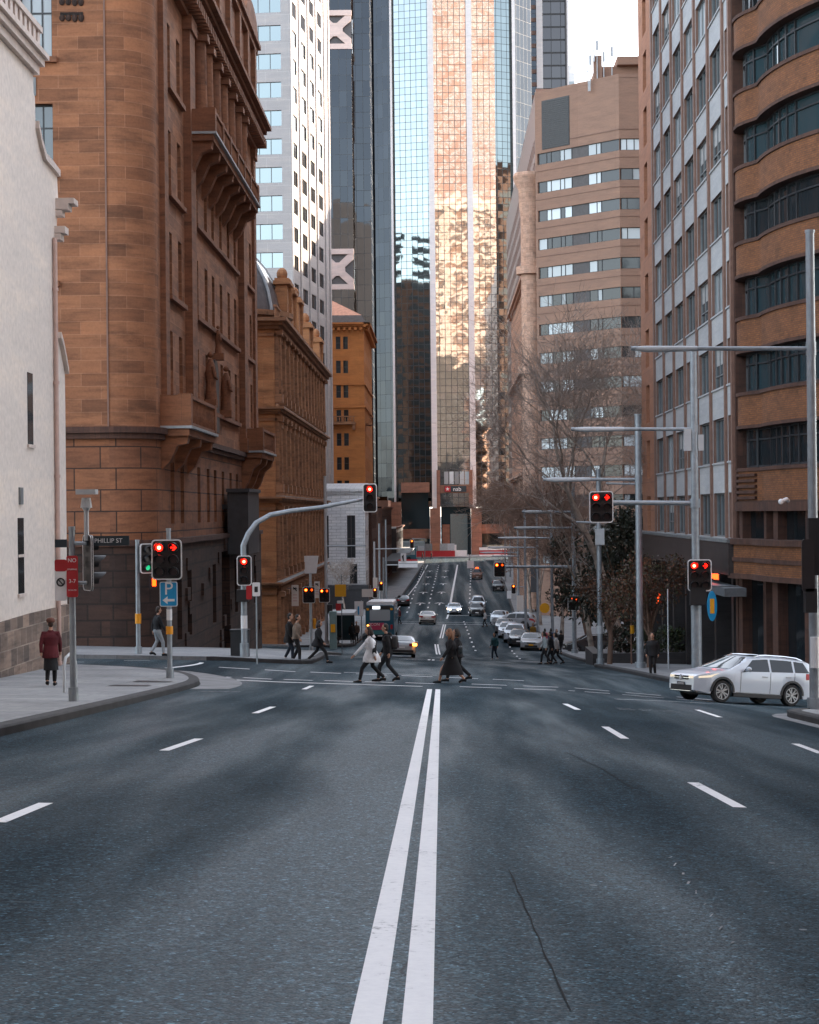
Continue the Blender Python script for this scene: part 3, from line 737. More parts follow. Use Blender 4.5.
    at_ = MB(); at_.fbox(FS, 6, L, -1.2, -.1, 28.3, 30.4); at_.fbox(FS, 17, 44.8, -1.4, .1, 30.4, 33.2)
    at_.fbox(FS, 16.6, 45.2, -1.5, .4, 33.2, 33.6); at_.fbox(FS, 16.4, 45.4, -1.5, .6, 33.602, 33.9)
    for s in (18, 23, 28.5, 34, 39, 43.8): at_.fbox(FS, s-.5, s+.5, -.1, .38, 30.4, 33.19)
    for s0, s1, z in ((19, 26, 33.9), (36.5, 44.5, 33.9)):
        q = [F_ for F_ in [FS.p(s0, 0, z)]+[FS.p((s0+s1)/2+(s1-s0)/2*cos(pi-pi*i/10), 0, z+1.7*sin(pi*i/10)) for i in range(11)]+[FS.p(s1, 0, z)]]
        at_.slab([p_+Vector((.5,0,0)) for p_ in q], (-1.6, 0, 0))
    at_.build('attic_storey', 'sandstone_trim', root)
    # dark carved loggia between balcony and cornice
    for s in (13.2, 16, 19.6, 23.2, 27, 30.8, 33.8):
        lg = MB(); lg.tube([FS.p(s, .35, 21.8), FS.p(s, .35, 26.2)], [.42, .36], 10); lg.fbox(FS, s-.5, s+.5, 0, .85, 26.2, 26.55)
        lg.build('loggia_column', 'sandstone_trim', root, smooth=True)
    # balconies
    def balcony(s0, s1, d, zf, hpar, corb, step=.5):
        q = MB(); q.fbox(FS, s0, s1, -.1, d, zf-.45, zf-.12); ob = q.build('balcony', 'sandstone_trim', root)
        e = MB(); e.fbox(FS, s0-.1, s1+.1, -.1, d+.16, zf-.12, zf); e.build('balcony_ledge', 'lead', ob)
        r = MB(); balustrade(r, FS, s0+.5, s1-.5, d, zf, hpar, step)
        for s in (s0, s1-.6): r.fbox(FS, s, s+.6, d-.5, d+.1, zf, zf+hpar+.06)
        r.fbox(FS, s0, s0+.25, 0, d-.5, zf, zf+hpar); r.fbox(FS, s1-.25, s1, 0, d-.5, zf, zf+hpar)
        if s1-s0 > 12:
            k = s0+3.6
            while k < s1-2: r.fbox(FS, k, k+.45, d-.3, d+.1, zf, zf+hpar+.05); k += 3.6
        r.build('balustrade', 'sandstone_trim', ob)
        n = max(2, int((s1-s0)/2.6)); 
        for i in range(n):
            s = s0+.5+(s1-s0-1.0)*i/(n-1); g = MB()
            pr = [(0, zf-.45), (d*.95, zf-.45), (d*.9, zf-.8), (d*.55, zf-corb*.45), (d*.3, zf-corb*.8), (0, zf-corb)]
            g.slab([FS.p(s-.32, dd, z) for dd, z in pr], FS.t*.64); g.build('corbel', 'sandstone_trim', ob)
    balcony(9.75, 33.0, 1.45, 20.9, 1.15, 2.3, .42)
    balcony(.55, 10.4, 1.3, 5.75, 1.4, 2.0)
    balcony(35.4, 44.4, 1.3, 5.75, 1.4, 2.6)
    # carved figures flanking an arched niche
    n = MB(); q = [FS.p(20.6+1.3*cos(pi-pi*i/8), .1, 8.9+1.5*sin(pi*i/8)) for i in range(9)]; n.slab([FS.p(19.3, .1, 6.3)]+q+[FS.p(21.9, .1, 6.3)], FS.n*.10); n.build('arched_niche', 'frame_dark', root)
    for s, z, k in ((17.0, 7.9, 1.0), (24.4, 7.7, 1.0), (20.6, 10.7, .6)):
        g = MB(); T = FS.p(s, .32, z); V = lambda x, y, w: T+Vector((x*k, y*k, w*k))
        g.tube([V(0,0,0), V(0,0,.8), V(0,0,1.4), V(0,0,1.9), V(0,0,2.2)], [.34*k,.27*k,.32*k,.22*k,.1*k], 9); g.ball(V(0,0,2.42), .17*k); g.fbox(FS, s-.4*k, s+.4*k, 0, .65, z-.4, z)
        g.tube([V(.15,-.28,1.75), V(.28,-.38,1.2), V(.35,-.05,1.1)], [.09*k,.08*k,.06*k], 6)
        g.build('carved_figure', 'sandstone_trim', root, smooth=True)
    me = win_mesh(1.24, 3.0, 2, (.6,), .07, ('frame_dark', 'glass_dark')); me2 = win_mesh(1.44, 3.0, 3, (.66,), .07, ('frame_dark', 'glass_teal'), blind=0); me3 = win_mesh(1.44, 5.0, 3, (.4, .72), .08, ('frame_dark', 'glass_pale'))
    wins(root, FS, [(s, z) for s in sx for z in ROWS], me, -.40)
    wins(root, FN, [(s, z) for s in nx for i, z in enumerate(ROWS) if i], me2, -.34); wins(root, FN, [(s, ROWS[0]) for s in nx], me3, -.34)
    me4 = win_mesh(1.2, 2.9, 2, (.5,), .07, ('frame_dark', 'glass_dark')); wins(root, FS, [(s, 1.3) for s in sx], me4, -.45); wins(root, FN, [(s, 1.3) for s in nx], me4, -.45)
    me5 = win_mesh(1.6, 3.2, 2, (.5,), .08, ('frame_dark', 'glass_dark')); wins(root, FS2, [(s, -4.2) for s in (4.2, 7.8, 18, 29, 40.5)], me5, -.7); wins(root, FN2, [(s, -3.2) for s in nx[-5:]], me5, -.7)
    d = MB(); d.fbox(FS2, 21.5, 25.5, -.75, -.65, -7.2, -.4); d.build('door', 'frame_dark', root)
    # dark sign box hung from the lower storeys
    bx = MB(); bx.fbox(FS, 24.5, 31, .3, 1.5, -.6, 3.0); bx.fbox(FS, 24.3, 31.2, .25, 1.6, 3.0, 3.2); bx.fbox(FS, 25, 25.3, -.3, .3, 2, 2.3); bx.build('oriel_box', 'awning', root)
    vt = MB(); vt.fbox(FN, 42-18.0, 42-17.6, -.02, .05, 20.2, 21.0); vt.build('air_vent', 'frame_grey', root)
    cr = MB(); 
    for z in (23.3, 24.0):
        for q in (-.42, -.14, .14, .42): cr.ball(FN.p(42-16.0+q, .03, z+.3), (.13,.06,.15+.04*(q > 0)))
        cr.fbox(FN, 42-16.5, 42-15.5, 0, .05, z+.42, z+.55)
    cr.build('carved_panel', 'sandstone_rock', root)
sandstone()

# ---- 3. classical sandstone building with domed roof
def chief():
    X0 = -12.65; Z0 = 145.7; L = 59
    root = empty('classical_building', (X0, Z0, G(X0, Z0)), 'ornate classical sandstone building with glazed dome and pilasters beyond the brown government building', 'building')
    FS = Fr(X0, Z0, 90); FN = Fr(-40, Z0, 0); NX = 27.35
    LV = [(-9.5, -3.75), (-3.75, 2.8), (2.8, 9.7), (9.7, 16.3)]
    pit = 4.2; n = int(L/pit)
    sx = [1.9+pit*(i+.5) for i in range(n-1)]
    w = MB(); hs = [(s-.75, s+.75, a+1.9, b-1.5) for s in sx for a, b in LV]; nxs = [26-3.9*i for i in range(6)]
    nxs = [s-2.2 for s in nxs]
    hn = [(s-.75, s+.75, a+1.9, b-1.5) for s in nxs for a, b in LV]
    holes_wall(w, FS, 0, L, -11, 16.3, hs, .4); holes_wall(w, FN, 0, NX, -11, 16.3, hn, .4)
    w.fbox(Fr(X0, Z0+L, 180), 0, 26, -.01, 0, -12, 16.3); w.build('wall', 'chief_stone', root)
    r = MB(); r.box(-40, X0-.05, Z0+.05, Z0+L, 16.2, 16.6); r.build('roof', 'slate', root)
    for z, pr, h in ((-3.95, .55, .4), (2.55, .75, .5), (9.4, .75, .5), (15.9, 1.05, .8)):
        c = MB(); cornice(c, FS, 0, L+pr, z, pr, h); cornice(c, FN, 0, NX+pr*.0, z+.003, pr, h)
        for i in range(3): c.box(X0, X0+pr*(i+1)/3, Z0-pr*(i+1)/3, Z0, z+h*i/3+.004, z+h*(i+1)/3+.001)
        c.build('cornice', 'chief_trim', root)
        d = MB(); dentils(d, FS, 0, L, z, pr*.6, .3, .8); d.fbox(FS, 0, L, -.02, .12, z-.55, z-.32); d.fbox(FN, 0, NX, -.02, .12, z-.55, z-.32); d.build('dentil_course', 'chief_trim', root)
        f = MB(); f.fbox(FS, 0, L+pr, -.1, pr*.97, z+h+.006, z+h+.04); f.build('ledge_flashing', 'lead', root)
    for lv, (a, b) in enumerate(LV):
        for i in range(n+1):
            s = .4+pit*i if i else .45
            if s > L-.5: continue
            p = MB(); p.tube([FS.p(s, .22, a+1.2), FS.p(s, .22, b-.9)], [.36, .30], 8); p.fbox(FS, s-.45, s+.45, -.02, .6, a+.55, a+1.2); p.fbox(FS, s-.45, s+.45, -.02, .62, b-.9, b-.5)
            if i == 0: p.fbox(FS, 0.05, .9, -.02, .3, a+.5, b-.5)
            p.build('pilaster', 'chief_trim', root, smooth=True)
    me = win_mesh(1.5, 3.15, 2, (.62,), .09, ('frame_dark', 'glass_dark')); 
    wins(root, FS, [(s, a+1.9) for s in sx for a, b in LV], me, -.3)
    wins(root, FN, [(s, a+1.9) for s in nxs[:2] for a, b in LV], me, -.3)
    sg = MB()
    for s in sx:
        for a, b in LV[1:]:
            q = [FS.p(s-1.05, 0, b-1.3), FS.p(s+1.05, 0, b-1.3), FS.p(s, 0, b-.75)]; sg.slab(q, FS.n*.32); sg.fbox(FS, s-1, s+1, 0, .3, a+1.6, a+1.88)
    sg.build('window_pediment', 'chief_trim', root)
    rd = MB(); c = FN.p(NX-2.4, 0, 13.2); rd.tube([c+Vector((cos(2*pi*i/16)*.9, -.06, sin(2*pi*i/16)*1.1)) for i in range(17)], .14, 6); rd.build('round_moulding', 'chief_trim', root)
    # attic piers stepping along the parapet, urns on top
    for s0, s1, z1 in ((6.5, 9.3, 20.6), (11.5, 14, 20.4), (19, 21.5, 20.5), (32, 34.5, 19.6), (47, 50, 19.6)):
        p = MB(); p.fbox(FS, s0, s1, -.45, .5, 16.7, z1-.5); p.fbox(FS, s0-.25, s1+.25, -.6, .8, z1-.5, z1-.2); p.fbox(FS, s0-.1, s1+.1, -.5, .65, z1-.2, z1); p.ball(FS.p((s0+s1)/2, 0, z1+.45), (.45,.45,.55)); p.tube([FS.p((s0+s1)/2+.6, .4, 16.8), FS.p((s0+s1)/2+.6, .5, z1-.5)], .3, 8)
        p.build('attic_pier', 'chief_stone', root)
    bl = MB(); balustrade(bl, FS, .4, L, .1, 16.72, 1.1, .7); bl.build('balustrade', 'chief_trim', root)
    # glazed dome behind the parapet
    d = MB(); cx, cy, cz = -17.3, 152.5, 16.9; rx, rz = 4.7, 6.4
    d.loft([[(cx+rx*cos(e)*cos(a), cy+rx*cos(e)*sin(a), cz+rz*sin(e)) for a in [2*pi*i/24 for i in range(24)]] for e in [pi/2*k/8*.98 for k in range(9)]], 0)
    dm = d.build('dome', 'dome_glass', root, smooth=60)
    rb = MB()
    for i in range(8):
        a = 2*pi*i/8+.25; rb.tube([(cx+(rx+.08)*cos(e)*cos(a), cy+(rx+.08)*cos(e)*sin(a), cz+(rz+.08)*sin(e)) for e in [pi/2*k/8*.98 for k in range(9)]], .13, 6)
    rb.build('dome_rib', 'lead', dm); db = MB(); db.tube([(cx,cy,16.3), (cx,cy,17.3)], 5.2, 24); db.tube([(cx,cy,17.3), (cx,cy,17.7)], 5.6, 24); db.build('dome_drum', 'chief_trim', dm)
    s = FS.p(29.5, 1.4, -1.2)
    return root, FS
CH, CHF = chief()

# ---- 4. white office tower
def white_tower():
    a = radians(6.34); root = empty('office_tower', (-18.5, 240, G(-18.5, 240)), 'white office tower with blue ribbon windows and dark square windows down its street side', 'tower')
    FN = Fr(-18.5-26*cos(a), 240+26*sin(a), -6.34); FR = Fr(-18.5, 240, 83.66); H = 96; sills = [61.5-3.59*k for k in range(-9, 21)]
    b = MB()
    hn = [(1, 24.86, z, z+2.0) for z in sills]; hr = [(c-1.75, c+1.75, z, z+1.9) for c in (2.9, 9.5, 15.6, 21.8) for z in sills]
    holes_wall(b, FN, 0, 26, -13, H, hn, .35); holes_wall(b, FR, 0, 29, -13, H, hr, .16)
    b.fbox(Fr(FR.p(29,0,0).x, FR.p(29,0,0).y, 173.66), 0, 26, -.02, 0, -13, H); b.slab([FN.p(0,0,H-.02), FN.p(26,0,H-.02), FR.p(29,0,H-.02), FN.p(0,-29,H-.02)], (0,0,.02)); b.build('wall', 'white_tower', root)
    me = MB(); me.box(-12, 12, .02, .05, 0, 2.0, 1)
    for i in range(17): me.box(-12+1.5*i-.03, -12+1.5*i+.03, -.03, .02, 0, 2.0)
    me.box(-12, 12, -.05, .02, 0, .06); me.box(-12, 12, -.05, .02, 1.94, 2.0)
    mm = me.mesh('ribbon_window', ['frame_grey', 'blue_mirror'])
    wins(root, FN, [(12.93, z) for z in sills], mm, -.2, 'ribbon_window')
    m2 = win_mesh(3.5, 1.9, 3, (), .07, ('frame_dark', 'glass')); vis = [z for z in sills if -8 < z < 64][:26]
    wins(root, FR, [(c, z) for c in (2.9, 9.5, 15.6, 21.8) for z in vis[:25]], m2, -.11)
    for s in (.35, 6.2, 12.55, 18.7, 25.2, 28.6):
        p = MB(); p.fbox(FR, s-.45, s+.45, -.02, .18, -13, H-.5); p.build('fin', 'white_tower', root)
white_tower()

# ---- 5. orange stone building with hipped roof
def orange():
    Y0 = 285; root = empty('hotel_building', (-11.3, Y0, G(-11.3, Y0)), 'orange stone building with pink hipped roof, paired windows and small balcony', 'building')
    FN = Fr(-27, Y0, 0); FR = Fr(-11.3, Y0, 90); NX = 15.7; L = 32; zs = [26.3, 22.7, 19.0, 15.3, 11.8, 8.2, 4.7, 1.2, -2.3]
    b = MB(); c0 = 27-14.62
    hn = [(c+o-.36, c+o+.36, z, z+1.9) for c in (c0, c0-5.2, c0-10.4) for o in (-.55, .55) for z in zs]
    hr = [(3+4.3*i+o-.36, 3+4.3*i+o+.36, z, z+1.9) for i in range(7) for o in (-.55, .55) for z in zs]
    holes_wall(b, FN, 0, NX, -13, 30, hn, .3); holes_wall(b, FR, 0, L, -13, 30, hr, .3); b.build('wall', 'orange_stone', root)
    c = MB(); cornice(c, FN, 0, NX+1.0, 29.5, 1.0, .7); cornice(c, FR, -1.0, L, 29.503, 1.0, .7); dentils(c, FN, 0, NX, 29.5, .7, .4, .8); dentils(c, FR, 0, L, 29.5, .7, .4, .8)
    c.build('cornice', 'orange_stone', root)
    for z in (20.9, 17.5, -1): c = MB(); c.fbox(FN, 0, NX+.2, -.02, .2, z, z+.25); c.fbox(FR, 0, L, -.02, .2, z+.002, z+.252); c.build('string_course', 'orange_stone', root)
    r = MB(); A = [(-27,Y0-.3),(-11.0,Y0-.3),(-11.0,Y0+L),(-27,Y0+L)]; B = [(-24.5,Y0+2.5),(-13.4,Y0+2.5),(-13.4,Y0+L-2),(-24.5,Y0+L-2)]
    r.loft([[(x,y,30.3) for x,y in A], [(x+(.6 if x < -20 else -.6),y+.5,31.4) for x,y in A]], 0, False)
    r.loft([[(x,y,31.4) for x,y in [(-26.4,Y0+.2),(-11.6,Y0+.2),(-11.6,Y0+L),(-26.4,Y0+L)]], [(-19.6,Y0+5,35.2),(-18.4,Y0+5,35.2),(-18.4,Y0+L-5,35.2),(-19.6,Y0+L-5,35.2)]], 1)
    r.build('roof', ['slate', 'pink_roof'], root)
    me = win_mesh(.72, 1.9, 1, (.5,), .06); wins(root, FN, [(c+o, z) for c in (c0, c0-5.2, c0-10.4) for o in (-.55, .55) for z in zs], me, -.2)
    wins(root, FR, [(3+4.3*i+o, z) for i in range(4) for o in (-.55, .55) for z in zs[:-3]], me, -.2)
    q = MB(); q.fbox(FN, c0-2.0, c0+2.0, -.05, .9, 15.0, 15.25); balustrade(q, FN, c0-1.9, c0+1.9, .8, 15.25, 1.0, .4)
    for s in (c0-1.7, c0+1.7): q.fbox(FN, s-.2, s+.2, 0, .8, 14.2, 15)
    q.build('balcony', 'chief_trim', root); q = MB(); q.fbox(FR, 2.2, 6, -.05, .9, 15.0, 15.25); balustrade(q, FR, 2.3, 5.9, .8, 15.25, 1.0, .5); q.build('balcony', 'chief_trim', root)
orange()

# ---- 6. low white painted building and its brown neighbour
def low_white():
    Y0 = 250; root = empty('shop_building', (-12, Y0, G(-12, Y0)), 'low white painted brick building with tall dark windows under the orange building', 'building')
    FN = Fr(-22, Y0, 0); FR = Fr(-10.0, Y0, 90); b = MB(); 
    holes_wall(b, FN, 0, 12, -13, 4.2, [(9.6, 10.7, -4.2, 1.4), (9.9, 10.9, -7.6, -5.0), (6.2, 7.2, -4.2, 1.4)], .3)
    holes_wall(b, FR, 0, 12, -13, 4.2, [(1.5+3*i, 2.9+3*i, z, z+1.9) for i in range(3) for z in (-.6, -3.2, -6)], .3); b.build('wall', 'white_brick', root)
    c = MB(); cornice(c, FN, 0, 12.5, 4.2, .5, .6); cornice(c, FR, -.5, 12, 4.203, .5, .6); c.build('cornice', 'white_brick', root)
    r = MB(); r.slab([FN.p(0,0,4.79), FN.p(12,0,4.79), FR.p(12,0,5.6), FN.p(0,-12,5.6)], (0,0,.2)); r.build('roof', 'white_brick', root)
    put('window', win_mesh(1.1, 5.6, 2, (.45,), .1), root, FN.p(10.15,-.2,-4.2), FN.a); put('window', win_mesh(1.0, 2.6, 2, (.5,), .1), root, FN.p(10.4,-.2,-7.6), FN.a); put('window', win_mesh(1.0, 5.6, 2, (.45,), .1), root, FN.p(6.7,-.2,-4.2), FN.a)
    me = win_mesh(1.4, 1.9, 2, (.5,), .12, ('white_paint', 'glass')); wins(root, FR, [(2.2+3*i, z) for i in range(3) for z in (-.6, -3.2, -6)], me, .02)
    a = MB(); a.fbox(FN, 3, 12.4, 0, 2.4, -8.3, -7.7); a.fbox(FN, 3, 12.4, .1, 2.3, -11, -8.31); a.build('awning', 'awning', root)
    root = empty('terrace_building', (-9.7, 262.5, G(-9.7, 262)), 'narrow brown brick terrace front squeezed beside the low white building', 'building')
    F = Fr(-9.6, 262.5, 90); F2 = Fr(-16, 262.5, 0); b = MB(); holes_wall(b, F, 0, 21, -13, 3.6, [(1.2+2.8*i, 2.5+2.8*i, z, z+2) for i in range(7) for z in (-4, -.5)], .3); b.fbox(F2, 0, 6.4, -.02, 0, -13, 3.6); b.build('wall', 'dark_brick', root)
    wins(root, F, [(1.85+2.8*i, z) for i in range(7) for z in (-4, -.5)], win_mesh(1.3, 2, 2, (.5,), .08), -.2)
    c = MB(); cornice(c, F, 0, 21, 3.4, .5, .6); c.build('cornice', 'pink_stone', root)
low_white()
# ---- 7. dark glass tower with crossed-brace panels
def dark_tower():
    Y0 = 430; root = empty('dark_tower', (-19.5, Y0, G(-19.5, Y0)), 'dark glass tower banded by pink panels with a big X brace, behind the orange building', 'tower')
    FA = Fr(-31, Y0, 0); b = MB(); NA = 11.8
    bands = [(107, 115.2), (52.6, 61.2), (161, 169)]
    zs = [-12]+[k for t in sorted(bands) for k in t]+[178]
    for i in range(0, len(zs)-1, 2): b.fbox(FA, 0, NA, -7, 0, zs[i], zs[i+1])
    for z0, z1 in bands: b.fbox(FA, 0, NA-.02, -7, -.6, z0, z1)
    b.fbox(FA, NA, NA+3.9, -19, -6, -12, 178)
    b.build('curtain_wall', 'mirror_dark', root)
    for z0, z1 in bands:
        x0, x1 = NA-7.3, NA+.1; p = MB(); p.fbox(FA, x0-4, x1, -.5, .25, z0-.3, z0+.9); p.fbox(FA, x0-4, x1, -.5, .25, z1-.9, z1+.3)
        for q0 in (x0,):
            q1 = q0+7.3
            for a, c in (((q0, z0+.9), (q1, z1-.9)), ((q0, z1-.9), (q1, z0+.9))):
                d = 1.15; p.slab([FA.p(a[0], -.35, a[1]-d), FA.p(a[0], -.35, a[1]+d), FA.p(c[0], -.35, c[1]+d), FA.p(c[0], -.35, c[1]-d)], FA.n*(.5+.02*(a[1] > c[1])))
            p.fbox(FA, q0+1.9, q1-1.9, -.34, .2, (z0+z1)/2-1.5, (z0+z1)/2+1.5)
        p.build('brace_panel', 'pink_conc', root)
        k = MB(); k.fbox(FA, 0, NA-.05, -.58, -.50, z0, z1); k.build('brace_recess', 'slate', root)
dark_tower()

# ---- 8. tall central tower, faceted reflective glass between pale fins
def central():
    root = empty('glass_tower', (3.4, 492, G(3.4, 492)), 'tall faceted mirror-glass tower with long pale fins closing the end of the street', 'tower')
    H = 190; zb = 3.0
    plan = [(-17.6, 497), (-11.8, 493), (-1.5, 490), (8.4, 490), (15.0, 490), (20.0, 492.2), (25, 499)]
    mats = ['mirror_dark', 'mirror_dimmed', 'mirror', 'mirror', 'mirror_dimmed', 'mirror_dark']  # outer facets get darker tints to set how bright their reflections look
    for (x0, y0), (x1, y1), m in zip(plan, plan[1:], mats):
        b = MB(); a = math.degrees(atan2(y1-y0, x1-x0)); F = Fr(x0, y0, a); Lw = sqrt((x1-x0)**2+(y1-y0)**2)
        b.add([F.p(0,0,zb), F.p(Lw,0,zb), F.p(Lw,0,H), F.p(0,0,H)], [(0,1,2,3)]); b.build('curtain_wall', m, root, recalc=False)
    b = MB(); b.prism(plan+[(25, 540), (-17.6, 540)], H-.2, H); b.build('roof', 'slate', root)
    b = MB(); b.add([(-17.6,497,zb), (-17.6,540,zb), (-17.6,540,H), (-17.6,497,H)], [(0,1,2,3)]); b.add([(25,499,zb), (25,540,zb), (25,540,H), (25,499,H)], [(3,2,1,0)]); b.build('curtain_wall', 'mirror_dark', root)
    for x, y, wd, z0 in ((-17.6, 496.8, 1.25, -6.5), (-11.8, 492.8, .55, -2), (-1.5, 489.9, 1.45, 2.7), (8.4, 489.9, 1.45, 2.7), (20.0, 492, .8, 0)):
        f = MB(); f.box(x-wd/2, x+wd/2, y-.9, y+.6, z0, H+2); f.build('fin', 'fin', root)
    zg = G(0, 492)-.3
    for x in (-11.6, -1.5, 9.1, 20.2):
        f = MB(); f.box(x-1.35, x+1.35, 487.6, 491.8 if abs(x) < 10 else 496, zg, 2.7 if x > -5 else 4.4); f.build('column', 'tower_col', root)
    f = MB(); f.box(-.1, 7.7, 488.6, 489.9, 6.6, 8.6); f.box(-10.2, -2.9, 488.7, 489.9, -5.1, -2.6); f.box(-10.2, -2.9, 488.7, 494, 6.8, 9.4); f.box(10.5, 18.8, 488.8, 494, -3.9, -1.6)
    for x in (-.6, 7.75): f.box(x-.45, x+.45, 488.5, 489.95, 2.7, 12.5)
    f.build('lintel_beam', 'tower_col', root)
    g = MB(); g.box(-10.2, -2.9, 490.5, 491.2, zg, 6.8); g.box(.0, 7.7, 490.6, 491.2, zg, 6.6); g.box(10.5, 18.8, 493, 493.4, zg, 3); g.build('lobby_glass', 'glass_teal', root)
    lb = MB(); lb.box(2.4, 6.8, 490.3, 490.5, zg+.2, 1.2); lb.box(.3, 2.2, 490.3, 490.5, zg+.2, -1.5, 1); lb.build('lobby_door', [plain('lobby_teal', (.16,.21,.21), .3), 'tower_col'], root)  # door panes in one flat teal tone
    for k in range(5):
        q = MB(); q.box(.9+1.35*k, 2.0+1.35*k, 489.6, 489.9, 8.9, 12.1); q.build('upper_window', 'glass_pale', root)
    # projecting board over the entrance
    s = empty('bank_sign', (3.0, 488.4, 7.0), 'dark fascia sign with red star square and white lettering over the tower entrance', 'sign')
    b = MB(); b.box(.9, 6.6, 488.2, 488.55, 6.85, 8.35); b.build('sign_board', 'dark_sign', s)
    b = MB(); b.box(1.0, 2.5, 488.12, 488.2, 6.95, 8.25); b.build('logo_square', 'red_sign', s)
    b = MB(); st = [(cos(pi/2+pi*i/5)*(.5 if i % 2 == 0 else .22), sin(pi/2+pi*i/5)*(.5 if i % 2 == 0 else .22)) for i in range(10)]
    b.slab([(1.75+x, 488.08, 7.6+z) for x, z in st], (0,.04,0)); b.build('star_logo', 'white_paint', s)
    put_text('nab', 1.5, 'white_paint', s, Vector((4.2, 488.15, 7.55))-s.location)
    # construction hoarding across the far street
    s = empty('site_hoarding', (-2.4, 476, G(0, 476)), 'red and printed construction hoarding across the far end of the street', 'hoarding')
    z = G(0, 476)+.1; b = MB(); b.box(-13.5, 3.4, 475.8, 476.1, z, z+1.5); b.build('base_barrier', 'red_sign', s)
    cols = ['lead', 'tower_col', 'lead', 'frame_grey', 'lamp_grey', 'frame_grey', 'orange_pier', 'lead', 'lamp_grey']
    for i in range(9):
        b = MB(); b.box(-13.4+1.86*i, -11.6+1.86*i, 475.88, 476.02, z+1.55, z+3.3); b.build('mesh_banner', cols[i], s)
    s2 = empty('site_hoarding', (19, 477, G(19, 477)), 'long low red and white construction barrier under the bare trees', 'hoarding'); b = MB(); z = G(19, 477)
    b.box(9.5, 36, 476.8, 477.1, z, z+1.6); b.build('base_barrier', 'red_sign', s2); b = MB(); b.box(9.5, 36, 476.7, 477.15, z+1.6, z+2.3); b.box(9.5,36,476.6,476.8,z,z+.5); b.build('top_rail', 'white_paint', s2)
    # white kiosk at the entrance
    b = MB(); b.box(2.6, 3.8, 478, 479, G(3,478)+.1, G(3,478)+3.0); b.box(2.4, 6.4, 478.2, 479.2, G(3,478)+.1, G(3,478)+1.6); b.build('kiosk', 'white_paint', label='small white kiosk and counter in front of the tower entrance', cat='kiosk')
central()

# ---- 8b. low podium at the foot of the towers
def podium():
    root = empty('podium_building', (-20, 462, G(-16, 462)), 'low dark glazed podium with brown beams left of the tower entrance', 'building')
    F = Fr(-40, 462, 0); b = MB(); b.fbox(F, 0, 27, -30, 0, -10.5, 5.6); b.build('wall', 'mirror_bronze', root)
    for z in (3.2, -2.2): 
        c = MB(); c.fbox(F, 0, 27.2, -29, .4, z, z+1.5); c.build('beam', 'tower_col', root)
    c = MB(); c.fbox(F, 10, 36, 0, 4, -6.4, -5.7); c.fbox(F, 10, 36, 3.6, 4.2, -5.7, -5.2); c.build('canopy', 'lead', root)
podium()

# ---- 9. bronze grid tower at the right of the glass tower
def bronze():
    root = empty('bronze_tower', (27, 516, G(27, 516)), 'dark bronze gridded tower with a broad white fin, right of the mirror-glass tower', 'tower')
    F = Fr(20.5, 516, 0); b = MB(); b.fbox(F, 0, 8.2, -30, 0, -10, 175); b.build('curtain_wall', 'mirror_dark', root)
    b = MB(); b.fbox(F, 8.2, 15.0, -30, -.6, -10, 178); b.build('curtain_wall', 'mirror_bronze', root)
    for s in (4.6, 8.9):
        pass
    for k in range(50):
        z = -8+3.6*k
        if z > 175: break
    f = MB(); f.fbox(F, 6.7, 8.4, -1, .8, -10, 180); f.build('fin', 'fin', root)
    f = MB(); f.fbox(F, 14.6, 15.0, -1, .4, -10, 180); f.build('edge_fin', 'slate', root); f = MB(); f.fbox(F, 15.0, 15.5, -1, .3, -10, 180); f.build('edge_fin', 'fin', root)
    gp_ = MB()
    for k in range(52): gp_.fbox(F, 4.1, 6.7, -.2, .25, -9+3.5*k, -7.9+3.5*k)
    gp_.build('spandrel', 'mullion_brown', root)
bronze()

# ---- 10. slim white towers far away
def far_towers():
    for x, wd, h, y in ((49.5, 3.0, 163, 700), (53.2, 2.6, 158, 705)):
        b = MB(); b.box(x-wd/2, x+wd/2, y, y+14, -10, h); b.box(x-wd/2+.6, x+wd/2-.6, y+1, y+12, h, h+3)
        o = empty('distant_tower', (x, y, -10), 'slim white tower far beyond the tan building, %s' % ('the taller of the pair' if h > 160 else 'the shorter of the pair'), 'tower')
        b.build('wall', 'fin', o); g = MB(); 
        for k in range(24): g.box(x-wd/2+.4, x+wd/2-.4, y-.06, y-.02, 80+3.4*k, 81.6+3.4*k)
        g.build('window_band', 'glass_pale', o)
far_towers()

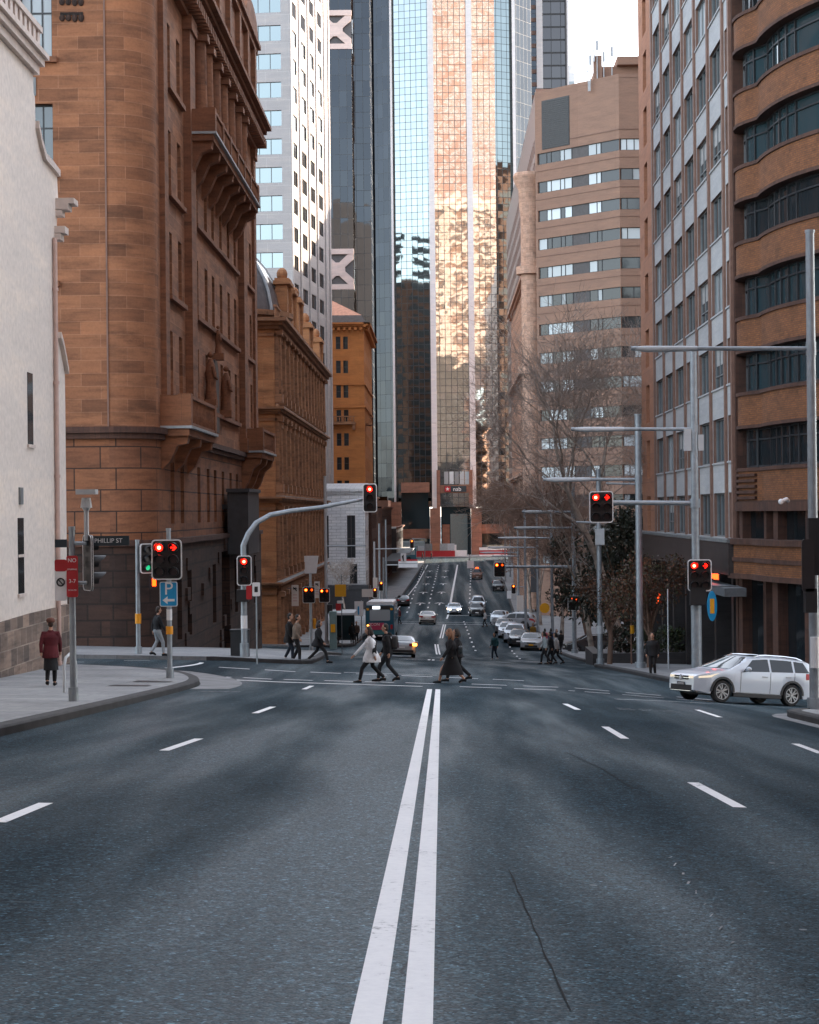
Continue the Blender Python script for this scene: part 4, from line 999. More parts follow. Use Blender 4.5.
# ---- 11. tan ribbon-window building
def tan():
    root = empty('tan_office_building', (21.95, 229, G(21.95, 229)), 'tan concrete office building with ribbon windows, a dark louvre panel and rooftop aerials', 'building')
    FF = Fr(12.3, 238.65, -45); FR = Fr(21.95, 229, 0); LS = Fr(16.2, 290, -94.34); LF = 13.65; H = 54.3
    sills = [45.1-3.57*k for k in range(15)]
    b = MB(); hf = [(.35, LF, z, z+1.4) for z in sills]; hr = [(0, 25, z, z+1.4) for z in sills]
    holes_wall(b, FF, 0, LF, -12, H, hf, .3); holes_wall(b, FR, 0, 25, -12, H, hr, .3)
    holes_wall(b, LS, 0, 51.5, -12, H, [(1, 50.8, z, z+1.4) for z in sills], .3)
    b.prism([(12.3,238.65),(21.95,229),(46.9,229),(46.9,290),(16.2,290)], H-.5, H-.45); b.build('wall', 'tan_conc', root)
    ln = MB()
    for z in sills:
        for dz in (-.85,): ln.fbox(FF, 0, LF, 0, .07, z+dz, z+dz+.07); ln.fbox(FR, 0, 25, 0, .07, z+dz, z+dz+.07)
    ln.fbox(FR, 0, 25, 0, .08, 47.6, 47.7); ln.fbox(FF, 5.8, LF, 0, .08, 47.6, 47.7); ln.build('drip_mould', 'mullion_brown', root)
    segs = [(.35, 1.75, 'g'), (1.75, 2.5, 'g'), (2.5, 4.0, 'g'), (4.0, 4.7, 'g'), (4.7, 5.9, 'g'), (5.9, 8.6, 'b'), (8.6, 9.9, 'g'), (9.9, 10.6, 'g'), (10.6, LF, 'm')]
    for r, z in enumerate(sills):
        m = MB()
        for s0, s1, k in segs:
            mi = 2 if k == 'b' else (1 if (k == 'g' and R.random() < (.75 if r < 3 else .6)) else 0)
            m.fbox(FF, s0+.05, s1-.05, -.25, -.2, z+.06, z+1.34, mi)
            m.fbox(FF, s1-.05, s1+.05, -.27, -.15, z, z+1.4, 3)
        m.fbox(FF, .35, LF, -.28, -.15, z, z+.07, 3); m.fbox(FF, .35, LF, -.28, -.15, z+1.33, z+1.4, 3)
        m.build('ribbon_window', ['glass', 'glass_pale', 'slate', 'frame_dark'], root)
        m = MB(); s = 0
        while s < 8:
            wd = R.choice((.9, 1.6, 2.4)); m.fbox(FR, s+.05, s+wd-.05, -.25, -.2, z+.06, z+1.34, 1 if R.random() < .6 else 0); m.fbox(FR, s+wd-.05, s+wd+.05, -.27, -.15, z, z+1.4, 3); s += wd
        m.fbox(FR, s, 24.9, -.25, -.2, z+.06, z+1.34, 0); m.fbox(FR, 0, 25, -.28, -.15, z, z+.07, 3); m.fbox(FR, 0, 25, -.28, -.15, z+1.33, z+1.4, 3)
        m.fbox(LS, 1, 50.8, -.25, -.2, z+.06, z+1.34, 0)
        m.build('ribbon_window', ['glass', 'glass_pale', 'slate', 'frame_dark'], root)
    p = MB(); p.fbox(FF, 1.2, 5.75, -.2, .06, 46.9, 53.0)
    for i in range(24): p.fbox(FF, 1.3, 5.65, .06, .11, 47.0+.25*i, 47.1+.25*i)
    p.build('louvre_panel', 'frame_dark', root)
    rp = MB(); rp.box(19.4, 34, 232, 246, H-.3, H+1.6); rp.box(22.0, 30, 231, 240, H+1.6, H+2.6); rp.box(19.2, 20.2, 231.6, 233, H, H+2.9); rp.build('plant_room', 'tan_conc', root)
    for x, z, l in ((18.75, 57.2, 3.6), (19.6, 59.0, 3.4), (21.4, 58.2, 2.4), (18.6, 54.0, 2.2), (20.4, 57.6, 1.6)):
        a = MB(); a.tube([(x, 231.5, H-.4), (x, 231.5, z)], .07, 6); a.box(x-.16, x+.16, 231.4, 231.6, z-1.2, z)
        if l > 3: a.box(x-.5, x-.3, 231.3, 231.5, z-2.6, z-1.1); a.tube([(x, 231.5, z-2), (x-.4, 231.4, z-2)], .04, 5)
        tag(a.build('roof_aerial', 'lamp_grey', root))
    g = MB(); g.fbox(LS, 3, 49, -.1, 1.2, -8.6, -4.4); g.build('ground_floor_canopy', 'awning', root)
tan()

# ---- 12. pink stone heritage block with corner turret
def pink():
    root = empty('turret_building', (12.2, 248, G(12, 248)), 'pink stone heritage building with slim corner turret, half hidden by bare trees', 'building')
    LS = Fr(12.2, 310, -90); FN = Fr(12.2, 249, 0); L = 61; b = MB()
    hs = [(2+4*i, 3.5+4*i, z, z+2.6) for i in range(15) for z in (-6, -1.5, 3, 7.5, 12, 16.5, 21, 25.5)]
    holes_wall(b, LS, 0, L, -12, 33, hs, .4); b.fbox(FN, 0, 2.0, -.02, 0, -12, 33); b.build('wall', 'pink_stone', root)
    wins(root, LS, [(2.75+4*i, z) for i in range(6, 13) for z in (-1.5, 3, 7.5, 12, 16.5, 21, 25.5)], win_mesh(1.5, 2.6, 2, (.5,), .1), -.3)
    for z in (32.4, 20, 6): 
        c = MB(); cornice(c, LS, 0, L+1, z, 1.2, .9); c.build('cornice', 'pink_stone', root)
    for s in range(0, 60, 4):
        p = MB(); p.fbox(LS, s+.3, s+1.3, -.02, .5, -11, 32.3); p.build('pilaster', 'pink_stone', root)
    t = MB(); c = (12.05, 248.2)
    t.tube([(c[0],c[1],-11), (c[0],c[1],40.0), (c[0],c[1],41.5), (c[0],c[1],43.6), (c[0],c[1],44.6), (c[0],c[1],45.4), (c[0],c[1],45.8)], [1.35,1.25,1.45,1.5,2.05,2.2,2.0], 18); t.tube([(c[0],c[1],32.6),(c[0],c[1],33.6)], 1.9, 18); t.tube([(c[0],c[1],19.6),(c[0],c[1],20.6)], 1.8, 18)
    t.build('turret', 'pink_stone', root, smooth=35)
    r = MB(); r.prism([(12.3, 249.2), (14.2, 249.2), (17.2, 310), (12.3, 310)], 32.8, 33.1); r.build('roof', 'slate', root)
pink()

# ---- 13. grey panel office block
def grey():
    X0 = 12.75; root = empty('panel_office_building', (X0, 82.4, G(X0, 82.4)), 'grey panelled office block with brown mullions and a terracotta end pier', 'building')
    F = Fr(X0, 120, -90); H = 46; ss = [7.8+4.63*k for k in range(7)]; zs = [.45+3.4*k for k in range(14)]; SE = 37.7
    b = MB(); hs = [(s+.35, min(s+4.28, SE-.2), z, z+2.0) for s in ss for z in zs]; holes_wall(b, F, 7.0, SE, -.9, H, hs, .26, 0, 1); b.build('wall', ['grey_panel', 'mullion_brown'], root)
    pr = MB(); hp = [(2.6, 4.5, z-.2, z+2.1) for z in zs]; holes_wall(pr, F, 0, 7.0, -.9, H, hp, .5); pr.fbox(Fr(X0, 120, 180), 0, -20, -.02, 0, -9, H)
    pr.build('terracotta_pier', 'orange_pier', root)
    for s in ss+[SE-.15]:
        m = MB(); m.fbox(F, s-.2, s+.2, -.02, .11, .43, H); m.build('mullion', 'mullion_brown', root)
    for z in zs:
        m = MB(); m.fbox(F, 7.1, SE, -.02, .06, z-.09, z-.01); m.build('sill_band', 'grey_panel', root)
    me = win_mesh(3.9, 2.0, 3, (), .07, ('frame_grey', 'glass_teal'), d=.1)
    mb2 = [win_mesh(3.9, 2.0, 3, (.3,), .07, ('frame_grey', 'glass_teal'), d=.1, blind=.45), win_mesh(3.9, 2.0, 3, (), .07, ('frame_grey', 'glass_pale'), d=.1)]
    for s in ss:
        for z in zs: put('window', R.choice([me, me, me]+mb2), root, F.p(min((s+.35+s+4.28)/2, SE-2.1), -.18, z), F.a)
    m3 = win_mesh(1.9, 2.3, 1, (), .07, ('mullion_brown', 'glass')); wins(root, F, [(3.55, z-.2) for z in zs], m3, -.4)
    f = MB(); f.fbox(F, 0, SE+1.5, -.5, .55, -1.1, .28); f.build('fascia', 'fascia', root)
    f = MB(); f.fbox(F, 0, SE+1.5, -.5, .62, .281, .42); f.build('fascia_sill', 'frame_grey', root)
    for s in (1, 6.5, 12, 17.5, 23, 28.5, 34, 37):
        p = MB(); p.fbox(F, s-.3, s+.3, -1.2, -.4, -9, -1.1); p.build('shop_pier', 'fascia', root)
    g = MB(); g.fbox(F, 0, SE, -1.4, -1.3, -9, -1.1); g.build('shopfront_glass', 'glass', root)
    mu = MB()
    for i in range(24): mu.fbox(F, .8+1.6*i, .88+1.6*i, -1.3, -1.2, -9, -1.1)
    mu.build('shopfront_frame', 'frame_grey', root)
    rf = MB(); rf.box(X0+.1, 34, 82.4, 120, H-.3, H-.1); rf.build('roof', 'slate', root)
    bk = MB(); bk.box(X0+.45, 13.6, 82.5, 119.9, -1, H-.4); bk.build('interior', 'slate', root)
    cn = MB(); cn.fbox(F, 31.5, SE+4.0, .2, 1.1, -1.9, -1.55); cn.build('entrance_canopy', 'pole_dark', root)
    n = empty('neon_sign', (X0-1.0, 88, -1.2), 'glowing orange red neon strip above the dark canopy of the office block', 'sign')
    q = MB(); q.fbox(F, 32.6, 37.2, .60, .66, -1.42, -1.12); q.build('backing', 'black', n); q = MB()
    for k in range(6): q.fbox(F, 32.8+.73*k, 33.4+.73*k, .665, .70, -1.38+.02*(k % 2), -1.16+.02*(k % 3))
    q.build('neon_tube', 'neon_red', n)
grey()

# ---- 14. curved brown brick building at the corner
def brick():
    root = empty('brick_building', (12.75, 82.2, G(12.75, 82)), 'brown brick corner building with wavy curved spandrel bands and bow windows', 'building')
    A = [(13.4, 82.38), (13.05, 82.3), (12.85, 81.9), (12.74, 81.3), (12.78, 80.6), (12.98, 79.9), (13.22, 79.4), (13.36, 79.05)]
    cx, cy, r = 27.35, 78.7, 14.0
    A += [(cx-r*cos(radians(t)), cy-r*sin(radians(t))) for t in [1.2*i for i in range(1, 51)]]+[(24, 66.55), (30, 66.5), (40, 66.5)]
    def off(P, d):
        Q = []
        for i, (x, y) in enumerate(P):
            a = P[max(i-1, 0)]; c = P[min(i+1, len(P)-1)]; dx, dy = c[0]-a[0], c[1]-a[1]; l = sqrt(dx*dx+dy*dy); Q.append((x-dy/l*d*-1*-1, y+dx/l*d*-1*-1))
        return Q
    # plan runs away->near->right: outward normal is to the right of travel
    def ring(d): return off(A, -d)
    def band(b, d0, d1, z0, z1, m=0):
        P, Q = ring(d1), ring(d0)
        b.loft([[(p[0],p[1],z0), (p[0],p[1],z1), (q[0],q[1],z1), (q[0],q[1],z0)] for p, q in zip(P, Q)], m, True, True)
    fl = [2.05+3.2*k for k in range(13)]
    lens_ = [0]
    for a, c in zip(A, A[1:]): lens_.append(lens_[-1]+sqrt((c[0]-a[0])**2+(c[1]-a[1])**2))
    def along(P, s):
        for i in range(len(P)-1):
            if s <= lens_[i+1]:
                t = (s-lens_[i])/max(lens_[i+1]-lens_[i], 1e-6); p, q = P[i], P[i+1]; return (p[0]+(q[0]-p[0])*t, p[1]+(q[1]-p[1])*t, atan2(q[1]-p[1], q[0]-p[0]))
    wi = ring(-.55)
    for k, z in enumerate(fl):
        b = MB(); band(b, -.6, 0, z, z+1.25); b.build('spandrel', 'brown_brick', root, smooth=30)
        t = MB(); band(t, -.62, .07, z+1.25, z+1.40); band(t, -.62, .06, z-.14, z); t.build('coping', 'dark_brick', root, smooth=30)
        g = MB(); P = ring(-.45); g.loft([[(p[0],p[1],z+1.4), (p[0],p[1],z+3.06)] for p in P], 0, False, False)
        gl = g.build('bow_window', 'glass_teal' if k % 3 else 'glass', root, smooth=30)
        f = MB(); band(f, -.46, -.38, z+1.41, z+1.5); band(f, -.46, -.38, z+2.55, z+2.62); band(f, -.46, -.38, z+2.98, z+3.05)
        s = .7
        for st in (1.3, .9, 1.1, 1.2, .8, .9, .9, 2.2, .25, 2.2, .9, 2.6, 2.6, 2.6, 2.6):
            x, y, a = along(P, s); T = Matrix.Translation((x, y, 0)) @ Matrix.Rotation(a, 4, 'Z'); q = MB(T=T)
            wd = .07 if R.random() < .7 else .14
            q.box(-wd/2, wd/2, -.09, .06, z+1.41, z+3.05); f.v += q.v[:]; f.f += [tuple(len(f.v)-8+i for i in fc) for fc in q.f]; f.m += q.m; s += st
        f.build('window_frame', 'frame_dark', gl)
        c = MB()
        for s0, w0 in ((2.0, .22), (4.35, .28), (5.6, .18)):
            if R.random() < .75:
                pts = [along(ring(-.53), s0+w0*i)[:2] for i in range(2)]; c.loft([[(p[0],p[1],z+1.45), (p[0],p[1],z+2.95)] for p in pts], 0, False, False)
        if c.v: c.build('blind_strip', 'curtain', gl)
        if k in (1, 2, 5, 8):
            c = MB(); 
            for s0 in ((7.4, 9.2), (9.9, 12.0)) if k != 2 else ((3.9, 4.5), (6.4, 7.0)):
                n = 9; pts = [along(ring(-.52), s0[0]+(s0[1]-s0[0])*i/n)[:2] for i in range(n+1)]; c.loft([[(p[0],p[1],z+1.45), (p[0],p[1],z+2.95)] for p in pts], 0, False, False)
            c.build('curtain', 'curtain', gl)
    # dark vertical brick piers tie the bands where the facade meets the grey block
    p = MB(); p.box(12.78, 13.6, 82.05, 82.6, -9, 44); p.build('brick_pier', 'dark_brick', root)
    bk = MB(); bk.prism(ring(-1.3)+[(40, 82), (13.6, 82)], -9, 44); bk.build('interior', 'slate', root)
    # lower storeys
    b = MB(); band(b, -.5, .35, -1.0, .22); b.build('spandrel', 'brown_brick', root, smooth=30)
    t = MB(); band(t, -.5, .5, .22, .46); band(t, -.5, .5, -1.22, -1.0); band(t, -.5, .42, -.5, -.32); t.build('coping', 'dark_brick', root, smooth=30)
    t = MB(); band(t, -.6, .16, 1.62, 2.0); t.build('coping', 'dark_brick', root, smooth=30)
    g = MB(); P = ring(-.42); g.loft([[(p[0],p[1],.46), (p[0],p[1],1.62)] for p in P], 0, False, False); g.loft([[(p[0],p[1],-9), (p[0],p[1],-1.22)] for p in P], 0, False, False); g.build('shop_window', 'glass', root, smooth=30)
    for s in (.5, 1.6, 4.2, 6.0, 9.2, 12.6, 16):
        x, y, a = along(ring(-.1), s); q = MB(T=Matrix.Translation((x, y, 0)) @ Matrix.Rotation(a, 4, 'Z')); q.box(-.35, .35, -.1, .5, -9, -1.22); q.box(-.3, .3, -.05, .5, .46, 1.62); q.build('shop_pier', 'dark_brick', root).location = -root.location
    for j in range(5):
        t = MB(); band(t, -.1, .12, 2.12+.24*j, 2.22+.24*j); 
        P = ring(.12); 
        t = MB(); t.loft([[(p[0],p[1],2.12+.24*j), (p[0],p[1],2.24+.24*j), (q[0],q[1],2.24+.24*j), (q[0],q[1],2.12+.24*j)] for p, q in list(zip(ring(.13), ring(-.1)))[1:7]], 0, True, True); t.build('brick_fin', 'dark_brick', root)
    c = MB(); c.tube([(13.3, 72.7, 2.0), (13.2, 72.5, 2.08), (13.0, 72.4, 2.0)], .07, 6); c.ball((12.95, 72.35, 1.98), .11); c.build('camera_dome', 'white_paint', root)
brick()

# ---- buildings beside and behind the viewpoint (they shade the street and show in the tower glass)
def near_right():
    root = empty('roadside_building', (13.2, 0, G(13, 0)), 'plain stone office building on the near side of the side street', 'building')
    F = Fr(13.2, 44, -90); FN = Fr(40, 44, 180); b = MB(); zs = [1+3.6*k for k in range(9)]
    holes_wall(b, F, 0, 90, -4, 34, [(1.5+4*i, 3.9+4*i, z, z+2.2) for i in range(22) for z in zs], .3); holes_wall(b, FN, 0, 26.8, -5, 34, [(1.5+4*i, 3.9+4*i, z, z+2.2) for i in range(6) for z in zs], .3)
    b.prism([(13.2,-46),(40,-46),(40,44),(13.2,44)], 33.9, 34); b.build('wall', 'pink_stone', root)
    g = MB(); g.fbox(F, .5, 89.5, -.35, -.3, -3, 33); g.fbox(FN, .5, 26, -.35, -.3, -3, 33); g.build('window_glass', 'glass', root)
near_right()
def sun_block():  # unseen block added to keep the low sun off the left facades
    root = empty('sun_blocking_building', (36, 125, G(36, 125)), 'tall unseen block added to shade the street, behind the trees beyond the panelled office', 'building')
    F = Fr(36, 226, -90); b = MB(); zs = [-4+3.6*k for k in range(22)]
    holes_wall(b, F, 0, 104, -12, 78, [(1.5+4*i, 3.9+4*i, z, z+2.2) for i in range(25) for z in zs], .3); b.prism([(36,122),(62,122),(62,226),(36,226)], 77.9, 78); b.box(36.3, 62, 122, 226, -12, 77); b.build('wall', 'tan_conc', root)
sun_block()
def hill_block():  # added to block sun from the far hill; brown mass shows through trees
    root = empty('hill_building', (17, 316, G(17, 316)), 'brown office block on the far hill behind the bare trees', 'building')
    F = Fr(16.5, 458, -90); b = MB(); zs = [-6+3.6*k for k in range(20)]
    holes_wall(b, F, 0, 142, -12, 72, [(1.5+4*i, 3.9+4*i, z, z+2.2) for i in range(34) for z in zs], .3); FN = Fr(16.5, 316, 0); b.fbox(FN, 0, 34, -.02, 0, -12, 72); b.prism([(16.5,316),(50,316),(50,458),(16.5,458)], 71.9, 72); b.box(16.9, 50, 316.1, 458, -12, 71.8); b.build('wall', 'mullion_brown', root)
hill_block()
def left_block():  # unseen block added so the left facets mirror something dark
    root = empty('added_dark_block', (-70, 345, G(-70, 345)), 'unseen dark block added behind the left buildings to darken the glass tower reflection', 'building')
    b = MB(); b.box(-170, -62, 300, 410, -14, 74); b.box(-150, -110, 310, 400, 74, 84); b.build('wall', 'tower_col', root)
    g = MB()
    for k in range(26):
        g.box(-61.98, -61.9, 302, 408, -6+3.7*k, -4.1+3.7*k); g.box(-168, -64, 410.02, 410.1, -6+3.7*k, -4.1+3.7*k)
    g.build('window_band', 'slate', root)
left_block()
def left_shops():
    for z0, z1, x, h, mat, lab in ((318, 379, -9.9, 2.5, 'dark_brick', 'low dark brick shops with a deep awning beyond the orange building'), (381, 446, -9.0, -1.5, 'fascia', 'low dark stone shops under a grey canopy at the top of the left footway')):
        root = empty('shop_row', (x, z0, G(x, z0)), lab, 'building'); F = Fr(x, z0, 90); FN = Fr(-34, z0, 0); b = MB(); n = int((z1-z0)/5)
        holes_wall(b, F, 0, z1-z0, -14, h, [(1+5*i, 4+5*i, z, z+1.8) for i in range(n) for z in ((-4.4, -.6) if h > 0 else (-4.2,))]+[(1+5*i, 4.4+5*i, -9.6, -7) for i in range(n)], .4); b.fbox(FN, 0, 34+x, -.02, 0, -14, h); b.box(-34, x-.4, z0+.1, z1, -14, h-.1); b.build('wall', mat, root)
        c = MB(); cornice(c, F, 0, z1-z0, h-.2, .5, .5); c.build('cornice', 'tower_col', root); a = MB(); a.fbox(F, 0, z1-z0, .05, 2.6, -6.9, -6.4); a.build('awning', 'awning' if h > 0 else 'lead', root)
left_shops()
def right_block():  # unseen block added so the right facet mirrors something dark
    root = empty('added_brown_block', (230, 300, G(60, 300)), 'unseen brown block added far right to darken the edge reflection of the glass tower', 'building')
    b = MB(); b.box(180, 300, 250, 350, -14, 128); b.box(200, 260, 260, 340, 128, 136); b.build('wall', 'tower_col', root)
    g = MB()
    for k in range(34): g.box(179.9, 179.98, 252, 348, -6+3.8*k, -4+3.8*k); g.box(182, 298, 350.02, 350.1, -6+3.8*k, -4+3.8*k)
    g.build('window_band', 'slate', root)
right_block()
def behind():
    """sun-struck towers up the hill behind the viewpoint, seen mirrored in the glass tower"""
    root = empty('apartment_tower', (6, -62, G(6, -60)), 'pale balconied apartment tower mirrored in the central glass tower', 'tower')
    b = MB(); b.box(-21, 32, -95, -62, -6, 168); b.build('wall', plain('warm_facade', (.11,.052,.03), .8, .3, .1), root)
    sl_ = MB()
    for k in range(23): z = 4+7.1*k; sl_.box(-21.5, 32.5, -62, -59.6, z, z+2.7)
    br_ = plain('balcony_render', (.29,.225,.185), .8, .2, .2); sl_.build('balcony_front', br_, root)
    v = MB()
    for x in (-20.5, -9, 2.5, 5, 18, 31): v.box(x-.9, x+.9, -62.2, -59.2, 4, 172)
    v.box(-22, 33, -63, -59, 168, 174)
    v.build('pier', br_, root)
    g = MB()
    for k in range(47):
        z = 4+3.55*k
        for j in range(12): 
            if R.random() < .8: g.box(-19+4.3*j, -16.6+4.3*j, -61.95, -61.8, z+1.4, z+3.4)
    g.build('window', 'slate', root)
    root = empty('shade_toned_block', (6, -56, G(6, -56)), 'added office block coloured dark as in shade, mirrored along the glass tower foot', 'building')
    b = MB()
    for x0, x1, h in ((-34, -12, 92), (-12, 8, 87), (8, 20, 80), (20, 44, 86)): b.box(x0, x1, -58.5, -54-.01*x0, -6, h)
    b.build('wall', plain('shade_toned_facade', (.024,.018,.0155), .8, .4, .1), root); g = MB()  # facade and panes coloured dark to stand for street-level shade
    for k in range(22):
        for j in range(16): g.box(-32+4.7*j, -29.4+4.7*j, -54.2, -53.4, 2+3.6*k, 4+3.6*k) if 4+3.6*k < 68 else None
    g.build('window', plain('shade_toned_pane', (.034,.03,.029), .6, .4, .3), root)
    root = empty('orange_tower', (14, -125, G(0, -100)), 'tall orange stone tower mirrored high in the central glass tower', 'tower')
    b = MB(); b.box(-9, 40, -160, -125, -6, 330); b.build('wall', plain('orange_facade', (.150,.078,.058), .8, .2, .05), root)
    g = MB()
    for k in range(44):
        z = 172+3.6*k
        for j in range(10):
            if R.random() < .75: g.box(-7+4.6*j, -4.4+4.6*j+R.uniform(0,1.8), -124.95, -124.7, z+1, z+2.5)
    g.build('window', 'frame_grey', root)
behind()
# ================================================================== STREET FURNITURE
M['red_lit'] = emis('red_lit', (1.0, .004, .0015), 3.2); M['red_core'] = emis('red_core', (1.0, .11, .05), 6.0)
M['amber_lit'] = emis('amber_lit', (1.0, .06, .003), 1.4); M['amber_core'] = emis('amber_core', (1.0, .20, .02), 3.5); M['green_lit'] = emis('green_lit', (.02, .75, .32), .16)
def hit(px, py, lift=KH, d0=20, d1=300):
    """where the sight line through a picture position meets the footway"""
    d = d0
    while d < d1:
        p = at(px, py, d)
        if p.z <= G(p.x, d)+lift: return p
        d += .05
    return p
_mc = {}
def cached(key, fn):
    if key not in _mc: _mc[key] = fn()
    return _mc[key]
def rrect(w, h, r, n=5):
    q = []
    for cx, cz, a0 in ((w/2-r, h/2-r, 0), (-w/2+r, h/2-r, 90), (-w/2+r, -h/2+r, 180), (w/2-r, -h/2+r, 270)):
        q += [(cx+r*cos(radians(a0+90*i/n)), cz+r*sin(radians(a0+90*i/n))) for i in range(n+1)]
    return q
def board_mesh(w, h, r=.11, t=.03):
    b = MB(); b.slab([(x, 0, z) for x, z in rrect(w, h, r)], (0, t, 0)); return b.mesh('signal_head', 'board')
def border_mesh(w, h, r=.11, k=.035):
    b = MB(); A = rrect(w, h, r); B = rrect(w-2*k, h-2*k, r-k*.6); n = len(A)
    b.loft([[(A[i][0], -.012, A[i][1]), (B[i][0], -.012, B[i][1]), (B[i][0], .01, B[i][1]), (A[i][0], .042, A[i][1])] for i in range(n)]+[[(A[0][0], -.012, A[0][1]), (B[0][0], -.012, B[0][1]), (B[0][0], .01, B[0][1]), (A[0][0], .042, A[0][1])]], 0, False, True)
    return b.mesh('border', 'white_paint')
def visor_mesh():
    b = MB(); n = 14; r = .135; rings = []
    for i in range(n+1):
        a = radians(-35+250*i/n); L = .30*(.35+.65*max(0, sin(a)))+.03
        rings.append([(r*cos(a), -.01, r*sin(a)), (r*cos(a), -L, r*sin(a)), ((r+.012)*cos(a), -L, (r+.012)*sin(a)), ((r+.012)*cos(a), -.01, (r+.012)*sin(a))])
    b.loft(rings, 0, True, True); b.tube([(0, -.02, 0), (0, .06, 0)], .13, 14); return b.mesh('visor', 'black', smooth=40)
def lens_mesh(kind):
    b = MB()
    if kind == 'off': b.tube([(0, -.035, 0), (0, -.02, 0)], .10, 14); return b.mesh('lens', 'lens_off')
    col = kind.split('_')[0]; m = {'red': ['red_lit', 'red_core'], 'amber': ['amber_lit', 'amber_core'], 'green': ['green_lit', 'green_lit']}[col]
    if 'arrow' in kind:
        b.tube([(0, -.033, 0), (0, -.02, 0)], .10, 14, 2)
        b.slab([(x, -.045, z) for x, z in ((-.08, -.012), (.03, -.012), (.03, .012), (-.08, .012))], (0, .01, 0), 0)
        b.slab([(x, -.047, z) for x, z in ((.0, .085), (.085, 0), (.0, -.085), (-.032, -.085), (.045, 0), (-.032, .085))], (0, .01, 0), 0)
        return b.mesh('lens', [m[0], m[1], 'lens_off'])
    b.tube([(0, -.04, 0), (0, -.02, 0)], .10, 16, 0); b.ball((0, -.045, 0), (.052, .02, .052), 1, 12, 6); return b.mesh('lens', m)
def head(root, loc, rz=0, kind='double', lit=('red', 'red_arrow'), label=None, scale=1.0):
    """traffic-signal head: backboard part with border, visors and lenses as sub-parts"""
    dbl = kind == 'double'; w = .86 if dbl else .56; h = 1.13
    o = bpy.data.objects.new('signal_head', cached(('bd', dbl), lambda: board_mesh(w, h))); COL.objects.link(o); o.parent = root; o.location = Vector(loc)-wloc(root); o.rotation_euler = (0, 0, rz); o.scale = (scale,)*3
    if label: o['label'] = label
    def sub(nm, me, l):
        c = bpy.data.objects.new(nm, me); COL.objects.link(c); c.parent = o; c.location = l; return c
    sub('border', cached(('br', dbl), lambda: border_mesh(w, h)), (0, 0, 0))
    for i, x in enumerate((-.2, .2) if dbl else (0,)):
        for j, z in enumerate((.34, 0, -.34)):
            sub('visor', cached('vis', visor_mesh), (x, -.03, z))
            k = 'off'
            for s in lit:
                c = s.split('_')[0]; row = {'red': 0, 'amber': 1, 'green': 2}[c]
                if s.endswith('top'): row = 0
                ar = 'arrow' in s
                if row == j and ((ar and i == 1) or (not ar and i == 0) or 'both' in s): k = c+('_arrow' if ar else '')
            sub('lens', cached(('ln', k), lambda k=k: lens_mesh(k)), (x, -.03, z))
    return o
def post(name, label, cat, x, z, ztop, r, mat='pole_grey', group=None, lift=KH, taper=.85, foot=True):
    g = G(x, z)+lift; root = empty(name, (x, z, g), label, cat, group)
    b = MB(); b.tube([(x, z, g-.15), (x, z, (g+ztop)/2), (x, z, ztop)], [r, r*(1+taper)/2, r*taper], 12)
    if foot: b.tube([(x, z, g-.1), (x, z, g+.28)], r*1.45, 12); b.tube([(x, z, ztop-.02), (x, z, ztop+.05)], r*taper*1.15, 12)
    b.build('pole', mat, root, smooth=40); return root
def band(root, x, z, z0, z1, r, mat='orange_paint', name='reflective_band'):
    b = MB(); b.tube([(x, z, z0), (x, z, z1)], r, 12); return b.build(name, mat, root, smooth=40)
def arm(root, pts, r, mat='pole_grey', name='arm'):
    b = MB(); b.tube(pts, r, 10); return b.build(name, mat, root, smooth=40)
def panel(root, name, x, y, z, w, h, mat, rz=0, t=.02, r=.04):
    b = LMB(); b.slab([(a, 0, c) for a, c in rrect(w, h, r, 3)], (0, t, 0)); o = b.build(name, mat, root); o.location = Vector((x, y, z))-wloc(root); o.rotation_euler = (0, 0, rz); return o
def bracket(root, a, c, r=.035): 
    b = MB(); b.tube([a, c], r, 8); return b.build('bracket', 'pole_grey', root)

# -- pole with turn signal and blue parking sign
p = hit(170, 677.7); x, z = p.x, p.y; zt = at(167, 530, z).z
t = post('traffic_light', 'grey pole with a red two-column signal above the blue parking sign', 'traffic light', x, z, zt, .075)
head(t, (x-.03, z-.2, at(168, 559.5, z).z)); bracket(t, (x, z, at(0, 559, z).z), (x, z-.18, at(0, 559, z).z))
band(t, x, z, at(0, 636, z).z, at(0, 628, z).z, .10); band(t, x, z, at(0, 622, z).z, at(0, 611, z).z, .078, 'white_paint', 'sticker')
s = empty('parking_sign', (x, z-.1, at(169.5, 594, z).z), 'blue and white P sign with a left arrow on the signal pole', 'sign')
panel(s, 'sign_border', x, z-.105, s.location.z, .50, .70, 'white_paint', r=.05); panel(s, 'sign_face', x, z-.112, s.location.z, .455, .655, 'blue_sign', r=.04)
put_text('P', .50, 'white_paint', s, (0, -.018, .14))
b = LMB(); b.slab([(a, -.016, c) for a, c in ((-.17,-.17),(-.03,-.06),(-.03,-.135),(.17,-.135),(.17,-.205),(-.03,-.205),(-.03,-.28))], (0,.008,0)); b.build('arrow', 'white_paint', s)

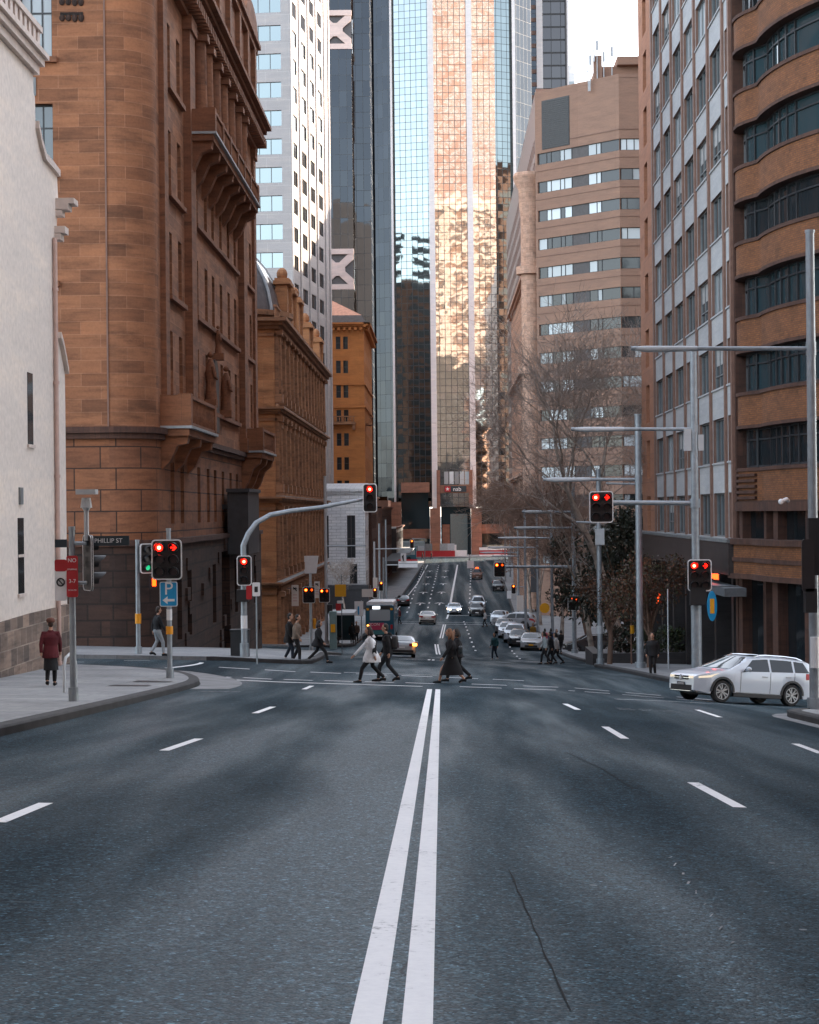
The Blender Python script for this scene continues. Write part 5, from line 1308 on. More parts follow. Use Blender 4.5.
# -- signal across the side street, seen side-on with its green showing
p = hit(138.5, 654); x, z = p.x, p.y; zt = at(136, 541, z).z
t = post('traffic_light', 'grey pole with orange band and green side-on signal by the sandstone wall', 'traffic light', x, z, zt, .09)
hd = head(t, (x+.36, z-.05, at(0, 560, z).z), radians(38), 'single', ('green',)); bracket(t, (x, z, at(0, 548, z).z), (x+.3, z, at(0, 548, z).z)); bracket(t, (x, z, at(0, 573, z).z), (x+.3, z, at(0, 573, z).z))
b = MB(); b.box(x+.45, x+.85, z-.2, z+.1, at(0, 590, z).z, at(0, 577, z).z); b.build('pedestrian_signal', 'black', t); b = MB(); q = at(0, 583, z).z; b.box(x+.58, x+.72, z-.24, z-.2, q-.17, q+.14); b.ball((x+.65, z-.22, q+.2), .06); b.build('walk_symbol', 'amber_lit', t)
b = MB(); b.ball((x+.95, z-.3, at(0, 577, z).z), (.2,.2,.16)); b.build('signal_lamp_housing', 'lamp_grey', t, smooth=True)
band(t, x, z, at(0, 625, z).z, at(0, 615, z).z, .115)

# -- near left pole with signs, camera and the back of a signal
p = hit(73.5, 701); x, z = p.x, p.y; zt = at(71, 529, z).z
t = post('traffic_light', 'tall footpath pole with red plates, street name blade and a signal turned away', 'traffic light', x, z, zt, .07)
q = at(82, 563, z); hd = head(t, (x+.32, z+.1, q.z), radians(118), 'single', ('green',)); bracket(t, (x, z, q.z+.4), (x+.3, z, q.z+.4)); bracket(t, (x, z, q.z-.4), (x+.3, z, q.z-.4))
b = MB(); b.tube([(x+.30, z, q.z+.45), (x+.30, z, q.z+1.05), (x+.30, z, q.z+1.12)], [.05,.05,.09], 8); b.tube([(x+.30, z, q.z+1.12), (x+.30, z, q.z+1.32)], [.12,.09], 10); b.cbox((x+.32, z-.03, q.z+1.44), (.40, .3, .1)); b.build('signal_sensor', 'lamp_grey', t)
b = MB(); b.box(x-.32, x-.08, z-.12, z-.09, at(0, 548, z).z, at(0, 540, z).z); b.build('small_plate', 'dark_sign', t)
s = empty('street_sign', (x+.7, z+.02, at(95, 541, z).z), 'dark street name blade on the near left pole', 'sign')
b = LMB(); b.box(-.42, .46, -.015, .015, -.10, .10); b.build('blade', 'dark_sign', s); put_text('PHILLIP ST', .125, 'white_paint', s, (.04, -.018, 0))
s = empty('no_stopping_sign', (x+.02, z-.1, at(70, 577, z).z), 'red and white clearway plate on the near left pole', 'sign')
L0 = s.location; panel(s, 'sign_face', x+.02, z-.10, at(0, 577, z).z, .23, .84, 'red_sign'); 
for dz, tx in ((.30, 'NO'), (.12, 'STOPPING'), (-.12, '3-7'), (-.3, 'MON-FRI')): put_text(tx, .11 if len(tx) < 4 else .042, 'white_paint', s, Vector((x+.02, z-.103, at(0, 576, z).z+dz))-L0)
s = empty('no_turn_sign', (x-.24, z-.05, at(63, 585, z).z), 'white plate with a black barred circle beside the red clearway plate', 'sign')
panel(s, 'sign_face', x-.22, z-.06, at(0, 585, z).z, .24, .66, 'white_paint'); panel(s, 'sign_header', x-.22, z-.065, at(0, 566, z).z, .24, .24, 'red_sign')
b = LMB(); b.tube([(.02+.075*cos(2*pi*i/16), -.025, .06+.075*sin(2*pi*i/16)) for i in range(17)], .014, 6); b.tube([(-.03, -.025, .115), (.07, -.025, .005)], .013, 6); b.build('barred_circle', 'black', s)

# -- hoop bicycle rack on the near footpath
q = hit(70.5, 692); b = MB(); g = G(q.x, q.y)+KH
b.tube([(q.x-.07, q.y-.35, g-.05), (q.x-.07, q.y-.35, g+.60), (q.x-.06, q.y-.22, g+.80), (q.x, q.y, g+.88), (q.x+.05, q.y+.22, g+.80), (q.x+.06, q.y+.35, g+.60), (q.x+.06, q.y+.35, g-.05)], .035, 8)
o = b.build('bicycle_rack', 'lamp_grey', smooth=60, label='curved steel bicycle hoop at the foot of the near left pole', cat='bicycle rack')

# -- mast-arm signal reaching over the road from the far left corner
p = hit(244.5, 656.5); x, z = p.x, p.y; g = G(x, z)+KH
t = empty('traffic_light', (x, z, g), 'grey mast pole with a long curved arm holding red signals over the road', 'traffic light')
Q = lambda px, py, dz: at(px, py, z+dz)
b = MB(); b.tube([(x, z, g-.1), (x, z, Q(0, 600, 0).z), (x, z, Q(0, 548, 0).z), Q(248, 534, .1), Q(256, 523, .3), Q(270, 515, .6), Q(290, 511, 1.1), Q(320, 507.5, 1.9), Q(362, 499.5, 3)], [.125,.115,.11,.105,.10,.095,.09,.08,.065], 14); b.tube([(x, z, g-.1), (x, z, g+.5)], .17, 12); b.build('mast_arm', 'pole_grey', t, smooth=60)
e = Q(370, 498, 3); head(t, (e.x, z+2.85, e.z), 0, 'single', ('red',)); head(t, (x+.05, z-.25, Q(0, 573, 0).z), 0, 'single', ('red',))
b = MB(); b.box(x-.25, x+.2, z-.3, z+.1, Q(0, 604, 0).z, Q(0, 592, 0).z); b.build('pedestrian_signal', 'black', t); band(t, x, z, Q(0, 631, 0).z, Q(0, 618, 0).z, .125, 'white_paint', 'sticker')
b = MB(); b.box(x-.55, x+.12, z+.25, z+.75, g-.05, g+.95); b.box(x-.58, x+.15, z+.22, z+.78, g+.95, g+1.0); b.build('control_cabinet', 'frame_dark', label='dark control cabinet behind the mast pole', cat='cabinet')
p = hit(257, 660); x, z = p.x, p.y; t = post('sign_post', 'thin pole with small white and red parking plates beside the mast arm pole', 'sign post', x, z, at(0, 585, z).z, .03, foot=False)
panel(t, 'sign_face', x, z-.04, at(0, 592, z).z, .28, .5, 'white_paint'); panel(t, 'sign_face', x-.28, z-.04, at(0, 595, z).z, .22, .5, 'red_sign', label=None) if False else panel(t, 'sign_face', x-.26, z-.04, at(0, 595, z).z, .2, .5, 'red_sign')
b = LMB(); b.box(-.06, .06, -.045, -.041, -.1, .1); o = b.build('arrow', 'black', t); o.location = (0, 0, at(0, 592, z).z-t.location.z)

# -- signals at the next corner, two amber pairs
for px, pyb, Z, pyt, pyh, lab in ((311, 0, 131, 577, 598, 'short grey pole with a two-lamp amber signal outside the classical building'), (326.5, 0, 150, 480, 598.5, 'tall pale pole with a two-lamp amber signal and a cross arm by the bus stop')):
    q = at(px, 630, Z); zt = at(0, pyt, Z).z; t = post('traffic_light', lab, 'traffic light', q.x, Z, zt, .1 if pyt > 550 else .14, 'lamp_grey')
    head(t, (q.x-(.1 if px < 320 else .12), Z-.3, at(0, pyh, Z).z), 0, 'double', ('amber_top', 'amber_arrow_top'))
    if px > 320: arm(t, [(q.x, Z, at(0, 549.5, Z).z), (q.x+3.2, Z, at(0, 549.5, Z).z)], .05); b = MB(); b.box(q.x+.1, q.x+.5, Z-.3, Z, at(0, 617, Z).z, at(0, 608, Z).z); b.build('pedestrian_signal', 'black', t)
    else: band(t, q.x+.25, Z, at(0, 632, Z).z, at(0, 622, Z).z, .12, 'orange_paint', 'call_button')
# vertical banners and a lit box sign on the classical building
for px, py0, py1, w, D, lab in ((295, 585, 606, 7, 152, 'tall cream banner sign with a dark ornament on the classical building, nearer of two'), (317, 581.5, 598, 5.5, 172, 'cream banner sign above the amber signals on the classical building, farther of two')):
    a = at(px, py0, D); c = at(px, py1, D); s = empty('banner_sign', (a.x, D, (a.z+c.z)/2), lab, 'sign'); ww = w*D/FPX; hh = a.z-c.z
    b = LMB(); b.box(-ww/2, ww/2, -.04, .04, -hh/2, hh/2); b.build('sign_face', 'cream_sign', s)
    b = LMB(); k = ww*.26; b.tube([(k*cos(t_), -.06, hh*.30+k*.9*sin(t_)*cos(t_*.5)) for t_ in [.4+5.0*i/14 for i in range(15)]], .045, 5); b.tube([(-k, -.06, hh*.40), (k, -.06, hh*.22)], .04, 5); b.build('ornament', 'black', s)
    b = LMB()
    for i in range(3): b.box(-ww*.3, ww*.3, -.055, -.045, hh*(.02-.14*i), hh*(.035-.14*i))
    b.build('text_rule', 'red_sign', s)
    b = MB(); b.box(CHF.o.x-.1, a.x-ww/2, D-.03, D+.03, a.z-.3, a.z-.22); b.build('bracket', 'pole_dark', s)
a = at(311, 565, 168); s = empty('light_box_sign', tuple(a), 'blank white projecting box sign on the classical building', 'sign'); b = LMB(); b.slab([(-.6,0,-.75), (.45,0,-.75), (.65,0,.8), (-.62,0,.8)], (0,.35,0)); b.build('sign_face', 'white_paint', s); b = LMB(); b.box(-1.6, -.6, .1, .2, .3, .4); b.build('bracket', 'pole_dark', s)

# -- bus stop: shelter, booth, orange work sign, notice signs
q = at(346, 640, 150); g = G(q.x, 150)+KH
s = empty('bus_shelter', (q.x, 150, g), 'glass bus shelter with grey roof behind the green information booth', 'bus shelter')
b = MB(); b.box(q.x-1.2, q.x+.8, 147.4, 152.6, g+2.45, g+2.62); b.build('roof', 'lamp_grey', s)
for yy in (147.8, 152.2): b = MB(); b.box(q.x-1.0, q.x-.9, yy-.05, yy+.05, g-.1, g+2.45); b.build('post', 'frame_dark', s)
b = MB(); b.box(q.x-1.02, q.x-.98, 147.85, 152.15, g+.2, g+2.3); b.box(q.x-.9, q.x+.6, 152.0, 152.05, g+.2, g+2.3); b.build('glass_panel', 'glass_teal', s); b = MB(); b.box(q.x-.85, q.x-.4, 148.5, 151.5, g+.42, g+.5); b.box(q.x-.7,q.x-.6,148.7,148.8,g-.1,g+.42); b.box(q.x-.7,q.x-.6,151.2,151.3,g-.1,g+.42); b.build('bench', 'trim_black', s)
q = at(333.5, 640, 142); g = G(q.x, 142)+KH; s = empty('information_booth', (q.x, 142, g), 'upright pale green booth with a small yellow screen beside the bus shelter', 'booth')
b = MB(); b.box(q.x-.27, q.x+.25, 141.7, 142.3, g-.1, g+2.7); b.build('cabinet', plain('booth_green', (.20,.30,.30), .5), s); b = MB(); b.box(q.x-.18, q.x+.16, 141.64, 141.7, g+1.15, g+1.75); b.build('screen', 'yellow_sign', s)
Z = 128; q = at(342, 640, Z); t = post('work_sign', 'orange square roadwork sign on a thin post by the bus stop', 'sign', q.x, Z, at(0, 578, Z).z, .03, 'pole_dark', foot=False)
a = at(340.5, 590.5, Z); panel(t, 'sign_face', a.x, Z-.06, a.z, .75, .82, 'yellow_sign'); a = at(338.5, 607, Z); panel(t, 'lower_plate', a.x, Z-.06, a.z, .36, .5, 'red_sign'); a = at(340, 603.5, Z); panel(t, 'lower_plate', a.x, Z-.065, a.z+.1, .4, .2, 'white_paint')
Z = 178; a = at(367.5, 593, Z); t = post('notice_sign', 'wide cream notice board on a pole above the bus', 'sign', a.x+.3, Z, at(0, 589, Z).z, .05, foot=False); panel(t, 'sign_face', a.x, Z-.1, a.z, 1.05, .75, 'cream_sign')
Z = 160; a = at(359, 611, Z); t = post('bus_stop_sign', 'white and blue bus stop flag left of the bus', 'sign', a.x+.2, Z, at(0, 604, Z).z, .05, foot=False); panel(t, 'sign_face', a.x, Z-.1, a.z+.2, .75, 1.25, 'white_paint'); b = MB(); b.box(a.x-.1, a.x+.02, Z-.14, Z-.1, a.z-.3, a.z+.4); b.build('sign_stripe', 'blue_sign', t)
# -- poles and signals farther down on the left
for px, Z, pyt, arms, lab in ((375, 215, 546, ((549, 410),), 'white pole with a long arm over the far lanes, left side of the hill'), (380, 225, 528, (), 'tall grey lamp pole just beyond the white armed pole'), (386.5, 250, 524, ((565, 409),), 'thin grey pole holding the striped banner over the far lanes'), (384, 205, 562, (), 'short stubby lamp pole near the amber pedestrian signals')):
    q = at(px, 600, Z); t = post('street_pole', lab, 'pole', q.x, Z, at(0, pyt, Z).z, .12, 'lamp_grey' if px < 378 else 'pole_grey')
    for py, pe in arms: arm(t, [(q.x, Z, at(px, py, Z).z), (at(pe, py, Z).x, Z, at(px, py, Z).z)], .07, 'lamp_grey')
    if px == 375:
        a = at(403.5, 558, Z); panel(t, 'hanging_sign', a.x, Z-.1, a.z, .62, 1.1, 'white_paint'); b = MB(); b.slab([(a.x-.2, Z-.13, a.z+.2), (a.x+.02, Z-.13, a.z+.4), (a.x+.05, Z-.13, a.z-.35), (a.x-.05, Z-.13, a.z-.35)], (0,.02,0)); b.build('arrow', 'black', t)
        a = at(375.3, 585.5, Z); panel(t, 'notice', a.x, Z-.14, a.z+.3, .5, 1.2, 'cream_sign')
        head(t, (at(375, 591, Z).x, Z-.3, at(375, 591, Z).z-.2), 0, 'single', ('amber_top',)); head(t, (at(380, 586, Z).x+.15, Z-.3, at(380, 586, Z).z), 0, 'single', ('amber_top',))
    if px == 386.5:
        a = at(408, 563.5, Z); panel(t, 'banner', a.x, Z-.12, a.z-.1, 2.5, .85, 'white_paint'); b = MB(); b.box(a.x-1.2, a.x+1.2, Z-.15, Z-.125, a.z-.05, a.z+.04); b.build('banner_stripe', 'lead', t); b = MB(); b.box(a.x-1.26, a.x+1.26, Z-.05, Z+.05, a.z+.33, a.z+.55); b.build('banner_frame', 'red_sign', t)
Z = 300; a = at(412, 545, Z); t = post('traffic_light', 'far traffic signal showing amber in front of the construction hoarding', 'traffic light', a.x+2, Z, at(0, 543, Z).z, .08); arm(t, [(a.x+2, Z, a.z+1.0), (a.x, Z, a.z+1.0)], .05); head(t, (a.x, Z-.3, a.z+.2), 0, 'single', ('amber_top',), scale=1.2)

# -- right-hand poles
def rpole(px, Z, pyt, r, lab, name='street_pole', cat='pole', lift=KH):
    q = at(px, 640, Z); return post(name, lab, cat, q.x, Z, at(px, pyt, Z).z, r, 'pole_grey', lift=lift), q.x
def larm(t, x, Z, py, px1, r=.07, lamp=1.8):
    zz = at(CX, py, Z).z+(x)*0; zz = at(px1, py, Z).z; e = at(px1, py, Z).x
    arm(t, [(x, Z, zz), (e, Z, zz+.05)], r)
    b = MB(); b.tube([(x, Z, zz-.16), (x, Z, zz+.16)], r*2.3, 12); b.build('collar', 'pole_grey', t)
    if lamp: b = MB(); b.tube([(e, Z, zz+.05), (e+lamp*.25, Z, zz+.03), (e+lamp, Z, zz+.03)], [r*.8, r*1.5, r*1.2], 10); b.build('lamp', 'lamp_grey', t, smooth=60)
# big pole at the frame edge with lamp arm and signals seen from behind
t, x = rpole(814, 46, 232, .125, 'thick pale pole at the right frame edge with signals turned away', 'traffic_light', 'traffic light'); larm(t, x, 46, 350.5, 631, .055, 1.6)
b = MB(); z1, z2 = at(808, 518, 45.6).z, at(808, 592, 45.6).z; X1 = at(803, 550, 45.6).x
b.box(X1+.08, X1+.5, 45.3, 45.6, at(808, 575, 45.6).z, z1); b.build('signal_back', 'black', t); b = MB(); b.slab([(X1+.05+a*.6, 45.2, at(808, 565, 45.6).z+c*1.0) for a, c in rrect(.5, 1.25, .1)], (0,.08,0)); b.build('signal_back', 'board', t)
b = MB(); b.box(X1-.02, X1+.25, 45.2, 45.5, at(800, 612, 45.6).z, at(800, 588, 45.6).z); b.build('pedestrian_signal', 'black', t)
b = MB(); b.tube([(x-.02, 45.82, at(0, 684, 46).z+.2), (x-.02, 45.82, at(0, 645, 46).z)], .11, 12); b.build('wrapped_notice', 'white_paint', t)
# main right mast with three signals
Z = 68; t, x = rpole(696.5, Z, 350, .15, 'tall grey mast with two arms and a red turn signal, behind the white station wagon', 'traffic_light', 'traffic light')
larm(t, x, Z, 430.5, 571, .065, 1.9); larm(t, x, Z, 504, 613, .085, 0)
a = at(601, 507, Z); head(t, (a.x, Z-.12, a.z)); a = at(698.5, 575, Z); head(t, (a.x, Z-.3, a.z))
b = MB(); b.tube([(x, Z, at(0, 690, Z).z), (x, Z, at(0, 613, Z).z)], .19, 14); b.build('pole_base', 'pole_grey', t, smooth=40); b = MB(); b.box(x-.25, x+.3, Z-.4, Z-.1, at(0, 612, Z).z, at(0, 594, Z).z); b.build('pedestrian_signal', 'black', t)
b = MB(); b.box(x-.38, x-.12, Z-.1, Z+.1, at(0, 458, Z).z, at(0, 436, Z).z); b.box(x+.12, x+.32, Z-.1, Z+.1, at(0, 458, Z).z, at(0, 442, Z).z); b.build('pole_box', 'lamp_grey', t)
Z = 88; t, x = rpole(640, Z, 415, .17, 'tall grey lamp pole on the kerb left of the standing dark-clothed man'); larm(t, x, Z, 480.5, 543, .075, 2.2); larm(t, x, Z, 484.5, 606, .05, 0)
Z = 97; t, x = rpole(600, Z, 470, .14, 'grey pole carrying a small control box below the hanging red signal'); b = MB(); b.box(x-.2, x+.25, Z-.35, Z-.1, at(0, 551, Z).z, at(0, 535, Z).z); b.build('control_box', 'lamp_grey', t); larm(t, x, Z, 523, 576, .05, 0); band(t, x, Z, at(0, 640, Z).z, at(0, 632, Z).z, .17, 'lamp_grey', 'collar')
Z = 143; t, x = rpole(574.5, Z, 484, .17, 'pale pole with an amber two-lamp signal and long arms beyond the hanging signal', 'traffic_light', 'traffic light')
larm(t, x, Z, 512.5, 522, .09, 2.5); larm(t, x, Z, 528.5, 514, .08, 2.5); larm(t, x, Z, 567.5, 505, .1, 0)
a = at(499.5, 569.5, Z); head(t, (a.x, Z-.15, a.z), 0, 'double', ('amber_top', 'amber_arrow_top')); a = at(574.5, 603, Z); head(t, (a.x-.1, Z-.35, a.z), 0, 'double', ('amber_top', 'amber_arrow_top'))
for px, Z, pyt, arms, lab in ((552.5, 158, 503, ((538.5, 498),), 'slender grey pole among the parked cars with one lamp arm'), (538, 190, 515, ((548, 488),), 'grey pole behind the amber disc sign'), (526, 180, 510, (), 'pale pole right of the white tall sign'), (519, 215, 527, ((553, 480), (556.5, 492)), 'pale pole with two lamp arms above the white tall sign'), (506, 330, 528, ((560, 484),), 'faint thin pole on the far hill under the bare trees'), (511, 350, 520, (), 'faint twin pole on the far hill under the bare trees')):
    t, x = rpole(px, Z, pyt, .13, lab)
    for py, pe in arms: larm(t, x, Z, py, pe, .07, 2.5)
    if px == 519: a = at(520, 603, Z); panel(t, 'tall_sign', a.x, Z-.2, a.z, .75, 1.75, 'cream_sign'); a = at(511, 597, Z); panel(t, 'side_sign', a.x, Z+6, a.z, .5, .9, 'white_paint')
    if px == 526: a = at(513.5, 589, Z); head(t, (a.x, Z-.2, a.z), 0, 'single', ('amber_top',), scale=.8); bracket(t, (a.x, Z, a.z+.2), (x, Z, a.z+.2))
    if px == 552.5: 
        a = at(544.5, 608, Z); b = MB(); b.disc((a.x, Z-.15, a.z), (0,1,0), .42, .03); b.build('warning_disc', 'yellow_sign', t); bracket(t, (a.x, Z-.1, a.z), (x, Z, a.z))
# sign post with arrow plate, thin posts, flag, oval sign
p = hit(631.5, 664); x, z = p.x, p.y; t = post('sign_post', 'brown post with a white arrow plate and a yellow call box near the planter', 'sign post', x, z, at(0, 594, z).z, .045, 'mullion_brown', foot=False)
a = at(631, 600, z); panel(t, 'sign_face', a.x, z-.06, a.z, .48, .66, 'cream_sign'); L0 = t.location
b = MB(); b.tube([(a.x+.09*cos(k), z-.075, a.z+.17+.09*sin(k)) for k in [2*pi*i/14 for i in range(15)]], .018, 6); b.build('barred_circle', 'red_sign', t); put_text('WAY', .15, 'black', t, Vector((a.x, z-.07, a.z-.03))-L0)
b = MB(); b.slab([(a.x+u*.18, z-.075, a.z-.2+v*.18) for u, v in ((-1,.15),(.3,.15),(.3,.45),(1,0),(.3,-.45),(.3,-.15),(-1,-.15))], (0,.01,0)); b.build('arrow', 'black', t); band(t, x+.05, z-.05, at(0, 640, z).z, at(0, 632, z).z, .11, 'yellow_sign', 'call_box')
p = hit(668.5, 669); t = post('sign_post', 'thin bare steel post in front of the dark shopfront', 'sign post', p.x, p.y, at(0, 596, p.y).z, .035, 'lamp_grey', foot=False)
p = hit(651, 667); t = post('flag_pole', 'leaning thin pole with an orange red oval lamp by the dark shopfront', 'pole', p.x, p.y, at(0, 600, p.y).z, .035, 'pole_grey', foot=False); a = at(658.5, 599, p.y); b = MB(); b.ball(tuple(a), (.13,.1,.28)); b.build('oval_lamp', 'neon_red', t, smooth=True); bracket(t, (p.x, p.y, a.z), tuple(a))
Z = 78; a = at(712, 606, Z); t = empty('hanging_shop_sign', tuple(a), 'oval blue and yellow shop sign hanging by the red signal', 'sign'); b = LMB(); b.tube([(0,-.05,0), (0,.05,0)], .01, 4); b.slab([(.2*cos(2*pi*i/20), -.05, .62*sin(2*pi*i/20)) for i in range(20)], (0,.1,0)); b.build('sign_face', 'blue_sign', t); b = LMB(); b.box(-.09, .09, -.062, -.051, -.3, .3); b.build('sign_panel', 'yellow_sign', t); b = LMB(); b.tube([(0,0,.6), (0,0,.8), (1.1,0,.8)], .03, 6); b.build('bracket', 'pole_dark', t)
# stone planter and hedge on the far right footway
q = at(640, 655, 112)
pl = MB(); x0, x1 = at(576, 650, 108).x, 13.5; g = G(10, 106)
pl.box(x0+.6, x1+4, 103.5, 104.0, g-.3, g+.85); pl.box(x0+.6, x0+1.1, 104.0, 109, g-.9, g+.85); pl.box(x0+1.1, x1+4, 104, 109, g-.6, g+.70, 1)
tag(pl.build('planter_wall', ['fascia', 'slate']), 'dark stone planter wall on the far right footway', 'planter')

# cast covers let into the near left footway
for i, (px, py, lab) in enumerate(((130, 685.5, 'square iron inspection cover in the near left footway'), (153, 681.5, 'second iron inspection cover, nearer the parking signal pole'))):
    p = hit(px, py); b = MB(); n = 4; zz = lambda a, c: G(a, c)+KH+.006
    vs_ = [(p.x-.5+1.0*i_/n, p.y-.4+.8*j_/n) for j_ in range(n+1) for i_ in range(n+1)]
    b.add([(a, c, zz(a, c)) for a, c in vs_]+[(a, c, zz(a, c)-.05) for a, c in vs_], [(j_*(n+1)+i_, j_*(n+1)+i_+1, (j_+1)*(n+1)+i_+1, (j_+1)*(n+1)+i_) for j_ in range(n) for i_ in range(n)]+[(25+j_*(n+1)+i_, 25+j_*(n+1)+i_+1, 25+(j_+1)*(n+1)+i_+1, 25+(j_+1)*(n+1)+i_) for j_ in range(n) for i_ in range(n)])
    b.build('inspection_cover', 'frame_dark', label=lab, cat='manhole cover')
# ================================================================== VEHICLES
def smooth_lin(tab, x, r=.05):
    return sum(lin(tab, x+r*k/2) for k in (-2, -1, 0, 1, 2))/5
def paint(name, c, rough=.28):
    t = NT(name); t.out(c, rough); 
    try: t.b.inputs['Coat Weight'].default_value = .6; t.b.inputs['Coat Roughness'].default_value = .04
    except Exception: pass
    M[name] = t.m
for nm, c in (('car_white', (.60,.67,.74)), ('car_silver', (.40,.42,.44)), ('car_dark', (.025,.027,.03)), ('car_cream', (.66,.62,.56)), ('car_blue', (.02,.11,.17)), ('car_grey', (.16,.17,.18))): paint(nm, c)
KINDS = {
 'wagon': dict(L=4.57, W=1.80, wb=2.63, fo=.88, r=.335, top=[(0,.70),(.06,.78),(.5,.90),(1.12,1.00),(1.95,1.43),(2.5,1.495),(3.3,1.49),(4.05,1.43),(4.28,1.36),(4.47,1.05),(4.53,.98),(4.57,.80)], belt=[(0,.74),(1.0,.93),(4.2,1.03),(4.57,.95)], ws=(1.14,1.93), rw=(4.30,4.46), sw=[(1.62,2.62),(2.70,3.52),(3.60,4.16)], z0=.23),
 'sedan': dict(L=4.68, W=1.80, wb=2.76, fo=.85, r=.33, top=[(0,.66),(.06,.74),(.5,.85),(1.25,.97),(2.05,1.37),(2.6,1.43),(3.1,1.41),(3.95,1.07),(4.5,1.02),(4.62,.95),(4.68,.75)], belt=[(0,.70),(1.1,.90),(3.9,.99),(4.68,.92)], ws=(1.27,2.02), rw=(3.18,3.90), sw=[(1.75,2.62),(2.70,3.45)], z0=.2),
 'suv': dict(L=4.6, W=1.86, wb=2.7, fo=.88, r=.36, top=[(0,.82),(.06,.92),(.5,1.02),(1.10,1.10),(1.85,1.58),(2.4,1.68),(3.4,1.67),(4.1,1.60),(4.3,1.48),(4.48,1.15),(4.54,1.05),(4.6,.85)], belt=[(0,.88),(1.0,1.03),(4.2,1.13),(4.6,1.0)], ws=(1.12,1.84), rw=(4.30,4.46), sw=[(1.55,2.6),(2.68,3.55),(3.63,4.15)], z0=.28),
 'hatch': dict(L=4.05, W=1.72, wb=2.52, fo=.78, r=.31, top=[(0,.68),(.06,.76),(.45,.88),(.95,.98),(1.75,1.42),(2.3,1.49),(3.2,1.46),(3.6,1.36),(3.92,1.0),(4.0,.92),(4.05,.78)], belt=[(0,.72),(.9,.92),(3.8,1.0),(4.05,.92)], ws=(.97,1.73), rw=(3.62,3.90), sw=[(1.5,2.35),(2.43,3.3)], z0=.2),
 'van': dict(L=4.9, W=1.9, wb=3.0, fo=.85, r=.33, top=[(0,.85),(.06,.98),(.5,1.12),(.75,1.2),(1.5,1.82),(2.0,1.93),(4.6,1.93),(4.82,1.85),(4.88,1.2),(4.9,.9)], belt=[(0,.9),(.8,1.1),(4.6,1.15),(4.9,1.0)], ws=(.78,1.48), rw=(4.83,4.87), sw=[(1.1,1.95),(2.1,3.2)], z0=.25),
}
def make_car(kind, col, x, z, heading, label, cat='car', group=None, cladding=False, lamps=None, plate='white_paint', name='parked_car', rim='alloy', detail=True):
    """heading: degrees, 0 drives away from the viewer, 90 to the left, 180 toward the viewer"""
    k = KINDS[kind]; L, W, wb, fo, r = k['L'], k['W'], k['wb'], k['fo'], k['r']
    c_, s_ = cos(radians(heading)), sin(radians(heading))
    f = Vector((-s_, c_)); hl = wb/2
    ga = G(x+f.x*hl, z+f.y*hl); gb = G(x-f.x*hl, z-f.y*hl); rt = Vector((f.y, -f.x)); gl = G(x-rt.x*.8, z-rt.y*.8); gr = G(x+rt.x*.8, z+rt.y*.8)
    root = empty(name, (x, z, (ga+gb)/2), label, cat, group)
    X = Vector((f.x, f.y, (ga-gb)/wb)).normalized(); Yv = Vector((-rt.x, -rt.y, (gl-gr)/1.6)).normalized(); Zv = X.cross(Yv).normalized(); Yv = Zv.cross(X)
    root.rotation_euler = Matrix((X, Yv, Zv)).transposed().to_euler()
    d2x = lambda d: fo+wb/2-d                              # distance from nose -> local x (origin mid wheelbase)
    ra = r+.055
    def planf(d): 
        e = min(d, L-d); return 1-.30*max(0, 1-e/.55)**2.2
    def station(d):
        hw = W/2*planf(d); zt = smooth_lin(k['top'], d); zb = min(smooth_lin(k['belt'], d), zt-.015)
        z0 = k['z0']+.10*max(0, 1-min(d, L-d)/.5)
        ar = 0
        for dw in (fo, fo+wb):
            if abs(d-dw) < ra: ar = max(ar, r+sqrt(ra*ra-(d-dw)**2))
        zl = max(z0, ar); gh = zt-zb; rw = hw-.02-gh*.36 if gh > .05 else hw*.97
        zm = max(zl+.02, zl+(zb-zl)*.55)
        return [(0, zl), (hw*.80, zl), (hw*.975, zl+.005), (hw, zm), (hw*.985, zb), (rw+.02*min(1, gh*3), zb+gh*.86), (rw*.86, zb+gh*.97), (rw*.45, zt), (0, zt+.012*min(1, gh*4))]
    ds = sorted(set([0, .02, .06, .12, .2, L-.02, L-.06, L-.12, L-.2, L]+[i*.09 for i in range(int(L/.09)+1)]+[fo+s*ra*q for s in (-1, 1) for q in (.999, .97, .9, .75, .5)]+[fo+wb+s*ra*q for s in (-1, 1) for q in (.999, .97, .9, .75, .5)]))
    b = LMB(); rings = []
    for d in ds:
        S = station(d); xx = d2x(d); rings.append([(xx, y, zz) for y, zz in S]+[(xx, -y, zz) for y, zz in reversed(S[1:-1])])
    b.loft(rings, 0); b.build('body', col, root, smooth=38)
    def side_patch(nm, d0, d1, t0, t1, mat, sgn, seg=(4, 5), n=8, off=.006, shear=(0, 0)):
        p = LMB(); lo, hi = [], []
        for i in range(n+1):
            dl = d0+(d1-d0)*i/n; 
            for arr, t, sh in ((lo, t0, 0), (hi, t1, 1)):
                d = dl+(shear[0]*(1-i/n)+shear[1]*(i/n))*sh; S = station(d); a, c = S[seg[0]], S[seg[1]]; y = a[0]+(c[0]-a[0])*t; zz = a[1]+(c[1]-a[1])*t
                arr.append((d2x(d), sgn*(y+off), zz+off*.3))
        m_ = len(lo); p.add(lo+hi+[(q[0], q[1]-sgn*.012, q[2]) for q in lo+hi], [(i, i+1, m_+i+1, m_+i) for i in range(n)]+[(0, m_, 3*m_, 2*m_), (n, m_-1+1+n, 3*m_+n, 2*m_+n)], 0); return p.build(nm, mat, root)
    for sgn in (1, -1):
        for i, (a, c) in enumerate(k['sw']):
            first, last = i == 0, i == len(k['sw'])-1
            side_patch('side_window', a, c, .05, .90, 'car_glass', sgn, shear=(.42 if first else 0, -.20 if last and kind != 'sedan' else (-.32 if last else 0)))
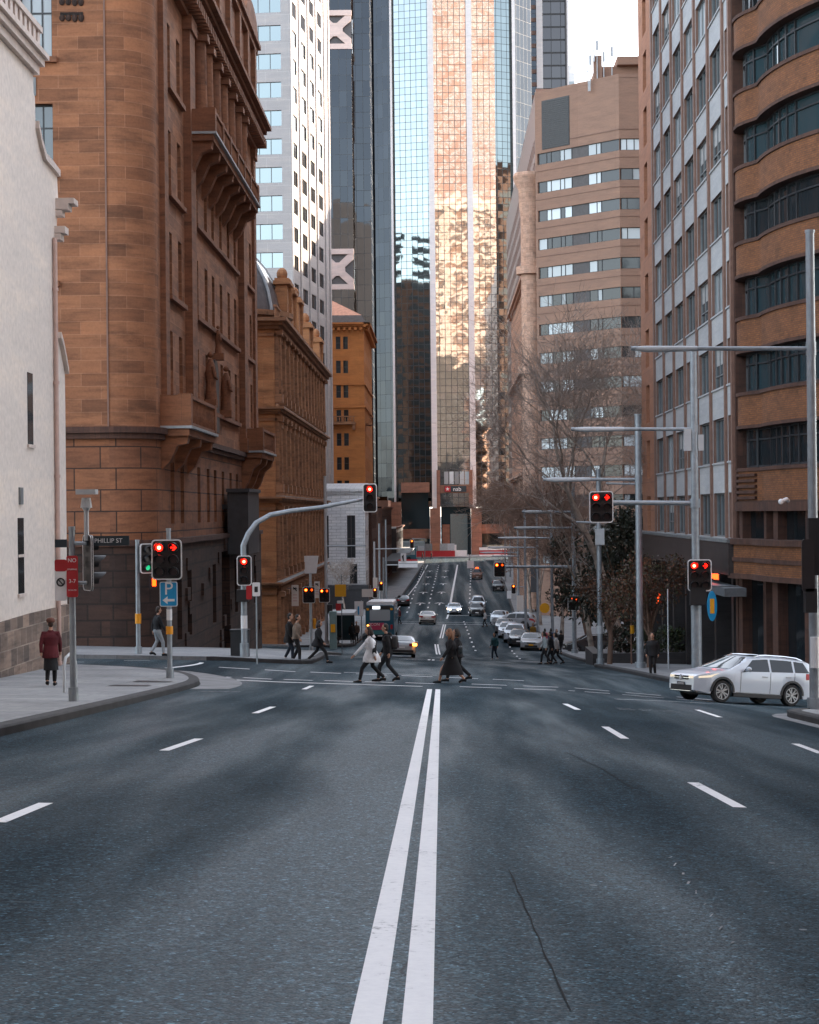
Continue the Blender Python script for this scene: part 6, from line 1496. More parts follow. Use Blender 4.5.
    def top_patch(nm, d0, d1, wfrac, n=7):
        p = LMB(); rows = []
        for i in range(n+1):
            d = d0+(d1-d0)*i/n; S = station(d); e = .012
            nx = e if d0 < L/2 else -e
            rows.append([(d2x(d)+nx*.6, y*wfrac, zz+e) for y, zz in ((S[5][0], S[5][1]), (S[6][0], S[6][1]), (S[7][0], S[7][1]), (0, S[8][1]))]+[(d2x(d)+nx*.6, -y*wfrac, zz+e) for y, zz in ((S[7][0], S[7][1]), (S[6][0], S[6][1]), (S[5][0], S[5][1]))])
        p.loft(rows, 0, False, False); return p.build(nm, 'car_glass', root, smooth=60)
    top_patch('windscreen', k['ws'][0]+.03, k['ws'][1]-.02, .93); top_patch('rear_window', k['rw'][0], k['rw'][1], .88)
    # wheels
    def wheel(xx, y):
        t = LMB(); n = 28; w2 = .105; prof = [(r*.66, -w2), (r*.93, -w2), (r, -w2*.72), (r, w2*.72), (r*.93, w2), (r*.66, w2)]
        t.loft([[(p*cos(2*pi*i/n), q, p*sin(2*pi*i/n)) for p, q in prof] for i in range(n)]+[[(p*cos(0), q, p*sin(0)) for p, q in prof]], 0, False, True)
        o = t.build('wheel', 'rubber', root, smooth=50); o.location = (xx, y, r)
        m = LMB(); m.tube([(0, -.09, 0), (0, .06, 0)], r*.66, 24, 1); sg = 1 if y > 0 else -1
        for i in range(5):
            for da in (-.16, .16):
                a = 2*pi*i/5+da*.6; a2 = 2*pi*i/5+da*1.5; m.slab([(r*.12*cos(a-.5), sg*.098, r*.12*sin(a-.5)), (r*.66*cos(a2-.09), sg*.098, r*.66*sin(a2-.09)), (r*.66*cos(a2+.09), sg*.098, r*.66*sin(a2+.09)), (r*.12*cos(a+.5), sg*.098, r*.12*sin(a+.5))], (0, -sg*.05, 0), 0)
        m.tube([(r*.69*cos(2*pi*i/24), sg*.10, r*.69*sin(2*pi*i/24)) for i in range(25)], .016, 6, 0); m.tube([(0, sg*.06, 0), (0, sg*.11, 0)], .05, 10, 0)
        m.build('rim', [rim, 'alloy_dark'], o)
    for xx in (wb/2, -wb/2):
        for y in (W/2-.115, -W/2+.115): wheel(xx, y)
    u = LMB(); u.box(-wb/2-.3, wb/2+.3, -W/2+.25, W/2-.25, k['z0']-.04, k['z0']+.3); u.build('underbody', 'trim_black', root)
    if not detail:
        pass
    hwn = W/2*planf(.25)
    ztn = smooth_lin(k['belt'], .2)
    for sgn in (1, -1):
        side_patch('headlight', .10, .62, .66, .94, lamps or 'glass_pale', sgn, (3, 4), 6, .008, (0.0, .12))
        q = LMB(); q.box(d2x(.03)-.05, d2x(.03)+.035, sgn*(hwn*.55)-.14, sgn*(hwn*.55)+.14, ztn-.11, ztn-.03); q.build('headlight', lamps or 'glass_pale', root)
        side_patch('tail_light', L-.55, L-.08, .45, .98, 'red_sign', sgn, (3, 4), 6, .008); q = LMB(); q.box(d2x(L)-.02, d2x(L)+.06, sgn*W*.34-.16, sgn*W*.34+.16, .76, .92); q.build('tail_light', 'red_sign', root)
        q = LMB(); xm = d2x(k['sw'][0][0]+.12); zm = smooth_lin(k['belt'], 1.7)+.06; q.ball((xm, sgn*(W/2+.10), zm+.04), (.07, .11, .075), 0, 10, 6); q.box(xm-.03, xm+.03, sgn*W/2-.06, sgn*W/2+.06, zm-.03, zm+.01); q.build('mirror', col, root, smooth=60)
        for a, c in k['sw'][:2]:
            q = LMB(); dd = c-.18; S = station(dd); q.cbox((d2x(dd), sgn*(S[4][0]+.008), S[4][1]-.13), (.20, .03, .03)); q.build('door_handle', col if not cladding else 'car_silver', root)
        # shut lines
        q = LMB()
        for dd in (k['sw'][0][0]-.08, k['sw'][0][1]+.04, k['sw'][1][1]+.06):
            S = station(dd); pts = [(d2x(dd), sgn*(y+.003), zz) for y, zz in (S[2], S[3], S[4])]
            if abs(dd-fo-wb) < ra or abs(dd-fo) < ra: pts = pts[1:] if False else pts
            q.tube(pts, .006, 4)
        q.build('door_seam', 'trim_black', root)
        # arch and sill trims
        q = LMB(); 
        for dw in (fo, fo+wb):
            pr = []
            for i in range(15):
                a = pi*i/14; R0 = ra-.01; R1 = ra+(.055 if cladding else .018); d = dw-cos(a)*ra; S = station(min(max(d, .02), L-.02)); yy = S[3][0]
                pr.append([(d2x(dw)+R0*cos(a), sgn*(yy-.02), r+R0*sin(a)), (d2x(dw)+R0*cos(a), sgn*(yy+.012), r+R0*sin(a)), (d2x(dw)+R1*cos(a), sgn*(yy+.010), r+R1*sin(a)), (d2x(dw)+R1*cos(a), sgn*(yy-.02), r+R1*sin(a))])
            q.loft(pr, 0)
        q.build('wheel_arch', 'trim_black', root)
        q = LMB(); q.box(d2x(fo+wb-ra-.02), d2x(fo+ra+.02), sgn*(W/2-.05)-.03, sgn*(W/2-.05)+.055, k['z0']-.02, k['z0']+(.09 if cladding else .04)); q.build('sill', 'trim_black', root)
        if cladding: q = LMB(); q.box(d2x(fo+wb-ra-.1), d2x(fo+ra+.1), sgn*(W/2+.012)-.012, sgn*(W/2+.012)+.004, k['z0']+.09, k['z0']+.115); q.build('sill_trim', 'chrome', root)
        if kind in ('wagon', 'suv'):
            q = LMB(); pts = []
            for i in range(9):
                d = 2.1+(3.95-2.1)*i/8; S = station(d); pts.append((d2x(d), sgn*(S[5][0]-.03), S[5][1]+.085-(.05 if i in (0, 8) else 0)))
            q.tube(pts, .018, 6); q.build('roof_rail', 'chrome', root)
    hw0 = W/2*planf(.02)
    q = LMB(); q.box(d2x(0)-.06, d2x(0)+.018, -hw0*.80, hw0*.80, .30, .47); q.build('lower_grille', 'trim_black', root)
    q = LMB(); q.box(d2x(0)-.06, d2x(0)+.016, -hw0*.55, hw0*.55, ztn-.15, ztn-.035); q.build('grille', 'trim_black', root); q = LMB(); q.box(d2x(0)-.05, d2x(0)+.026, -hw0*.75, hw0*.75, ztn-.105, ztn-.09); q.box(d2x(0)-.05, d2x(0)+.03, -hw0*.8, hw0*.8, .285, .30); q.build('chrome_strip', 'chrome', root)
    q = LMB(); q.box(d2x(0)+.018, d2x(0)+.03, -.19, .19, .44, .55); q.build('number_plate', plate, root); q = LMB(); q.box(d2x(L)-.03, d2x(L)-.004, -.19, .19, .62, .73); q.build('number_plate', plate, root)
    q = LMB(); q.box(d2x(L)-.02, d2x(L)+.07, -W*.42, W*.42, .34, .50); q.build('rear_bumper', 'trim_black', root)
    return root, d2x, station
def ground_xz(px, py, D=None):
    p = hit(px, py, 0.0, 25, 300) if D is None else at(px, py, D); return p.x, p.y
M['lamp_soft'] = emis('lamp_soft', (1.0, .86, .66), .16)
# -- white wagon turning out of the side street
w, d2x, stn = make_car('wagon', 'car_white', 9.1, 58.4, 118, 'white station wagon turning out of the right-hand side street with its headlights on', 'car', cladding=True, lamps='lamp_soft', plate='black', name='station_wagon')
b = LMB(); b.tube([(d2x(0)+.03, .075*cos(2*pi*i/18), .69+.075*sin(2*pi*i/18)) for i in range(19)], .010, 6)
for pts in (((-.045,.055),(-.02,.0),(0,.045),(.02,0),(.045,.055)), ((-.06,.02),(-.03,-.06),(0,.0),(.03,-.06),(.06,.02))): b.tube([(d2x(0)+.03, y, .69+zz) for y, zz in pts], .007, 5)
b.build('badge', 'chrome', w)
o = put_text('CKW·81E', .085, 'white_paint', w, (d2x(0)+.034, 0, .495), pi/2)
b = LMB(); b.slab([(d2x(2.15), -.55, 1.515), (d2x(2.15), .55, 1.515), (d2x(3.1), .55, 1.522), (d2x(3.1), -.55, 1.522)], (0, 0, .008)); b.build('sunroof', 'car_glass', w)
# -- silver sedan in the left lane
x, z = at(401, 658, 125).x, 126; s_, d2, st = make_car('sedan', 'car_silver', x, z, 2, 'silver sedan driving away behind the crossing pedestrians with its right indicator lit', 'car', name='sedan_car')
for sg in (-1,): 
    b = LMB(); b.box(d2(4.68)-.03, d2(4.68)+.05, sg*.78-.17, sg*.78+.10, .78, .95); b.build('indicator', 'indicator', s_); b = LMB(); b.box(d2(4.2), d2(4.62), sg*.885-.03, sg*.885+.012, .82, .95); b.build('indicator', 'indicator', s_)
# -- cars in the dip and on the far hill
x, z = at(427.5, 620, 206).x, 206; make_car('sedan', 'car_cream', x, z, -1, 'cream white sedan driving away at the foot of the hill', 'car', name='sedan_car')
x, z = at(454, 612, 240).x, 240; make_car('sedan', 'car_white', x, z, 180, 'white sedan driving toward the crossing beside the centre line with lit headlights', 'car', lamps='lamp_lit', name='sedan_car')
x, z = at(476.5, 612, 236).x, 236; make_car('suv', 'car_dark', x, z, 180, 'dark four-wheel drive waiting at the far crossing in front of a white van', 'car', name='suv_car')
x, z = at(478, 606, 248).x, 250; make_car('van', 'car_white', x, z, 180, 'white van queued directly behind the dark four-wheel drive', 'van', name='delivery_van')
x, z = at(403, 584, 262).x, 262; make_car('sedan', 'car_dark', x, z, 0, 'dark sedan parked at the left kerb on the far hill', 'car', name='parked_car')
x, z = at(498, 578, 300).x, 300; make_car('suv', 'car_dark', x, z, 180, 'black car behind the hanging amber signal on the far hill', 'car', name='suv_car')
x, z = at(477, 571, 345).x, 345; t, d2, st = make_car('van', 'mullion_brown', x, z, 180, 'brown works van with amber beacons high on the far hill', 'van', name='works_van')
b = LMB(); b.box(d2(1.9)-.1, d2(1.9)+.1, -.25, .25, 1.95, 2.15); b.build('beacon', 'amber_lit', t); b = LMB(); b.box(d2(2.3), d2(2.2), -1.8, -.6, 2.0, 3.4); b.build('sign_board', 'white_paint', t)
x, z = at(513, 616, 199).x, 199; make_car('suv', 'car_silver', x, z, 78, 'silver four-wheel drive pulling across the road ahead of the parked cars', 'car', cladding=True, name='suv_car')
x, z = at(497, 612, 208).x+.4, 212; make_car('hatch', 'car_white', x, z, 170, 'white hatchback just beyond the silver four-wheel drive', 'car', name='parked_car')
g = 'cars parked along the right kerb'
for px, py, kind, col, lab, plate in ((531.5, 648, 'sedan', 'car_silver', 'silver white sedan with a yellow plate, parked first in the row at the right kerb', 'yellow_sign'), (519, 644, 'hatch', 'car_dark', 'dark hatchback parked second in the kerb row, behind the yellow-plated sedan', 'white_paint'),
        (514.5, 640, 'suv', 'car_white', 'white four-wheel drive parked in the middle of the kerb row', 'white_paint'), (508, 634, 'wagon', 'car_white', 'white estate car parked near the far end of the kerb row', 'white_paint'), (504, 628, 'hatch', 'car_grey', 'grey hatchback parked last in the kerb row before the silver four-wheel drive', 'white_paint')):
    Z = {531.5: 157, 519: 163.5, 514.5: 170, 508: 178, 504: 187}[px]; q = at(px, py, Z); make_car(kind, col, q.x, Z, 176, lab, 'car', g, plate=plate)
Z = 128; q = at(564.5, 628, Z); make_car('hatch', 'car_dark', 11.6, 150, 100, 'black hatchback standing in the dark driveway behind the amber signal', 'car', name='parked_car')
# -- blue and white city bus seen from behind
x, z = at(380, 630, 163).x, 169; g = G(x, z-6); bus = empty('city_bus', (x, z, g), 'blue and white city bus standing at the left kerb, seen from behind', 'bus')
bus.rotation_euler = (atan2(G(x, z+3)-G(x, z-3), 6), 0, 0); bus.location.z = G(x, z)
def rr(w, h0, h1, r): return [(a, h0+(h1-h0)/2+c) for a, c in rrect(w, h1-h0, r, 4)]
b = LMB(); b.loft([[(a, y, c) for a, c in rr(2.5*k_, .32, 3.05-(1-k_)*.6, .16)] for y, k_ in ((-6, .94), (-5.9, .985), (-5.7, 1), (5.7, 1), (5.95, .97))], 0); b.build('body', 'car_blue', bus, smooth=40)
b = LMB(); b.loft([[(a, y, c) for a, c in rr(2.36*k_, 2.98, 3.32, .14)] for y, k_ in ((-5.6, .95), (-5.4, 1), (4, 1), (4.5, .9))], 0); b.build('roof_unit', 'white_paint', bus, smooth=40)
b = LMB(); b.slab([(a, -6.03, 2.17+c) for a, c in rrect(1.75, .95, .12)], (0, .05, 0)); b.build('rear_window', 'glass_pale', bus)
b = LMB(); b.slab([(a, -6.03, 2.83+c) for a, c in rrect(1.8, .32, .05)], (0, .05, 0)); b.build('destination_panel', 'frame_dark', bus); b = LMB(); b.box(-.62, .02, -6.06, -6.02, 2.70, 2.95); b.build('route_display', 'screen_lit', bus)
b = LMB(); b.box(-.95, .35, -6.04, -5.98, .92, 1.52); b.build('advert_panel', plain('advert_pink', (.55,.05,.12), .5, .1), bus); put_text('ICON', .34, 'white_paint', bus, (-.45, -6.05, 1.38)); 
b = LMB(); b.box(-.7, .45, -6.035, -5.98, .55, .88); b.build('engine_cover', plain('bus_teal', (.05,.22,.24), .5, .1), bus)
for sx in (-1, 1):
    b = LMB(); b.box(sx*1.0-.1, sx*1.0+.1, -6.03, -5.96, .98, 1.35); b.build('tail_light', 'indicator' if sx < 0 else 'red_sign', bus); b = LMB(); b.box(sx*1.02-.12, sx*1.02+.1, -6.03, -5.96, 2.6, 2.78); b.build('marker_light', 'yellow_sign', bus)
    for y in (-3.4, 3.2): b = LMB(); b.tube([(sx*1.12, y, .48)]*1+[(sx*1.26, y, .48)], .48, 20); b.build('wheel', 'rubber', bus)
    b = LMB()
    for i in range(6): b.box(sx*1.235, sx*1.262, -5.3+1.75*i, -3.7+1.75*i, 1.55, 2.65)
    b.build('side_window', 'car_glass', bus)
b = LMB(); b.box(-1.2, 1.2, -6.06, -5.9, .3, .5); b.build('rear_bumper', 'trim_black', bus); b = LMB(); b.box(-.2, .2, -6.08, -6.05, .36, .46); b.build('number_plate', 'white_paint', bus)
# far bus/coach blocks under the canopy
for x, z, col, lab, ln in ((-10.5, 455, 'car_blue', 'distant blue bus crossing under the far canopy', 9), (21, 440, 'car_dark', 'long dark coach parked behind the bare trees at the top of the road', 9)):
    g = G(x, z); r_ = empty('coach_bus', (x, z, g), lab, 'bus'); b = LMB(); b.loft([[(xx, a, c) for a, c in rr(2.4*k_, .35, 3.1, .2)] for xx, k_ in ((-ln/2, .95), (-ln/2+.2, 1), (ln/2-.2, 1), (ln/2, .95))], 0); b.build('body', col, r_)
    b = LMB(); b.box(-ln/2+.3, ln/2-.3, -1.23, -1.205, 1.4, 2.6); b.build('side_window', 'glass_pale' if col == 'car_blue' else 'glass', r_)
    for xx in (-ln*.3, ln*.3): b = LMB(); b.tube([(xx, -1.22, .5), (xx, -1.0, .5)], .5, 16); b.build('wheel', 'rubber', r_)
# ================================================================== PEOPLE
def cloth(name, c, rough=.9):
    if name not in M: M[name] = plain(name, c, rough, .25, 6)
    return name
def fused(b, name, mats, parent, vox, smooth_it=2):
    """fuse overlapping tapered forms into one continuous surface"""
    me = b.mesh('blend', mats[0]); o = bpy.data.objects.new('blend', me); COL.objects.link(o)
    m = o.modifiers.new('r', 'REMESH'); m.mode = 'VOXEL'; m.voxel_size = vox; m.use_smooth_shade = True
    sm = o.modifiers.new('s', 'SMOOTH'); sm.factor = .5; sm.iterations = smooth_it
    dg = bpy.context.evaluated_depsgraph_get(); nm = bpy.data.meshes.new_from_object(o.evaluated_get(dg)); bpy.data.objects.remove(o); bpy.data.meshes.remove(me)
    nm.name = name; nm.materials.clear()
    for k in mats: nm.materials.append(M[k])
    c = bpy.data.objects.new(name, nm); COL.objects.link(c); c.parent = parent; return c, nm
def person(x, z, g, heading, label, h=1.72, stride=.0, lean=.0, top=('cloth_black', (.012,.012,.014)), bottom=('cloth_black', (.012,.012,.014)), hair=(.03,.02,.015), hairlen=0, hem=.46, skirt=None, arms=(0.25, -.25), group=None, shoes=(.012,.012,.013), hood=False, hat=None, front_right=True, vox=.016, width=1.0, name='person', elbow=.35, loose=1.0, headturn=0):
    """heading: 0 walks away from the viewer, 90 to the left, 180 toward the viewer, 270 to the right"""
    root = empty(name, (x, z, g), label, 'person', group, radians(heading))   # local +y is forward, +x is the person's right
    q = h/1.72; B = LMB()
    leg = .86*q; half = stride/2; pz = sqrt(max(.1, leg*leg-half*half))+.075*q
    V = lambda a, b, c: Vector((a, b, c))
    hipw = .085*q; J = {}
    pel = V(0, 0, pz); neck = V(0, .02+lean*.55, pz+.555*q); chest = V(0, lean*.38, pz+.38*q); waist = V(0, lean*.12, pz+.17*q)
    for sd, sg in (('r', 1), ('l', -1)):
        fwd = half if ((sd == 'r') == front_right) else -half
        hip = V(sg*hipw, 0, pz-.02); ank = V(sg*hipw*.85, fwd, .085*q+(.06*q if fwd < -.05 and stride else 0)); kn = (hip+ank)/2+V(0, .05*q+abs(half)*.16+(.05*q if fwd < 0 and stride else 0), .02*q if fwd < 0 and stride else 0)
        d = -.5 if (fwd < -.05 and stride) else 0; toe = ank+V(sg*.015, .185*q*cos(d), -.055*q+.185*q*sin(d)*.55); heel = ank+V(0, -.05*q, -.05*q)
        J[sd] = (hip, kn, ank, toe, heel)
    A = {}
    for (sd, sg), sw in zip((('r', 1), ('l', -1)), arms):
        sh = neck+V(sg*.185*q*width, -.02, -.075*q); el = sh+V(sg*.045*q, sw*.28*q, -.275*q); wr = el+V(-sg*.01, (sw*.20+elbow*.22)*q, -.235*q+elbow*.07*q); A[sd] = (sh, el, wr)
    hd = neck+V(0, .03+lean*.1, .175*q)
    # body: torso, limbs, head with face, hands with fingers
    B.tube([pel-V(0,0,.06*q), pel, waist, chest, neck-V(0,.01,.06*q), neck+V(0,.0,.02*q), hd-V(0,.0,.05*q)], [.09*q,.105*q,.085*q,.10*q,.08*q,.052*q,.048*q], 12)
    for sd in 'rl':
        hip, kn, ank, toe, heel = J[sd]; B.tube([hip+V(0,0,.03), hip*.6+kn*.4, kn, kn*.6+ank*.4, ank], [.088*q,.074*q,.054*q,.055*q,.037*q], 10); B.tube([heel, ank-V(0,-.05,.035*q), toe], [.036*q,.042*q,.030*q], 8)
        sh, el, wr = A[sd]; B.tube([neck-V(0,0,.06*q), sh, sh*.5+el*.5, el, wr], [.06*q,.058*q,.046*q,.038*q,.027*q], 8)
        hv = (wr-el).normalized(); pc = wr+hv*.075*q; sg = 1 if sd == 'r' else -1; B.tube([wr, pc], [.026*q,.034*q], 8)
        side_ = V(0, 1, 0) if abs(hv.y) < .8 else V(0, 0, 1)
        for i, ln in enumerate((.062, .074, .070, .054)):
            a = pc+side_*((i-1.5)*-.019*q); m_ = a+hv*ln*.55*q; e = m_+(hv+V(-sg*.45, .1, 0)).normalized()*ln*.5*q; B.tube([a, m_, e], [.0095*q,.009*q,.007*q], 5)
        a = wr+hv*.03*q+side_*.028*q; B.tube([a, a+(hv*.6+side_*.8).normalized()*.035*q, a+(hv*.95+side_*.6).normalized()*.065*q], [.012*q,.0105*q,.008*q], 5)
    hr = Matrix.Rotation(headturn, 3, 'Z'); hp = lambda a, b, c: hd+hr @ V(a*q, b*q, c*q)
    def ell(c, r): 
        n0 = len(B.v); B.ball((0,0,0), r, 0, 12, 9)
        for i in range(n0, len(B.v)): B.v[i] = c+hr @ B.v[i]
    ell(hp(0,0,.04), (.075*q,.092*q,.105*q)); ell(hp(0,.025,-.03), (.058*q,.068*q,.075*q)); B.tube([hp(0,.088,.035), hp(0,.112,.0), hp(0,.088,-.01)], [.012*q,.019*q,.010*q], 6)
    for sg in (-1, 1): ell(hp(sg*.076,-.008,.01), (.012*q,.024*q,.034*q)); 
    B.tube([hp(-.022,.088,-.045), hp(.022,.088,-.045)], .010*q, 6)
    body, bm_ = fused(B, 'person_body', ['skin', 'black'], root, max(vox*.75, .011), 1); body.name = 'body'
    e = LMB()
    for sg in (-1, 1): c = hp(sg*.03,.082,.028); e.ball(tuple(c), (.010*q,.008*q,.007*q), 0, 6, 4)
    e.build('eye', 'black', root) if vox < .02 else None
    # hair
    H = LMB(); col = cloth('hair_%02d%02d%02d' % tuple(int(k*99) for k in hair), hair, .6)
    def ellh(c, r):
        n0 = len(H.v); H.ball((0,0,0), r, 0, 12, 9)
        for i in range(n0, len(H.v)): H.v[i] = c+hr @ H.v[i]
    ellh(hp(0,-.022,.065), (.086*q,.092*q,.098*q)); ellh(hp(0,-.045,.0), (.080*q,.066*q,.085*q))
    if hairlen: H.tube([hp(0,-.05,.03), hp(0,-.085,-.06), hp(0,-.10,-.06-hairlen*.5), hp(0,-.085,-.06-hairlen)], [.085*q,.085*q,.075*q,.035*q], 10); H.tube([hp(.06,-.02,.02), hp(.075,-.01,-.08), hp(.07,.01,-.06-hairlen*.6)], [.04*q,.04*q,.02*q], 7); H.tube([hp(-.06,-.02,.02), hp(-.075,-.01,-.08), hp(-.07,.01,-.06-hairlen*.6)], [.04*q,.04*q,.02*q], 7)
    fused(H, 'hair', [col], root, max(vox, .014), 1)
    if hat: b = LMB(); c = hp(0,-.015,.10); b.loft([[tuple(c+V(cos(t_)*r_, sin(t_)*r_*1.1, dz)) for t_ in [2*pi*i/16 for i in range(16)]] for r_, dz in ((.088,-.05),(.105,-.03),(.112,.01),(.085,.055),(.03,.075))], 0); b.build('hat', cloth('hat_cloth', hat), root, smooth=60)
    # trousers / tights
    if bottom:
        P = LMB(); bc = cloth(*bottom)
        P.tube([pel-V(0,0,.10*q), pel, waist-V(0,0,.03*q)], [.12*q,.152*q,.13*q], 12)
        for sd in 'rl': hip, kn, ank, toe, heel = J[sd]; P.tube([hip+V(0,0,.04), hip*.6+kn*.4, kn, kn*.5+ank*.5, ank+V(0,0,.02)], [.105*q*loose**.5,.088*q*loose,.068*q*loose,.063*q*loose,.052*q*loose], 10)
        fused(P, 'trousers', [bc], root, vox, 2)
    if skirt:
        c_, ln = skirt; S = LMB(); zb = waist.z-ln; rings = []
        for k_ in range(6):
            t_ = k_/5; zz = waist.z+.02-(ln+.02)*t_; ry = .13+max(0, half*.62*max(0, t_*1.1-.15)*min(1, ln/.8))+.04*t_; rx = .155+.04*t_
            rings.append([(rx*q*cos(a)*(1+.05*sin(5*a)*t_), ry*q*sin(a)+lean*.1*(1-t_), zz) for a in [2*pi*i/20 for i in range(20)]])
        S.loft(rings, 0, True); S.build('skirt', cloth('skirt_%02d' % int(c_[0]*99), c_), root, smooth=70)
    # coat / top
    T = LMB(); tc = cloth(*top); zh = waist.z+.17*q-hem*q
    fl = .155 if hem < .4 else .17
    ringz = [(zh, fl*1.10*width), (zh+(pel.z-zh)*.6, fl*1.06*width), (waist.z, .152*width), (chest.z, .178*width), (neck.z-.10*q, .150*width), (neck.z-.02*q, .075)]
    pts = []; 
    def axis(zz):
        if zz < pel.z: return 0.0
        t_ = (zz-pel.z)/(neck.z-pel.z); return (neck.y)*t_**1.2
    rings = [[(r_*1.16*q*cos(a)*(1.0 if i < 3 else 1.06), axis(zz)+r_*.88*q*sin(a)+(half*.25*abs(sin(a))*sin(a) if zz < pel.z-.05 else 0), zz) for a in [2*pi*j/16 for j in range(16)]] for i, (zz, r_) in enumerate(ringz)]
    T.loft(rings, 0)
    for sd in 'rl':
        sh, el, wr = A[sd]; T.tube([neck-V(0,0,.08*q), sh, sh*.5+el*.5, el, wr], [.07*q,.078*q,.066*q,.056*q,.046*q], 9)
    T.tube([neck-V(0,.0,.08*q), neck+V(0,-.01,.025*q)], [.085*q,.075*q], 10)
    if hood: T.tube([neck+V(0,-.07,-.05), neck+V(0,-.11,.0), neck+V(0,-.09,.06)], [.07,.085,.05], 9)
    tt, _ = fused(T, 'coat' if hem > .4 else 'jacket', [tc], root, vox, 2)
    SH = LMB(); 
    for sd in 'rl':
        hip, kn, ank, toe, heel = J[sd]; SH.tube([heel-V(0,.012,0), ank-V(0,-.03,.035*q), ank-V(0,-.09,.047*q), toe+V(0,.015,0)], [.044*q,.052*q,.048*q,.034*q], 9)
    fused(SH, 'shoes', [cloth('shoe_%02d' % int(shoes[0]*99), shoes)], root, max(vox*.8, .012), 1)
    return root, J, A, hd, neck, chest
def stand(px, py, lift=0.0, d0=30): p = hit(px, py, lift, d0, 260); return p.x, p.y, G(p.x, p.y)+lift
def wear(name, root, loc, fn, mat, label, cat):
    """a carried bag: its own top-level thing at the wearer's body"""
    mx = Matrix.Translation(root.location) @ Matrix.Rotation(root.rotation_euler.z, 4, 'Z'); wl = mx @ Vector(loc)
    e = empty(name, wl, label, cat, None, root.rotation_euler.z); fn(e); return e
K = (.012, .012, .014)
# left footway: woman in red coat, walking away
p = stand(51, 686, KH); person(*p, 4, 'woman in a dark red coat and round brown hat walking away along the stone wall', 1.62, .34, .05, ('coat_red', (.105,.012,.018)), ('tights_black', K), (.05,.025,.015), 0, .50, (K, .62), (.25, -.45), hat=(.16,.065,.045), elbow=.2, vox=.013, width=1.05)
# man by the sandstone wall
p = stand(157.5, 656, KH); person(*p, 300, 'man in dark jacket and pale jeans walking by the sandstone wall behind the signals', 1.74, .42, .02, ('jacket_navy', (.016,.018,.022)), ('jeans_pale', (.36,.39,.42)), (.03,.02,.015), 0, .26, None, (.35, -.35), vox=.014)
# group of three at the far left corner
p = stand(289, 661.5, .02); person(p[0], p[1], p[2], 268, 'person in a long dark overcoat and white trainers waiting at the far left corner', 1.78, .30, .03, ('coat_dark', (.016,.014,.014)), ('jeans_dark', (.018,.025,.04)), (.02,.015,.012), 0, .56, None, (.1, -.1), shoes=(.55,.55,.55), vox=.015)
p = stand(297.5, 662, .02); person(p[0], p[1]-.5, p[2], 262, 'man in a beige jacket and black trousers stepping off the far left corner', 1.78, .28, .04, ('jacket_beige', (.22,.165,.125)), ('cloth_black', K), (.02,.015,.012), 0, .36, None, (.15, -.15), vox=.014, width=1.05)
p = stand(318, 663, .0); person(*p, 268, 'woman in black striding right at the far left corner ahead of the beige-jacket man', 1.68, .78, .05, ('cloth_black', K), ('cloth_black', K), (.02,.012,.01), .12, .50, None, (.3, -.3), vox=.014)
# crossing pair, walking left
p = stand(372, 683); wv = person(p[0], p[1], p[2], 92, 'woman in an oversized white hooded top with a black cross-body bag crossing the road', 1.72, .74, .07, ('hoodie_white', (.80,.80,.81)), ('leggings_black', K), (.035,.018,.014), .14, .56, None, (.95, -.35), hood=True, front_right=False, vox=.012, width=1.12, elbow=.15, loose=.95)
def bagfn(e):
    b = LMB(); b.loft([[(a*k_, y, c*k_) for a, c in rrect(.30, .24, .08)] for y, k_ in ((-.05, .8), (-.02, 1), (.05, 1), (.08, .8))], 0); T_ = Matrix.Rotation(radians(-22), 4, 'Y'); b.v = [T_ @ p_ for p_ in b.v]; b.build('bag_body', 'trim_black', e, smooth=50)
    b = LMB(); b.tube([(.12, .04, .10), (.05, .14, .30), (-.1, .10, .42), (-.22, -.05, .28), (-.16, -.02, .05)], .016, 6); b.build('strap', 'trim_black', e)
wear('shoulder_bag', wv[0], (-.16, -.10, 1.02), bagfn, None, 'black cross-body bag on the back of the woman in white', 'bag')
p = stand(388, 682.5); wv = person(p[0], p[1]+.25, p[2], 90, 'man in black with a backpack crossing beside the woman in white', 1.76, .62, .05, ('cloth_black', K), ('jeans_black', (.016,.018,.022)), (.022,.012,.012), 0, .34, None, (.2, -.3), hood=True, vox=.012)
def packfn(e):
    b = LMB(); b.loft([[(a, y, c) for a, c in rrect(.30*k_, .46*k_, .10*k_)] for y, k_ in ((-.15, .6), (-.12, .9), (-.03, 1), (.05, .95))], 0); b.build('bag_body', 'trim_black', e, smooth=50); b = LMB(); b.box(-.12, .12, -.165, -.14, -.16, -.0); b.build('front_pocket', plain('bag_maroon', (.06,.015,.02), .8), e)
    for sg in (-1, 1): b = LMB(); b.tube([(sg*.10, .04, .2), (sg*.12, .20, .22), (sg*.13, .28, .05), (sg*.12, .12, -.18)], .02, 6); b.build('strap', 'trim_black', e)
wear('backpack', wv[0], (0, -.17, 1.22), packfn, None, 'black backpack worn by the man in black crossing the road', 'backpack')
